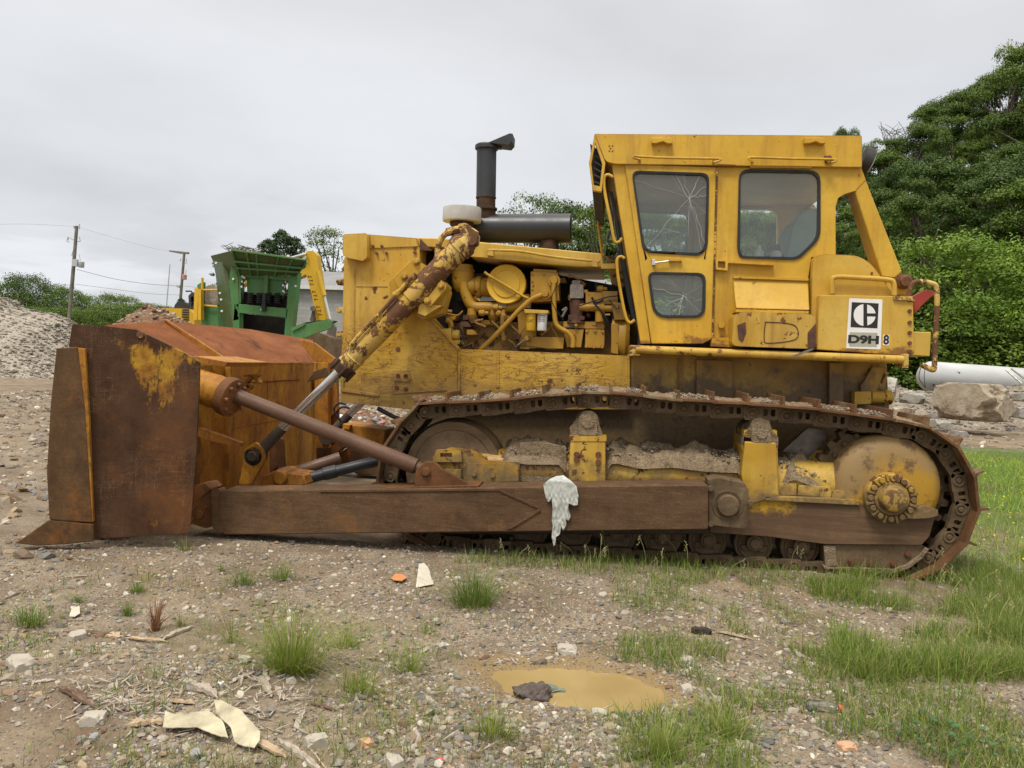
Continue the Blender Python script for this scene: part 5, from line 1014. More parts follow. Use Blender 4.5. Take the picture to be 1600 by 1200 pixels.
# general grass: sparse everywhere, thick along the track and over the right
packs = []
def add(n_, x0, x1, y0, y1, fn, hlo, hhi, w=.0045, lean=.4, tint=None):
    p = vis_pts(n_, x0, x1, y0, y1, rs); p = p[fn(p)] if fn else p
    k = len(p); cl = rs.randint(2, 5, k); p = np.repeat(p, cl, 0); k = len(p); p[:, :2] += rs.normal(0, .018, (k, 2)); p[:, 2] = terr(p[:, 0], p[:, 1])-.004; packs.append(blades(p, rs.uniform(hlo, hhi, k), np.full(k, w), rs, lean, .6, None if tint is None else tint[rs.choice(len(tint), k)]))
clump = lambda lo, sc, sd: (lambda p: (fbm(p[:, 0]*sc, p[:, 1]*sc, sd) > lo) & ~in_puddle(p, 1.5))
add(3200, -50, 1650, 860, 1260, clump(.12, 2.2, 61), .02, .08)
add(2600, -50, 1250, 880, 1260, clump(.02, 3.3, 63), .015, .06, .003, .6)
add(1500, 300, 1650, 940, 1260, clump(.10, 2.8, 64), .05, .13, .0025, .5, GT[[3, 5, 1]])
add(7500, 960, 1700, 880, 1090, clump(.03, 2.6, 65), .03, .12, .0036, .6)
add(4800, 880, 1700, 1080, 1280, clump(.08, 2.6, 67), .03, .12, .0036, .6)
add(2600, 700, 1480, 866, 915, clump(.08, 2.5, 70), .03, .12)
add(10500, 1300, 1760, 870, 1070, clump(-.02, 1.9, 75), .04, .17, .0038, .6)
add(1900, 1270, 1560, 885, 930, clump(.0, 2, 77), .05, .16)
f = np.stack([rs.uniform(2.75, 11.5, 42000), rs.uniform(-.3, 11, 42000), np.zeros(42000)], -1); f = f[(f[:, 1] > -.2) & ((f[:, 0] > 2.95) | (f[:, 1] > 3.6)) & (f[:, 0]-2.6 > -.2*(f[:, 1]-6)*0)]; f = f[(f[:, 1] < 9.5+2*fbm(f[:, 0]*.6, f[:, 1]*.6, 80)*2)]
f[:, 2] = terr(f[:, 0], f[:, 1])-.005; k = len(f); packs.append(blades(f, rs.uniform(.03, .20, k)*(.35+1.1*vnoise(f[:, 0]*1.4, f[:, 1]*1.4, 7)), np.full(k, .007), rs, .55, .8, GT[[0, 1, 4, 1, 3]][rs.choice(5, k)]*1.4))
grass_ob('grass', packs, 'rough green grass growing through the gravel and over the field', 'grass', 'stuff')
# seed-headed stems along the track, daisies/buttercups in the field
packs = []; rr = random.Random(5); m = M()
for k in range(46):
    px = rr.choice((rr.uniform(700, 1500), rr.uniform(860, 1300), rr.uniform(1380, 1600))); py = rr.uniform(868, 905) if px < 1380 else rr.uniform(900, 1040); g = G(px, py); g.z = tz(g.x, g.y); h = rr.uniform(.12, .30); l = rr.uniform(-.12, .12); tip = g+Vector((l, rr.uniform(-.05, .05), h))
    m.tube([g, g+Vector((l*.3, 0, h*.6)), tip], .0014, 3, 3)
    for j in range(7): q = tip+Vector((l*.02*j, 0, -.010*j)); m.tube([q, q+Vector((rr.uniform(-.014, .014), rr.uniform(-.01, .01), rr.uniform(.004, .016)))], .0022, 3, 1)
flat('straw', (.30, .29, .12), .7, var=.2, sc=30); o = m.ob('grass_stems', MT['straw'], None, 0); tag(o, 'thin seed-headed grass stems standing before the track', 'grass', kind='stuff')
nf = 800; f = np.stack([rs.uniform(3.1, 9, nf), rs.uniform(-.1, 8, nf), np.zeros(nf)], -1); f[:, 2] = terr(f[:, 0], f[:, 1])+rs.uniform(.10, .20, nf)
V, Fi, c = stones(f, rs.uniform(.007, .013, nf), rs, pal=np.array([(.75, .62, .03), (.7, .55, .02)]), jit=.1); o = link('buttercups', mesh_np('buttercups', V, Fi, 3, False, MT['stone_mix'], c)); tag(o, 'tiny yellow flowers in the grass behind the machine', 'flowers', kind='stuff')
# dead reddish weed
m = M(); g = G(243, 985); g.z = tz(g.x, g.y)
for k in range(70):
    a = rr.uniform(0, 6.28); q = rr.uniform(0, .02); h = rr.uniform(.03, .17); e = rr.uniform(.01, .07); m.tube([g+Vector((math.cos(a)*q, math.sin(a)*q, 0)), g+Vector((math.cos(a)*(q+e*.3)+.004, math.sin(a)*(q+e*.3), h*.6)), g+Vector((math.cos(a)*(q+e)+.012, math.sin(a)*(q+e), h))], [.0016, .0011, .0006], 4, 2)
flat('dead_weed', (.20, .085, .035), .8, var=.3, sc=40); o = m.ob('dead_weed', MT['dead_weed'], None, 0); tag(o, 'dead reddish brown weed standing between green tufts', 'weed')
# broad-leaved dark weed, lower right
m = M(); g = G(1475, 1165); g.z = tz(g.x, g.y)
for k in range(60):
    a = rr.uniform(0, 6.28); q = rr.uniform(0, .17); c = g+Vector((math.cos(a)*q*1.4, math.sin(a)*q, rr.uniform(.01, .07))); l = rr.uniform(.02, .045); d = Vector((math.cos(a), math.sin(a), rr.uniform(-.3, .4)))*l; s = Vector((-math.sin(a), math.cos(a), .1))*l*.35
    m.slab([c, c+d*.5+s, c+d, c+d*.5-s], (), (0, 0, -.0015))
flat('weed_leaf', (.045, .10, .03), .6, var=.3, sc=20); o = m.ob('clover_weed', MT['weed_leaf'], None, 0); tag(o, 'low dark green leafy weeds at the lower right', 'weeds', kind='stuff')
# ------------------------------------------------------------------ litter
def woodmat(name, a, b):
    n = N(name, .85, 0, .2); k = n.noise(9, 8, .7, (1, 14, 14)); n.color(n.mix(n.ramp(k, .35, .65), a, b)); n.bump(k, .6, .006); MT[name] = n.m
woodmat('weathered_wood', (.25, .20, .15), (.46, .40, .32)); woodmat('rotten_wood', (.075, .045, .028), (.20, .13, .085)); woodmat('tan_wood', (.32, .22, .13), (.50, .38, .25))
def splinter(px0, py0, px1, py1, wpx, mat, lab, seed, thick=.5, lift=.0):
    a = G(px0, py0); b = G(px1, py1); a.z = tz(a.x, a.y); b.z = tz(b.x, b.y); L = (b-a).length; w = .95*S(wpx, (px0+px1)/2, (py0+py1)/2, (a.y+b.y)/2); r = random.Random(seed); bm_ = M(); rings = []
    nseg = 14; hh = w*thick*.7
    for k in range(nseg+1):
        t = k/nseg; e = min(1, .10+t*r.uniform(3, 6), .10+(1-t)*r.uniform(2, 5)); ww = w*e*r.uniform(.7, 1.15); h2 = hh*e*r.uniform(.6, 1.2); x = t*L; o_ = r.uniform(-.16, .16)*w
        rings.append([(x+r.uniform(-.03, .03)*L*.5, -ww/2+o_, 0), (x, ww/2+o_, 0), (x+r.uniform(-.02, .02)*L, ww/2*.9+o_, h2), (x, 0+o_, h2*r.uniform(.8, 1.25)), (x, -ww/2*.9+o_, h2)])
    bm_.rings([[Vector(v) for v in q] for q in rings]); o = bm_.ob('wood_plank', MT[mat], None, 0, ang=.4); o.location = a+Vector((0, 0, lift+.006)); d = b-a
    o.rotation_euler = (r.uniform(-.25, .25), -math.atan2(d.z, math.hypot(d.x, d.y)), math.atan2(d.y, d.x)); return tag(o, lab, 'wood', 'splintered wood lying about')
WD = [(93, 1076, 148, 1107, 17, 'rotten_wood', 'brown rotten splinter of wood at the left of the debris', .7), (135, 1090, 224, 1106, 15, 'weathered_wood', 'wide pale splinter right of the rotten one', .4), (198, 1135, 262, 1131, 18, 'tan_wood', 'short tan board end left of the cream panels', .5), (280, 1064, 312, 1076, 13, 'weathered_wood', 'thin shard touching the grey block of wood', .6), (303, 1073, 342, 1092, 15, 'weathered_wood', 'short grey block of broken wood above the panels', .8), (98, 988, 205, 996, 8, 'rotten_wood', 'long dark rotten stick below the grass tufts', .6), (165, 994, 192, 996, 14, 'tan_wood', 'flat tan chip lying against the dark stick', .3), (196, 998, 262, 1004, 7, 'tan_wood', 'thin tan lath right of the flat chip', .5), (250, 1003, 303, 980, 9, 'weathered_wood', 'forked grey branch pointing up to the right', .8), (50, 1069, 87, 1064, 7, 'weathered_wood', 'small grey lath near the left edge', .5), (348, 1028, 372, 1030, 7, 'rotten_wood', 'little dark chip beside the squarish stone', .5), (358, 1070, 402, 1050, 9, 'weathered_wood', 'slanting lath below the squarish stone', .5), (412, 1040, 420, 1082, 9, 'weathered_wood', 'upright pale splinter below the tall grass', .5), (405, 1060, 424, 1092, 12, 'weathered_wood', 'knotty chunk at the foot of the tall grass', 1.0), (430, 1074, 444, 1096, 10, 'weathered_wood', 'short block right of the knotty chunk', .5), (460, 1145, 477, 1106, 10, 'weathered_wood', 'pointed wedge of wood above the long pale stone', .4), (434, 1158, 508, 1212, 15, 'weathered_wood', 'long split plank running off the bottom edge', .7), (396, 1158, 447, 1186, 14, 'tan_wood', 'brown plank beside the torn cream panel', .6), (480, 1100, 528, 1112, 6, 'rotten_wood', 'thin dark twig right of the pointed wedge', .6), (472, 1158, 515, 1210, 3, 'tan_wood', 'thin straw coloured stick at the bottom edge', .6), (1122, 989, 1177, 1001, 8, 'tan_wood', 'pale weathered stake right of the dark clod', .7), (1526, 1174, 1561, 1165, 9, 'weathered_wood', 'short pale stake near the lower right corner', .7), (0, 942, 36, 926, 4, 'rotten_wood', 'dark thin stick at the left edge', .8), (1352, 1030, 1440, 1040, 5, 'rotten_wood', 'thin brown twig lying in the grass at right', .8), (100, 903, 138, 901, 7, 'tan_wood', 'thin pale lath on bare soil before the blade', .4), (352, 1110, 398, 1116, 7, 'weathered_wood', 'grey lath above the torn panels', .4), (265, 1098, 305, 1102, 12, 'tan_wood', 'small brown shard above the panels', .5)]
rq = random.Random(31); bits = M()
for k in range(420):
    cx, cy, sx_, sy_ = rq.choice(((300, 1100, 150, 45), (430, 1080, 60, 50), (180, 1090, 90, 40), (380, 1140, 90, 40), (900, 1050, 600, 110))); g = G(rq.gauss(cx, sx_*.55), min(1230, max(930, rq.gauss(cy, sy_*.55)))); g.z = tz(g.x, g.y)+.006; a = rq.uniform(0, 3.14); L = rq.uniform(.015, .10); d = Vector((math.cos(a), math.sin(a), rq.uniform(-.1, .25)))*L; q = Vector((-math.sin(a), math.cos(a), 0))*rq.uniform(.0015, .005)
    bits.slab([g-q*.4, g+d*.5-q, g+d, g+d*.45+q], (), (0, 0, rq.uniform(.0015, .005)))
o = bits.ob('wood_chips', MT['weathered_wood'], None, 0); tag(o, 'small grey wood chips strewn over the gravel', 'wood chips', kind='stuff')
for i, (a, b, c, d, w, mt, lab, th) in enumerate(WD): splinter(a, b, c, d, w, mt, lab, i+20, th)
flat('cream_panel', (.40, .35, .23), .6, var=.34, sc=12)
def warped(name, pts, mat, lab, cat, lift, seed, th=.003, group=None, curl=.012):
    from mathutils.geometry import delaunay_2d_cdt
    W_ = [G(*p[:2]) for p in pts]; hz = [p[2] if len(p) > 2 else 0 for p in pts]; c = sum(W_, Vector())/len(W_); z0 = tz(c.x, c.y)+lift; o2 = []
    for i in range(len(W_)):                                   # torn, not knife-cut, outline
        a, b = W_[i], W_[(i+1) % len(W_)]; n_ = max(1, int((b-a).length/.012))
        for k in range(n_): t = k/n_; j = noise.noise(Vector(((a.x+(b.x-a.x)*t)*60, (a.y+(b.y-a.y)*t)*60, seed)))*.0035; o2.append((Vector((a.x+(b.x-a.x)*t+j, a.y+(b.y-a.y)*t-j)), hz[i]*(1-t)+hz[(i+1) % len(W_)]*t))
    x0 = min(p.x for p, _ in o2); x1 = max(p.x for p, _ in o2); y0 = min(p.y for p, _ in o2); y1 = max(p.y for p, _ in o2); n1 = max(4, int((x1-x0)/.014)); n2 = max(4, int((y1-y0)/.014))
    ex_ = [Vector((x0+(x1-x0)*(i+.5)/n1, y0+(y1-y0)*(j+.5)/n2)) for i in range(n1) for j in range(n2)]; res = delaunay_2d_cdt([p for p, _ in o2]+ex_, [], [list(range(len(o2)))], 1, 1e-6); bm = bmesh.new(); vs = []
    for p in res[0]:
        ws = [(1/((p-q).length_squared+1e-5), h) for q, h in o2]; h = sum(w*h for w, h in ws)/sum(w for w, _ in ws)
        vs.append(bm.verts.new((p.x, p.y, z0+h+curl*(noise.noise(Vector((p.x*7, p.y*7, seed)))+.4*noise.noise(Vector((p.x*22, p.y*22, seed)))))))
    for f in res[2]:
        try: bm.faces.new([vs[i] for i in f])
        except ValueError: pass
    r = bmesh.ops.extrude_face_region(bm, geom=bm.faces[:]); bmesh.ops.translate(bm, verts=[v for v in r['geom'] if isinstance(v, bmesh.types.BMVert)], vec=(0, 0, th)); bmesh.ops.recalc_face_normals(bm, faces=bm.faces)
    for f in bm.faces: f.smooth = True
    for e in bm.edges:
        if len(e.link_faces) == 2 and e.calc_face_angle(0) > .8: e.smooth = False
    me = bpy.data.meshes.new(name); bm.to_mesh(me); bm.free(); return tag(link(name, me, MT[mat]), lab, cat, group)
def sheet(name, pts, mat, lab, cat, lift, up=0.0, th=.004, group=None):
    W_ = [G(*p[:2]) for p in pts]; c = sum(W_, Vector())/len(W_); z0 = max(tz(w.x, w.y) for w in W_)*.5+tz(c.x, c.y)*.5
    m = M(); m.slab([Vector((w.x, w.y, z0+lift+(p[2] if len(p) > 2 else 0))) for w, p in zip(W_, pts)], (), (0, 0, -th)); o = m.ob(name, MT[mat], None, .001); return tag(o, lab, cat, group)
warped('panel', [(258, 1122, .02), (262, 1122, .02), (292, 1127, .022), (325, 1125, .024), (345, 1140, .018), (350, 1150, .012), (356, 1167, 0), (330, 1162, 0), (308, 1150, .004), (280, 1150, .006), (254, 1147, .006)], 'cream_panel', 'broken cream plastic panel with the crack, left piece', 'panel', .014, 1.5, group='torn cream panels')
warped('panel', [(334, 1112, .05), (343, 1115, .06), (376, 1137, .05), (406, 1163, .03), (405, 1172, .012), (397, 1180, .0), (381, 1175, .0), (366, 1169, .0), (360, 1153, .012), (338, 1130, .02)], 'cream_panel', 'curved cream plastic panel sticking up, right piece', 'panel', .016, 4.5, group='torn cream panels')
flat('paper', (.50, .45, .36), .8, var=.08); flat('orange_tile', (.50, .20, .07), .7, var=.15); flat('red_plastic', (.60, .03, .03), .35, var=.1); flat('brown_cloth', (.085, .065, .055), .9, var=.35, sc=25); flat('clod', (.03, .022, .018), .95, var=.4, sc=40); flat('bottle_teal', (.13, .17, .14), .2, var=.1)
warped('paper_scrap', [(650, 919, 0), (654, 893, .06), (662, 892, .05), (668, 897, .04), (678, 916, 0), (664, 918, .004)], 'paper', 'folded off-white paper scrap on the gravel', 'paper', .008, 7.7, th=.0015, curl=.02)
warped('tile_shard', [(610, 906, 0), (618, 901, .01), (630, 902, .012), (636, 908, .006), (628, 913, 0), (616, 911, 0)], 'orange_tile', 'orange leaf-like shard left of the paper scrap', 'shard', .008, 3.3, curl=.006)
warped('paper_chip', [(108, 966), (112, 955, .01), (124, 953, .014), (125, 963, .006), (117, 967)], 'paper', 'small white chip near the left grass tuft', 'paper', .01, 2.2, th=.0015)
g = G(688, 1192); m = M(); m.lathe((g.x, g.y, tz(g.x, g.y)), (0, -.3, 1), [(0, .013), (.010, .014), (.012, .012), (.010, .009)], 20); o = m.ob('bottle_closure', MT['red_plastic'], None, .001); tag(o, 'red plastic bottle cap lying at the bottom edge', 'bottle cap')
# clear bottle with a red cap in the weeds
g = G(1292, 1112); g.z = tz(g.x, g.y)+.012; bt = empty('plastic_bottle', g, 'crushed clear plastic bottle with red cap in the weeds', 'bottle')
m = M(); m.lathe(g+Vector((-.085, .01, 0)), (1, -.05, .06), [(0, .02), (.01, .028), (.05, .026), (.055, .023), (.06, .027), (.10, .026), (.125, .012), (.135, .011)], 16); m.ob('bottle_body', MT['glass_clear'], bt, .001)
m = M(); m.lathe(g+Vector((.048, .003, .008)), (1, -.05, .06), [(0, .013), (.014, .013), (.016, .010)], 16); m.ob('cap', MT['red_plastic'], bt, .001)
# cloth-wrapped bottle in the puddle
g = G(832, 1090); bm = bmesh.new(); bmesh.ops.create_icosphere(bm, subdivisions=5, radius=1)
for v in bm.verts:
    p = v.co; d = .30*noise.noise(p*1.6+Vector((3, 1, 0)))+.20*noise.noise(Vector((p.x*5, p.y*2, p.z*3)))+.07*noise.noise(p*11); q = p*(1+d); 
    if p.x > .2: q.z += .35*(p.x-.2)
    v.co = Vector((q.x*.085, q.y*.055, max(q.z, -.3)*.045))
me = bpy.data.meshes.new('brown_rag'); bm.to_mesh(me); bm.free(); o = link('wet_rag', me, MT['brown_cloth']); o.location = g+Vector((0, 0, .012)); o.rotation_euler = (0, 0, .25); tag(o, 'crumpled wet brown cloth at the puddle edge', 'rag')
for pl in me.polygons: pl.use_smooth = True
g = G(868, 1083); m = M(); m.lathe(g+Vector((-.04, 0, .02)), (1, .05, -.15), [(0, .02), (.04, .018), (.05, .011), (.065, .011), (.067, .013), (.08, .013)], 16); o = m.ob('bottle_neck', MT['bottle_teal'], None, .001); tag(o, 'dull green bottle neck poking from the wet brown cloth', 'bottle')
o = soil_stone('clod', Vector(G(1096, 990))+Vector((0, 0, .01)), (.075, .03, .028), 5.5, MT['clod'], sub=4, rough=.8); tag(o, 'black crumbly clod left of the pale stake', 'clod')
# white rag hung over the push arm
def rag():
    m = M(); outline = [(849, 757), (857, 750), (868, 745), (880, 744), (893, 752), (901, 760), (904, 775), (903, 788), (897, 790), (889, 786), (888, 792), (892, 806), (889, 813), (885, 812), (885, 820), (880, 829), (877, 822), (875, 834), (869, 838), (868, 850), (865, 853), (862, 838), (864, 820), (862, 812), (864, 795), (862, 778), (858, 784), (855, 783), (852, 774)]
    bm = bmesh.new(); W_ = [P(x, y, ya-.012) for x, y in outline]; from mathutils.geometry import delaunay_2d_cdt
    pts = [Vector((w.x, w.z)) for w in W_]; x0 = min(p.x for p in pts); x1 = max(p.x for p in pts); z0 = min(p.y for p in pts); z1 = max(p.y for p in pts); extra = []
    for i in range(26):
        for j in range(50): extra.append(Vector((x0+(x1-x0)*(i+.5)/26, z0+(z1-z0)*(j+.5)/50)))
    res = delaunay_2d_cdt(pts+extra, [], [list(range(len(pts)))], 1, 1e-5); vs = []
    for p in res[0]:
        fold = math.sin(p.x*120+p.y*9+math.sin(p.y*22)*1.6)*.010+math.sin(p.x*310+p.y*24+math.sin(p.y*40)*2)*.006+.010*noise.noise(Vector((p.x*30, p.y*9, 0)))+.003*noise.noise(Vector((p.x*90, p.y*20, 3))); top = z1-.02-p.y
        y = ya-.014-abs(fold)*min(1, max(.25, top*6)); 
        if p.y > z1-.035: y = ya-.006+(p.y-(z1-.035))*1.2
        vs.append(bm.verts.new((p.x, y-.004, p.y)))
    for f in res[2]:
        try: bm.faces.new([vs[i] for i in f])
        except ValueError: pass
    r = bmesh.ops.extrude_face_region(bm, geom=bm.faces[:]); bmesh.ops.translate(bm, verts=[v for v in r['geom'] if isinstance(v, bmesh.types.BMVert)], vec=(0, .0012, 0)); bmesh.ops.recalc_face_normals(bm, faces=bm.faces)
    for f in bm.faces: f.smooth = True
    me = bpy.data.meshes.new('rag'); bm.to_mesh(me); bm.free(); flat('white_cloth', (.42, .43, .385), .85, var=.35, sc=22); o = link('white_rag', me, MT['white_cloth']); tag(o, 'torn greyish white rag hanging over the long brown push arm', 'rag')
rag()
# ------------------------------------------------------------------ trees
def leafmat(name, a, b, tr=.14):
    n = N(name, .55, 0, .25); at = n.nd.new('ShaderNodeAttribute'); at.attribute_name = 'tint'; sp = n.nd.new('ShaderNodeSeparateColor'); n.L(at.outputs['Color'], sp.inputs[0]); oi = n.nd.new('ShaderNodeObjectInfo')
    f = n.op('ADD', n.op('MULTIPLY', sp.outputs[0], .62), n.op('MULTIPLY', oi.outputs['Random'], .38)); c = n.mix(f, a, b); n.color(c); t = n.nd.new('ShaderNodeBsdfTranslucent'); n.L(c, t.inputs[0]); mx = n.nd.new('ShaderNodeMixShader'); mx.inputs[0].default_value = tr; n.L(n.b.outputs[0], mx.inputs[1]); n.L(t.outputs[0], mx.inputs[2]); n.L(mx.outputs[0], n.nd['Material Output'].inputs[0]); MT[name] = n.m
leafmat('leaf_mid', (.036, .072, .008), (.155, .225, .024)); leafmat('leaf_deep', (.028, .060, .009), (.115, .175, .022)); leafmat('leaf_bright', (.055, .12, .010), (.21, .31, .028)); leafmat('needle', (.022, .050, .014), (.06, .10, .028))
flat('bark', (.10, .075, .055), .9, var=.35, sc=8); flat('grey_bark', (.16, .145, .125), .9, var=.3, sc=8)
def crown_mesh(name, seed, n_leaf, H, Rr, leaf, mat, lobes=46, z0=.28, shape='round'):
    """crown of many leaf clumps in a tree of height H and crown radius Rr"""
    r = np.random.RandomState(seed); L = []
    for k in range(lobes):
        u = r.uniform(0, 1); zc = z0+(1-z0)*u; 
        if shape == 'round': prof = math.sqrt(max(0, 1-((zc-(z0+1)/2)/((1-z0)/2))**2))**.8
        elif shape == 'cone': prof = (1-u)**.8*.95+.08
        else: prof = .9*math.sqrt(max(0, 1-((zc-.62)/.42)**2))
        a = r.uniform(0, 2*np.pi); q = prof*(r.uniform(.15, 1.0)**.55)*Rr; sz = Rr*r.uniform(.20, .40)*(1.0 if shape != 'cone' else .45)
        L.append((q*math.cos(a), q*math.sin(a), min(zc*H, H-sz*.5), sz))
    L = np.array(L); w = L[:, 3]**2; w /= w.sum(); k = r.choice(len(L), n_leaf, p=w); c = L[k]
    d = r.normal(0, 1, (n_leaf, 3)); d /= np.linalg.norm(d, axis=1)[:, None]; d[:, 2] = np.where(d[:, 2] < -.2, -d[:, 2]*.6, d[:, 2]); rad = c[:, 3]*(r.uniform(.45, 1.12, n_leaf)**.5)*(1+.18*np.sin(d[:, 0]*7+c[:, 0]*9)*np.sin(d[:, 1]*7+c[:, 1]*5))
    pos = c[:, :3]+d*rad[:, None]*np.array([1.05, 1.05, .85]); nrm = d*.8+r.normal(0, .55, (n_leaf, 3))+np.array([0, 0, .35]); nrm /= np.linalg.norm(nrm, axis=1)[:, None]
    t = np.cross(nrm, r.normal(0, 1, (n_leaf, 3))); t /= np.linalg.norm(t, axis=1)[:, None]; b = np.cross(nrm, t); s = leaf*r.uniform(.6, 1.3, n_leaf)[:, None]
    V = np.stack([pos-t*s*.9, pos-b*s*.42+t*s*.1, pos+t*s*.9, pos+b*s*.42+t*s*.1], 1); tint = np.clip(.40+.30*r.uniform(-1, 1, n_leaf)+.36*(r.uniform(-1, 1, len(L))[k]), 0, 1)
    col = np.stack([tint, tint, tint, np.ones(n_leaf)], -1); me = mesh_np(name, V.reshape(-1, 3), np.arange(n_leaf*4), 4, False, MT[mat], np.repeat(col, 4, 0)); return me, L
def trunk_mesh(name, H, Rr, L, seed, mat, r0=None, fork=.3):
    r = random.Random(seed); m = M(); r0 = r0 or H*.020; top = Vector((0, 0, H*.78)); m.tube([Vector((0, 0, -.4)), Vector((r.uniform(-.1, .1), 0, H*.25)), Vector((r.uniform(-.2, .2), r.uniform(-.2, .2), H*.5)), top], [r0*1.3, r0, r0*.75, r0*.5, r0*.25], 7, 3)
    for i in r.sample(range(len(L)), min(14, len(L))):
        l = L[i]; z = max(H*.18, l[2]*r.uniform(.5, .75)); m.tube([Vector((0, 0, z)), Vector((l[0]*.5, l[1]*.5, (z+l[2])/2)), Vector(l[:3])], [r0*.45, r0*.3, r0*.12], 5, 2)
    bmesh.ops.recalc_face_normals(m.bm, faces=m.bm.faces); me = bpy.data.meshes.new(name); m.bm.to_mesh(me); m.bm.free(); me.materials.append(MT[mat])
    for p in me.polygons: p.use_smooth = True
    return me
PR = {}
def proto(key, seed, nl, H, Rr, leaf, mat, lobes=46, z0=.28, shape='round', bark='bark', r0=None):
    me, L = crown_mesh('crown', seed, nl, H, Rr, leaf, mat, lobes, z0, shape); PR[key] = (me, trunk_mesh('trunk', H, Rr, L, seed, bark, r0), H)
proto('oak', 1, 24000, 12, 4.2, .115, 'leaf_mid', 30, .30); proto('ash', 2, 22000, 12, 3.6, .105, 'leaf_mid', 26, .32); proto('dark', 3, 24000, 12, 4.0, .120, 'leaf_deep', 28, .28); proto('bright', 4, 24000, 6, 2.7, .070, 'leaf_bright', 44, .08)
proto('sparse', 5, 5200, 12, 3.4, .13, 'leaf_mid', 40, .35); proto('pine', 6, 9000, 12, 3.4, .13, 'needle', 110, .12, 'cone'); proto('shrub', 7, 9000, 3.2, 2.2, .075, 'leaf_mid', 40, .02); proto('field', 8, 11000, 9, 5.2, .17, 'leaf_mid', 90, .0); proto('dfield', 9, 11000, 9, 5.2, .17, 'leaf_deep', 90, .0)
def tree(key, loc, H, label, group=None, rot=None, wide=1., name='broadleaf_tree', cat='tree'):
    cm, tm, h0 = PR[key]; s = H/h0; r = empty(name, loc, label, cat, group); r.rotation_euler = (0, 0, random.uniform(0, 6.28) if rot is None else rot); r.scale = (s*wide, s*wide, s)
    local('trunk', tm, None, r); local('crown', cm, None, r); return r
def ptree(key, px, ptop, Y, label, group=None, wide=1., **k):
    w = P(px, ptop, Y); z = tz(w.x, Y); return tree(key, (w.x, Y, z), max(1.5, w.z-z), label, group, wide=wide, **k)
rt = random.Random(12)
top = lambda x: np.interp(x, [860, 885, 905, 925, 950, 1000, 1100, 1200, 1300, 1345, 1370, 1400, 1430, 1450, 1480, 1510, 1540, 1565, 1600, 1700], [345, 330, 308, 306, 318, 318, 322, 318, 300, 222, 205, 190, 175, 160, 148, 138, 125, 100, 88, 70])
HG = 'trees of the wooded hillside'; HL = {'oak': 'mid green broadleaf tree in the dense woods on the slope', 'ash': 'slender mid green tree in the dense woods on the slope', 'dark': 'dark shaded tree in the dense woods on the slope'}
for row, (Y, drop, step) in enumerate([(62, 0, 40), (54, 48, 50), (46, 100, 58), (39, 155, 66), (33, 210, 70)]):
    x = 878 if row == 0 else (1290 if row > 2 else 1150)
    while x < 2150:
        t = float(top(x))+8+drop*(1 if x > 1300 else .35)+(rt.uniform(-30, 42) if row else rt.uniform(-6, 30)); key = rt.choice(('oak', 'ash', 'oak', 'dark'))
        if t < 480: ptree(key, x, t, Y+rt.uniform(-2, 2), HL[key], HG+' '+key, wide=rt.uniform(.75, 1.15))
        x += step*rt.uniform(.6, 1.05)
ptree('oak', 1582, 84, 58, 'tallest tree crowning the wooded slope at the right edge', wide=.7); ptree('dark', 1325, 205, 66, 'small treetop just showing above the rear of the cab roof', wide=.5)
ptree('sparse', 832, 309, 60, 'light airy tree rising behind the exhaust muffler', wide=.75); ptree('sparse', 522, 362, 48, 'sparse light green tree left of the radiator guard', wide=.9); ptree('sparse', 945, 330, 50, 'thin tree seen between hood and cab', wide=.8)
ptree('pine', 441, 360, 42, 'tallest dark conifer behind the green crusher', name='conifer', wide=.9); ptree('pine', 420, 374, 43, 'dark conifer on the left of the tallest one behind the crusher', name='conifer', wide=.9); ptree('pine', 462, 371, 43, 'dark conifer on the right of the tallest one behind the crusher', name='conifer', wide=.9); ptree('pine', 345, 402, 46, 'small dark conifer at the left of the crusher', name='conifer', wide=.8); ptree('pine', 283, 466, 60, 'small dark conifer at the foot of the second pole', name='conifer', wide=1.0)
for px, pt, Y, w in ((1475, 388, 22, 1.15), (1540, 392, 23, 1.1), (1600, 400, 24, 1.0)): pass
ptree('bright', 1515, 380, 28, 'bright yellow green young tree in front of the dark woods', wide=1.12)
ptree('shrub', 1440, 450, 30, 'green shrub behind the rear rail of the bulldozer', wide=1.1, name='shrub', cat='shrub'); ptree('bright', 1590, 446, 29, 'green bush at the right edge under the bright tree', wide=1.2, name='shrub', cat='shrub')
for i, (px, pt, Y) in enumerate(((1340, 500, 29), (1395, 470, 30), (1420, 520, 28), (1470, 505, 28), (1520, 508, 28.5), (1565, 515, 28), (1620, 500, 28), (1660, 470, 29))): ptree('shrub', px, pt, Y, 'mid green bush in the thicket above the white tank', 'thicket above the tank', wide=1.4, name='shrub', cat='shrub')
# far tree line, left
FL = [(8, 440, 0), (45, 432, 1), (75, 446, 1), (105, 452, 0), (135, 462, 0), (165, 460, 0), (-30, 444, 1), (200, 464, 0), (228, 476, 1), (255, 480, 1), (-70, 455, 0)]
for i, (px, pt, d) in enumerate(FL): ptree('dfield' if d else 'field', px, pt, 78+rt.uniform(-4, 4), 'rounded dark tree in the far tree line' if d else 'rounded green tree in the far tree line', 'far tree line '+('dark' if d else 'green'), wide=.85)
for i, px in enumerate((60, 92, 128, 152, 178, 206, 30, 238)): ptree('field', px, 478+rt.uniform(-3, 8), 64+rt.uniform(-3, 3), 'low green bush in front of the far tree line', 'bushes before the far tree line', wide=1.5, name='shrub', cat='shrub')
for i, px in enumerate(range(-60, 560, 40)): ptree('dfield', px, 498+px*.03+rt.uniform(-4, 3), 130, 'distant low tree on the horizon', 'distant trees on the horizon', wide=2.6)
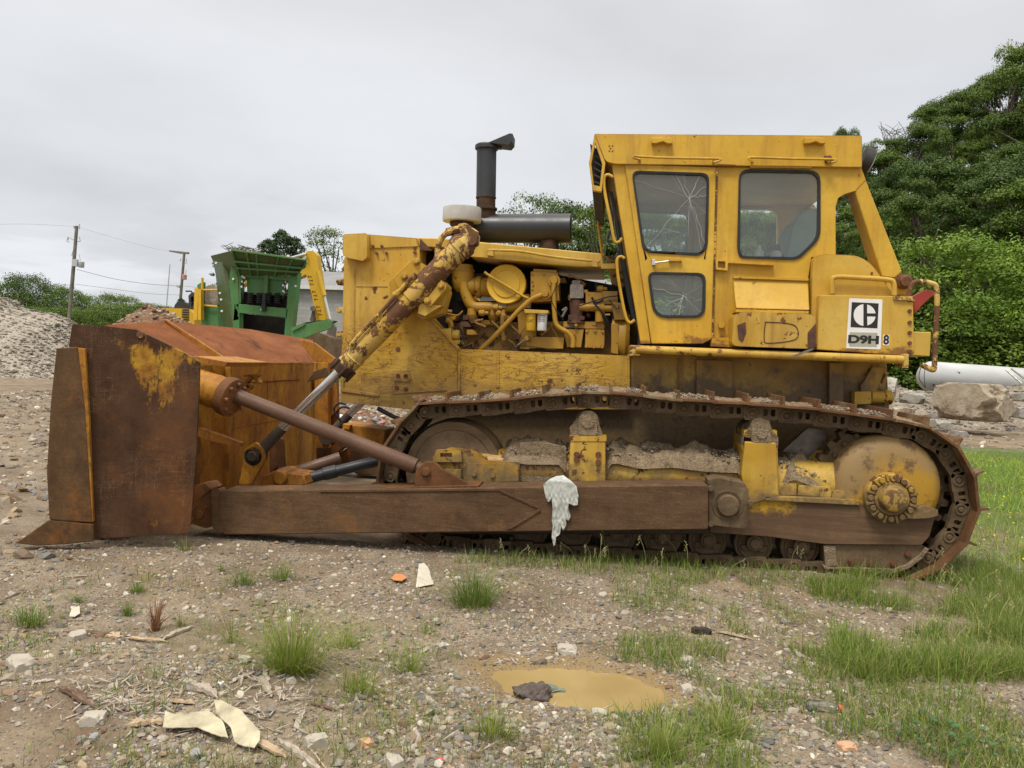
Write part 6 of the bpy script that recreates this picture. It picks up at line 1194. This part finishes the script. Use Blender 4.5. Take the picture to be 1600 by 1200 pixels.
for i, px in enumerate((890, 935, 985, 1040, 1100, 1160, 1220, 1280)): ptree('shrub', px, 445+rt.uniform(-10, 15), 47, 'bush at the foot of the slope behind the machine', 'bushes at the foot of the slope', wide=2.4, name='shrub', cat='shrub')
# bare twiggy treetop above the slope
m = M(); w = P(1402, 190, 64); z = tz(w.x, 64)
for k in range(26): a = w+Vector((rt.uniform(-.5, .5), 0, -3)); m.tube([a, a+Vector((rt.uniform(-.7, .7), 0, 1.8)), a+Vector((rt.uniform(-1.6, 1.6), 0, rt.uniform(2.0, 3.1)))], [.04, .025, .010], 4, 2)
m.tube([Vector((w.x, 64, z)), w+Vector((0, 0, -3))], [.16, .08], 6, 1); o = m.ob('bare_tree', MT['grey_bark'], None, 0); tag(o, 'bare twiggy treetop against the sky over the woods', 'tree')
# ------------------------------------------------------------------ heaps
def mound(name, outline, Y, depth, seed, mat, label, cat, nst, smin, smax, pal, amp=.12, bw=1.0, basez=None):
    """outline: crest in photo pixels at distance Y; a ridge of loose material falling off to front and back"""
    W_ = [P(x, y, Y) for x, y in outline]; xs = [w.x for w in W_]; zs = [w.z for w in W_]; nx_ = 110; ny_ = 70; xx = np.linspace(xs[0], xs[-1], nx_); yy = np.linspace(-1, 1, ny_)
    X_, T_ = np.meshgrid(xx, yy); crest = np.interp(X_, xs, zs); g0 = terr(X_, Y+T_*depth); prof = np.clip(1-np.abs(T_)**1.15, 0, 1)
    Z_ = g0-.7+(crest-g0+.7)*prof+amp*fbm(X_*1.3, T_*depth*1.3, seed)*prof; Y_ = Y+T_*depth
    id_ = np.arange(nx_*ny_).reshape(ny_, nx_); Fq = np.stack([id_[:-1, :-1], id_[:-1, 1:], id_[1:, 1:], id_[1:, :-1]], -1).reshape(-1, 4)
    r = np.random.RandomState(seed); me = mesh_np(name, np.stack([X_.ravel(), Y_.ravel(), Z_.ravel()], -1), Fq.ravel(), 4, True, MT[mat]); rt_ = empty(name, (xs[0]*.5+xs[-1]*.5, Y, tz((xs[0]+xs[-1])/2, Y)), label, cat); rt_['kind'] = 'thing'
    b = link('heap', me, None, rt_)
    u = r.uniform(0, nx_-1.01, nst); v = r.uniform(0, (ny_-1)*.62, nst); ui = u.astype(int); vi = v.astype(int); px = X_[vi, ui]+r.uniform(0, 1, nst)*(xx[1]-xx[0]); py = Y_[vi, ui]+r.uniform(0, 1, nst)*depth*2/ny_; s = np.clip(smin*np.exp(r.normal(0, .6, nst)), smin*.4, smax)
    pz = Z_[vi, ui]+s*.1; V, Fi, c = stones(np.stack([px, py, pz], -1), s, r, pal=pal); o = link('stones', mesh_np('stones', V, Fi, 3, False, MT['stone_mix'], c), None, rt_); tag(o, kind='stuff'); return rt_
soil_mat('pile_soil', (.22, .19, .145), (.31, .27, .215), (.40, .36, .29), sc=3); soil_mat('brown_soil', (.135, .075, .042), (.21, .125, .075), (.27, .18, .12), sc=4)
PG = np.array([(.36, .32, .26), (.29, .26, .21), (.43, .39, .32), (.24, .21, .17), (.19, .155, .12)])
mound('gravel_pile', [(-190, 560), (-120, 480), (-60, 455), (0, 463), (25, 478), (52, 489), (80, 492), (105, 502), (118, 514), (150, 540), (200, 570)], 25, 8, 5, 'pile_soil', 'high pale grey pile of crushed stone beyond the blade at left', 'gravel pile', 34000, .028, .12, PG*.92, .25)
mound('soil_pile', [(160, 520), (185, 502), (205, 489), (225, 481), (240, 480), (258, 487), (275, 496), (300, 505), (330, 520)], 16.5, 2.4, 8, 'brown_soil', 'low reddish brown heap of soil and stones before the yellow machine', 'soil pile', 3800, .03, .12, np.array([(.24, .14, .085), (.33, .22, .14), (.16, .09, .055), (.42, .36, .28)]), .15)
soil_mat('bank_soil', (.15, .12, .085), (.24, .20, .15), (.30, .26, .2), sc=3)
mound('rubble_mound', [(1352, 640), (1375, 616), (1400, 604), (1430, 612), (1480, 612), (1560, 612), (1620, 600), (1700, 605), (1780, 640)], 21, 6.0, 12, 'bank_soil', 'wide bank of broken concrete rubble below the white tank', 'rubble bank', 11000, .034, .15, PG*.72, .3)
flat('trash_white', (.52, .50, .47), .6, var=.2, sc=6); flat('trash_pink', (.42, .22, .19), .6, var=.3, sc=6)
mound('rubbish_heap', [(470, 690), (500, 650), (520, 640), (545, 634), (575, 640), (600, 650), (625, 690)], 7.5, .9, 3, 'brown_soil', 'heap of rubbish and torn wrapping behind the blade', 'rubbish heap', 600, .025, .07, np.array([(.6, .58, .54), (.40, .20, .17), (.3, .28, .26), (.62, .60, .58)]), .1)
# boulders and slabs
def rock(px, py, Y, rx, ry, rz, seed, mat, lab, name='boulder', cat='boulder', rot=0, group=None):
    w = P(px, py, Y); o = soil_stone(name, w, (rx, ry, rz), seed, MT[mat], sub=5, rough=.6); o.rotation_euler = (0, rot, seed); tag(o, lab, cat, group)
    for p in o.data.polygons: p.use_smooth = False
rock(1520, 628, 15.5, 1.12, .8, .66, 2.2, 'boulder', 'big brown crumbling boulder below the white tank')
CG = 'broken concrete blocks on the rubble bank'
for i, (px, py, Y, a, b, c, lab) in enumerate(((1382, 607, 17, .55, .4, .28, 'slanting concrete slab just behind the fuel tank end'), (1425, 622, 16.5, .42, .35, .20, 'white-topped block of concrete left of the boulder'), (1410, 648, 15.8, .5, .35, .26, 'brown concrete lump under the white-topped block'), (1588, 620, 17, .34, .3, .16, 'grey slab right of the boulder top'), (1597, 645, 15.8, .34, .3, .2, 'pale angular block at the right edge'), (1470, 663, 14.6, .28, .25, .14, 'small pale block in front of the boulder at its left'), (1500, 680, 14.2, .22, .2, .14, 'small grey block nearest the turf'), (1590, 700, 13, .20, .2, .1, 'low flat stone at the edge of the turf'))): rock(px, py, Y, a, b, c, 20+i*1.7, 'concrete' if i != 2 else 'boulder', lab, 'concrete_block', 'concrete block', rot=(-.35 if i == 0 else 0), group=CG)
# tank
a = P(1452, 588, 23.0); b = P(1720, 606, 25.5); d = b-a; r = S(23.5, 1452, 588, 23.0); tk = empty('storage_tank', (a.x, a.y, tz(a.x, a.y)), 'long white cylindrical tank lying on the rubble bank', 'tank')
n = N('tank_white', .45, 0, .4); n.co(); k = n.noise(.8, 6, .6, (.3, 1, 1.5)); n.color(n.mix(n.ramp(k, .4, .7), (.47, .48, .47), (.34, .34, .32))); MT['tank_white'] = n.m
m = M(); m.lathe(a, d, [(-.36, .02), (-.34, r*.35), (-.27, r*.62), (-.15, r*.85), (0, r*.985), (.02, r), (d.length, r)], 40); m.ob('shell', MT['tank_white'], tk, .004)
m = M(); m.ptube([(1440, 570, 22.55), (1436, 590, 22.55), (1446, 606, 22.6)], 22.5, .012, 6); m.ptube([(1446, 570, 22.5), (1444, 590, 22.5), (1446, 606, 22.6)], 22.5, .01, 6); m.prism([(1457, 599), (1461, 599), (1459, 604)], 22.6, 22.65); m.ob('fittings', MT['hose_black'], tk, 0)
text('INTREPID', 1492, 581.5, 3.4, 22.88, 'rod_dull', tk, ext=.004, sx=1.3) if 0 else None
m = M()
for k in range(6): m.prism([(1483+k*3, 579.6+k*.25), (1485.2+k*3, 579.7+k*.25), (1485.2+k*3, 582.6+k*.25), (1483+k*3, 582.4+k*.25)], 22.78, 22.8)
m.ob('small_print', MT['rod_dull'], tk, 0)
m = M(); m.ptube([(1572, 578, 22.5), (1602, 604, 22)], 22, .03, 6, 1); m.ptube([(1580, 576, 22.5), (1612, 600, 22)], 22, .03, 6, 1); o = m.ob('steel_bars', MT['rod_dull'], None, 0); tag(o, 'two thin grey bars leaning across the white tank', 'steel bars')
# ------------------------------------------------------------------ building
n = N('block_wall', .9, 0, .2); n.co(); br = n.nd.new('ShaderNodeTexBrick'); br.inputs['Scale'].default_value = 1; br.inputs['Brick Width'].default_value = .42; br.inputs['Row Height'].default_value = .21; br.inputs['Mortar Size'].default_value = .012
sx = n.nd.new('ShaderNodeSeparateXYZ'); n.L(n.vec(), sx.inputs[0]); cb = n.nd.new('ShaderNodeCombineXYZ'); n.L(sx.outputs[0], cb.inputs[0]); n.L(sx.outputs[2], cb.inputs[1]); n.L(cb.outputs[0], br.inputs['Vector'])
for k, v in (('Color1', (.27, .265, .255)), ('Color2', (.33, .325, .31)), ('Mortar', (.22, .215, .205))): br.inputs[k].default_value = C3(v)
n.color(n.mix(n.ramp(n.noise(.5, 5, .6, (1, 1, .5)), .45, .7, 0, .6), br.outputs['Color'], (.38, .37, .35))); MT['block_wall'] = n.m
flat('roof_grey', (.20, .195, .19), .7, var=.15, sc=1); flat('trim_white', (.55, .55, .54), .6, var=.08)
Yb_ = 34; a = P(456, 446, Yb_); b = P(985, 446, Yb_); bd = empty('warehouse', ((a.x+b.x)/2, Yb_+5, 0), 'long low grey block building with sloping roof behind the machines', 'building'); ez = P(530, 449, Yb_).z
m = M(); m.box(a.x, b.x, Yb_, Yb_+10, -.5, ez); m.ob('wall', MT['block_wall'], bd, .01)
m = M(); rz = P(530, 425, Yb_+5).z; m.slab([(a.x-.3, Yb_-.3, ez-.02), (a.x-.3, Yb_+5, rz), (a.x-.3, Yb_+10.3, ez-.02), (a.x-.3, Yb_+10.3, ez-.12), (a.x-.3, Yb_+5, rz-.12), (a.x-.3, Yb_-.3, ez-.12)], (), (b.x-a.x+.6, 0, 0)); m.ob('roof', MT['roof_grey'], bd, .01)
m = M(); m.box(a.x-.32, b.x+.32, Yb_-.36, Yb_-.28, ez-.16, ez+.02); m.ob('gutter', MT['trim_white'], bd, .004)
# ------------------------------------------------------------------ poles and wires
flat('pole_wood', (.17, .145, .115), .9, var=.3, sc=2); flat('pole_grey', (.42, .43, .44), .5, var=.1); flat('wire_dark', (.05, .05, .05), .6)
def pole(pb, pt, Y, r0, label, name='utility_pole', cat='utility pole', mat='pole_wood'):
    a = P(*pb, Y); b = P(*pt, Y); d = (b-a).normalized(); g = tz(a.x, Y); base = a+d*((g-.3-a.z)/d.z); rt_ = empty(name, (base.x, Y, g), label, cat); m = M(); m.lathe(base, b-base, [(0, r0), ((b-base).length, r0*.72)], 14); m.ob('pole_shaft', MT[mat], rt_, .004); return rt_
U1 = pole((109, 490), (120, 353), 60, .19, 'tall wooden utility pole with grey transformers at the left'); Y1 = 60
m = M(); m.prism([(112, 405), (120, 405), (120, 416), (112, 416)], Y1-.5, Y1-.2); m.ob('junction_box', MT['pole_grey'], U1, .02)
m = M(); c = P(127, 418, Y1-.2); m.lathe(c, (0, 0, 1), [(0, .22), (.03, .24), (.50, .26), (.54, .2)], 18); m.ob('transformer', MT['pole_grey'], U1, .01)
m = M(); m.ptube([(106, 375), (108, 371), (113, 374), (118, 375)], Y1, .04, 6); m.ptube([(106, 370), (105, 377), (108, 378)], Y1, .04, 6); m.ptube([(124, 370), (125, 377), (121, 377)], Y1, .04, 6); m.ptube([(116, 357), (116, 353), (118, 354)], Y1, .06, 6); m.ptube([(124, 350), (124, 358)], Y1, .05, 6, 1); m.ptube([(112, 400), (114, 392)], Y1, .03, 5, 1); m.ptube([(124, 398), (126, 410)], Y1, .03, 5, 1); m.ob('insulators', MT['pole_grey'], U1, 0)
U2 = pole((281, 480), (288, 394), 74, .18, 'second wooden utility pole with crossarm, nearer the crusher'); Y2 = 74
m = M(); m.prism([(264, 391), (294, 394), (293, 396.5), (280, 396), (264, 393)], Y2-.15, Y2+.15); m.ob('crossarm', MT['pole_wood'], U2, .01)
m = M(); m.lathe(P(288, 437, Y2-.2), (0, 0, 1), [(0, .24), (.5, .26), (.55, .2)], 16); m.ob('transformer', MT['trash_pink'], U2, .01)
m = M(); m.ptube([(281, 408), (283, 404)], Y2, .05, 5, 1); m.ptube([(291, 404), (291, 411), (287, 411)], Y2, .04, 5); m.ptube([(289, 430), (291, 422)], Y2, .03, 5, 1); m.prism([(275, 446), (281, 446), (280, 450), (276, 449)], Y2-.1, Y2+.1); m.ob('insulators', MT['pole_grey'], U2, 0)
U3 = pole((260, 480), (265.5, 413), 70, .07, 'thin grey mast between the two utility poles', 'mast', 'mast', 'pole_grey')
def wire(pts, lab, r=.02): 
    m = M(); m.tube([P(*p) for p in pts], r*.6, 5, 6); o = m.ob('power_line', MT['wire_dark'], None, 0); tag(o, lab, 'power line', 'power lines on the poles')
wire([(120, 421, 60), (180, 436, 65), (235, 444, 70), (283, 447, 74)], 'sagging cable from the transformer pole to the second pole', .03); wire([(118, 444, 60), (180, 452, 65), (235, 459, 70), (283, 461, 74)], 'lower cable between the two utility poles', .022)
wire([(-40, 352, 46), (40, 350, 52), (119, 354, 60)], 'top wire running left from the first pole', .011); wire([(-40, 444, 46), (40, 446, 52), (118, 446, 60)], 'lower wire running left from the first pole', .012); wire([(-40, 449, 44), (40, 450, 48), (113, 444, 60)], 'thick wire crossing the far trees at left', .014)
wire([(-30, 462, 40), (60, 473, 44), (150, 481, 50), (240, 486, 56)], 'light guy cable in front of the far tree line', .02); wire([(122, 355, 60), (180, 372, 65), (240, 388, 70), (266, 392, 74)], 'faint top wire between the two poles', .011); wire([(288, 447, 74), (340, 452, 70), (400, 455, 66)], 'cable leading right from the second pole', .022)
# ------------------------------------------------------------------ green crusher
paint('crusher_green', (.018, .165, .050), spots=.74, stain=.18, fade=(.03, .22, .075), rust=(.10, .08, .05)); paint('crusher_dark', (.010, .070, .026), spots=.74, stain=.15, fade=(.014, .085, .032), rust=(.05, .04, .03))
Yg = 15.0; cr = empty('crusher', (P(415, 500, Yg).x, Yg+2, 0), 'green mobile crusher with flared hopper standing behind the blade', 'crusher')
m = M(); m.prism([(362, 405), (372, 432), (374, 496), (374, 560), (362, 560), (364, 500), (358, 440)], Yg, Yg+.25); m.prism([(466, 425), (452, 560), (441, 560), (446, 496), (448, 474), (450, 440), (456, 425)], Yg, Yg+.25)
m.prism([(366, 474), (450, 482), (448, 500), (445, 496), (374, 489), (373, 500), (364, 502)], Yg, Yg+.25); m.prism([(385, 433), (443, 438), (442, 462), (386, 460)], Yg+.12, Yg+.2); m.prism([(413, 426), (419, 426), (417, 470), (412, 470)], Yg-.02, Yg+.14)
m.prism([(370, 427), (460, 432), (458, 440), (443, 438), (385, 433), (376, 440), (376, 474), (366, 474)], Yg+.02, Yg+.22); m.ob('front_frame', MT['crusher_green'], cr, .012)
m = M(); m.prism([(372, 489), (447, 497), (445, 560), (373, 560)], Yg+.9, Yg+1.0); m.prism([(376, 455), (450, 462), (450, 484), (376, 478)], Yg+.2, Yg+.25); m.ob('inner_shadow_plate', MT['grime_shade_black'], cr, .004)  # near-black sheets added to stand in for the shade inside the frame
for i, x in enumerate((391, 405, 419, 433)):
    m = M(); a = P(x, 475, Yg+.05); L = S(17, x, 470, Yg); pts = [a+Vector((math.cos(t*.7)*.075, math.sin(t*.7)*.075, L*t/54)) for t in range(55)]; m.tube(pts, .018, 6, 1); m.ob('coil_spring', MT['hose_black'], cr, 0)
m = M(); E0 = [P(362, 392, Yg-.9), P(479, 408, Yg-.9)]; E1 = [P(374, 430, Yg), P(462, 431, Yg)]; m.slab([E0[0], E0[1], E1[1], E1[0]], (), (0, .04, .03)); m.ob('hopper_flare', MT['crusher_dark'], cr, .005)
m = M(); m.slab([E0[0], E0[1], E0[1]+Vector((0, 0, .05)), E0[0]+Vector((0, 0, .05))], (), (0, -.06, 0)); m.ob('hopper_rim', MT['box_yellow'] if 0 else MT['crusher_green'], cr, .008)
m = M()
for t in (.0, .2, .33, .62, .8, 1.0):
    a = E0[0].lerp(E0[1], t); b = E1[0].lerp(E1[1], t); m.slab([a, b, b+Vector((.05, 0, 0)), a+Vector((.05, 0, 0))], (), (0, -.05, -.04))
for s_ in (.35, .62):
    a = E0[0].lerp(E1[0], s_); b = E0[1].lerp(E1[1], s_); m.slab([a, b, b+Vector((0, 0, -.05)), a+Vector((0, 0, -.05))], (), (0, -.05, -.03))
m.ob('flare_ribs', MT['crusher_green'], cr, .004)
for i, (x0, x1) in enumerate(((396, 402), (400, 404))): pass
m = M(); m.slab([P(329, 400, Yg+1.6), P(361, 392, Yg-.9), P(374, 430, Yg), P(340, 425, Yg+1.6)], (), (0.04, .0, .02)); m.slab([P(331, 399, Yg+1.6), P(346, 404, Yg+.6), P(366, 520, Yg+.1), P(358, 520, Yg+.6), P(345, 500, Yg+1.0), P(337, 430, Yg+1.4)], (), (.1, .05, 0))
m.slab([P(346, 404, Yg+.8), P(362, 396, Yg+.3), P(368, 500, Yg+.3), P(354, 480, Yg+.8)], (), (.06, .1, 0)); m.ob('side_wing', MT['crusher_dark'], cr, .006)
m = M()
for x, y in ((379, 432), (379, 440), (378, 448), (382, 434), (382, 442), (382, 450), (446, 441), (446, 449), (446, 457), (443, 446), (443, 455), (365, 436), (462, 447), (414, 427), (420, 428), (409, 484), (414, 484), (344, 458), (346, 468), (347, 486), (338, 411), (362, 396)): m.bolt(x, y, Yg-.02, .03, .03, 8)
m.each('bolt', MT['label_white'], cr, 0)
m = M(); m.prism([(410, 458), (415, 458), (414, 486), (408, 486)], Yg-.1, Yg); m.ptube([(380, 436), (381, 455), (377, 470)], Yg-.04, .02, 6); m.ptube([(445, 440), (446, 458), (441, 466)], Yg-.04, .02, 6); m.each('hose', MT['hose_black'], cr, 0)
m = M(); m.prism([(455, 512), (514, 498), (519, 502), (518, 512), (470, 530), (456, 528)], Yg-1.2, Yg-1.1); m.prism([(455, 512), (476, 504), (476, 508), (456, 518)], Yg-1.25, Yg-1.1); m.ob('conveyor_side', MT['crusher_green'], cr, .006)
m = M(); m.prism([(455, 512), (475, 504), (500, 500), (516, 500), (510, 504), (470, 516), (456, 520)], Yg-1.1, Yg-.5); m.ob('conveyor_belt', MT['rubber'], cr, .004)
m = M(); m.prism([(315, 478), (341, 479), (341, 540), (315, 540)], Yg+1.2, Yg+3); m.prism([(308, 445), (316, 440), (318, 500), (309, 500)], Yg+1.2, Yg+1.4); m.ob('rear_body', MT['crusher_green'], cr, .01)
m = M(); m.ptube([(316, 434), (317, 500)], Yg+1.1, .04, 6, 1); m.ptube([(316, 453), (340, 453)], Yg+1.1, .03, 6, 1); m.ptube([(316, 477), (340, 479)], Yg+1.1, .03, 6, 1); m.prism([(304, 450), (310, 450), (308, 500), (302, 500)], Yg+1.0, Yg+1.2); m.prism([(310, 452), (314, 452), (314, 500), (309, 500)], Yg+.9, Yg+1.0); m.ob('yellow_railing', MT['filter_yellow'], cr, .004)
m = M(); m.prism(rnd([(318, 455), (322, 447), (332, 444), (340, 450), (340, 477), (318, 477)], 3), Yg+1.3, Yg+2); m.ob('loaded_stone', MT['pile_soil'], cr, .02)
m = M(); rq = random.Random(2)
for k in range(60):
    t = rq.uniform(0, .5); a = E0[0]+Vector((-.15+t*1.2, rq.uniform(-.05, .8), 0)); m.tube([a, a+Vector((rq.uniform(-.15, .15), 0, rq.uniform(.04, .14))), a+Vector((rq.uniform(-.3, .3), 0, rq.uniform(-.05, .24)))], .008, 4, 2)
o = m.ob('brushwood', MT['bark'], None, 0); tag(o, 'dry brushwood caught on the rim of the green hopper', 'brushwood')
# ------------------------------------------------------------------ yellow excavator
paint('digger_yellow', (.66, .40, .015), spots=.76, stain=.2, fade=(.62, .38, .03)); Ye = 19.5; ex = empty('excavator', (P(285, 520, Ye).x, Ye+1, 0), 'yellow excavator reaching over behind the green crusher', 'excavator')
m = M(); m.prism(rnd([(252, 481), (284, 482), (284, 520), (262, 520), (255, 496)], 2), Ye, Ye+2.6); m.prism([(284, 482), (296, 483), (304, 492), (304, 520), (284, 520)], Ye+.02, Ye+2.6); m.ob('counterweight', MT['digger_yellow'], ex, .04)
m = M()
for k in range(5): m.prism([(285, 483+k*3.8), (295, 483.3+k*3.8), (295, 485.4+k*3.8), (285, 485+k*3.8)], Ye-.0, Ye+.03)
m.ob('vent_louvre', MT['hose_black'], ex, 0)
m = M(); m.prism([(264, 490), (272, 490.5), (272, 493), (264, 492.5)], Ye-.01, Ye+.01); m.ob('red_stripe', MT['red_plastic'], ex, 0)
m = M(); m.prism(rnd([(271, 482), (274, 474), (280, 471), (290, 472), (295, 480), (295, 484)], 3), Ye+.4, Ye+2.2); m.ob('engine_cover', MT['muffler_black'], ex, .03)
m = M(); m.prism([(294, 462), (300, 456), (306, 462), (305, 492), (296, 490), (295, 476)], Ye+.3, Ye+1.5, [[(298, 464), (302, 463), (302, 472), (298, 472)]]); m.ptube([(290, 455), (299, 455), (301, 460)], Ye+.5, .03, 6, 1); m.ob('operator_cab', MT['cab_dark'], ex, .02)
m = M(); m.prism([(300, 520), (300, 470), (330, 430), (400, 385), (478, 388), (482, 394), (478, 400), (410, 400), (340, 450), (318, 520)], Ye+.9, Ye+1.4) if 0 else None
bo = [(305, 520, Ye+1), (340, 470, Ye+.6), (400, 428, Ye+.0), (470, 424, Ye-.6)]
m.bm.free(); m = M(); m.tube([P(*q) for q in bo], [.28, .3, .28, .2], 4, 6); m.ob('boom', MT['digger_yellow'], ex, .02)
m = M(); m.prism(rnd([(477, 395), (482, 392), (489, 392), (495, 398), (498, 422), (509, 498), (508, 505), (494, 503), (487, 460), (478, 428), (468, 434), (466, 425), (478, 418)], 2), Ye-1.0, Ye-.65); m.ob('stick', MT['digger_yellow'], ex, .02)
m = M(); m.cyl(P(497, 424, Ye-1.1), P(507, 462, Ye-1.1), .075, n=14); m.cyl(P(452, 405, Ye-1.1), P(480, 396, Ye-1.1), .05, n=12) ; m.ob('cylinder_barrel', MT['digger_yellow'], ex, .004)
m = M(); m.cyl(P(507, 462, Ye-1.1), P(516, 499, Ye-1.1), .04, n=12); m.cyl(P(457, 402, Ye-1.15), P(478, 396.5, Ye-1.15), .035, n=10); m.each('cylinder_rod', MT['trim_white'], ex, .002)
m = M(); m.prism(rnd([(508, 498), (518, 500), (524, 512), (521, 535), (514, 545), (508, 530), (512, 515)], 2), Ye-1.05, Ye-.9); m.prism([(484, 500), (489, 480), (493, 492), (489, 505)], Ye-1.0, Ye-.8); m.cyl(P(489, 482, Ye-1.2), P(489, 482, Ye-.6), .09, n=12); m.ob('bucket_linkage', MT['rod_dull'], ex, .01)
m = M(); a = P(478, 520, Ye-1.4); m.prism(rnd([(470, 524), (500, 520), (515, 526), (518, 560), (500, 590), (470, 590), (455, 560)], 4), Ye-1.6, Ye-.3); m.ob('bucket', MT['idler_steel'], ex, .03)
c0 = P(484, 432, Ye-1.01); c1 = P(501, 494, Ye-1.01); m = M(); rq = random.Random(8)
for k in range(11):
    if k in (3, 7): continue
    p = c0.lerp(c1, k/10.5); h = .05
    m.box(p.x-.06, p.x+.06, Ye-1.012, Ye-1.0, p.z-.008, p.z+.008); m.box(p.x-.06+(k % 2)*.1, p.x-.045+(k % 2)*.1, Ye-1.012, Ye-1.0, p.z-.035, p.z+.035)
m.each('lettering', MT['digger_yellow'] if 0 else MT['rust_bolt'], ex, 0)
# far side yard clutter: orange beam, small things glimpsed under the guard
# ------------------------------------------------------------------ sky and light
w = bpy.data.worlds.new('World'); SC.world = w; w.use_nodes = True; t = w.node_tree; nd = t.nodes; L_ = t.links.new; bg = nd['Background']
sky = nd.new('ShaderNodeTexSky'); sky.sky_type = 'NISHITA'; sky.sun_disc = False; SUN_EL, SUN_RZ = math.radians(62), math.radians(205); sky.sun_elevation = SUN_EL; sky.sun_rotation = SUN_RZ
tc = nd.new('ShaderNodeTexCoord'); sp = nd.new('ShaderNodeSeparateXYZ'); L_(tc.outputs['Generated'], sp.inputs[0])
def mth(op, a, b=None, c=None):
    m = nd.new('ShaderNodeMath'); m.operation = op
    for i, v in enumerate((a, b, c)):
        if v is None: continue
        if isinstance(v, (int, float)): m.inputs[i].default_value = v
        else: L_(v, m.inputs[i])
    return m.outputs[0]
def mr(s, a, b, c, d, cl=True):
    m = nd.new('ShaderNodeMapRange'); m.clamp = cl
    for i, v in enumerate((a, b, c, d)): m.inputs[i+1].default_value = v
    L_(s, m.inputs[0]); return m.outputs[0]
z = mth('MAXIMUM', sp.outputs[2], .0); zz = mth('ADD', z, .16); cu = nd.new('ShaderNodeCombineXYZ'); L_(mth('DIVIDE', sp.outputs[0], zz), cu.inputs[0]); L_(mth('DIVIDE', sp.outputs[1], zz), cu.inputs[1]); L_(mth('MULTIPLY', z, 2.5), cu.inputs[2])
def nz(sc, det, ro, di=0, loc=0):
    n_ = nd.new('ShaderNodeTexNoise'); n_.inputs['Scale'].default_value = sc; n_.inputs['Detail'].default_value = det; n_.inputs['Roughness'].default_value = ro; n_.inputs['Distortion'].default_value = di
    mp = nd.new('ShaderNodeMapping'); mp.inputs['Location'].default_value = (loc, loc*.7, 0); L_(cu.outputs[0], mp.inputs[0]); L_(mp.outputs[0], n_.inputs['Vector']); return n_.outputs[0]
soft = nz(.55, 4, .5, .3, 3.1); fine = nz(1.5, 8, .55, .2, 5.2)
# lumpier cloud edges low over the horizon
low = mr(z, .02, .20, 1, 0); edge = mth('MULTIPLY', mr(fine, .48, .58, 0, 1), low)
br_ = mth('ADD', .035, mth('ADD', mth('ADD', mr(soft, .3, .7, -.10, .08), mr(fine, .3, .7, -.03, .03)), mth('MULTIPLY', edge, .13)))
lvl = mth('ADD', mr(z, 0, .45, .60, .675), br_); up = mr(z, .45, 1.0, 0, 1.35); lvl = mth('ADD', lvl, up)
cc = nd.new('ShaderNodeCombineColor'); L_(mth('MULTIPLY', lvl, mr(z, .3, .9, .975, 1.04)), cc.inputs[0]); L_(mth('MULTIPLY', lvl, 1.0), cc.inputs[1]); L_(mth('MULTIPLY', lvl, mr(z, .3, .9, 1.04, .96)), cc.inputs[2])
SKY_STR = .10; sc_ = nd.new('ShaderNodeVectorMath'); sc_.operation = 'SCALE'; L_(cc.outputs[0], sc_.inputs[0]); sc_.inputs['Scale'].default_value = 1/SKY_STR
mx = nd.new('ShaderNodeMix'); mx.data_type = 'RGBA'; mx.inputs[0].default_value = .97; L_(sky.outputs[0], mx.inputs[6]); L_(sc_.outputs[0], mx.inputs[7]); L_(mx.outputs[2], bg.inputs[0]); bg.inputs[1].default_value = SKY_STR
sl = bpy.data.lights.new('sun', 'SUN'); sl.energy = 2.3; sl.angle = math.radians(14); sl.color = (1, .955, .88); so = bpy.data.objects.new('sun', sl); COL.objects.link(so)
sd = Vector((math.sin(SUN_RZ)*math.cos(SUN_EL), math.cos(SUN_RZ)*math.cos(SUN_EL), math.sin(SUN_EL))); so.rotation_euler = sd.to_track_quat('Z', 'Y').to_euler()
cd = bpy.data.cameras.new('camera'); cd.sensor_width = 36; cd.lens = 36*FPX/1600; cd.clip_end = 3000; cd.clip_start = .05; co = bpy.data.objects.new('camera', cd); COL.objects.link(co); co.location = CAM
co.rotation_euler = Matrix((RT, UP, -FW)).transposed().to_euler(); SC.camera = co
SC.view_settings.view_transform = 'Standard'; SC.view_settings.look = 'None'; SC.view_settings.exposure = 0.21; SC.view_settings.gamma = 1
SC.cycles.max_bounces = 6; SC.cycles.diffuse_bounces = 3; SC.cycles.glossy_bounces = 3; SC.cycles.transparent_max_bounces = 12; SC.cycles.use_denoising = True
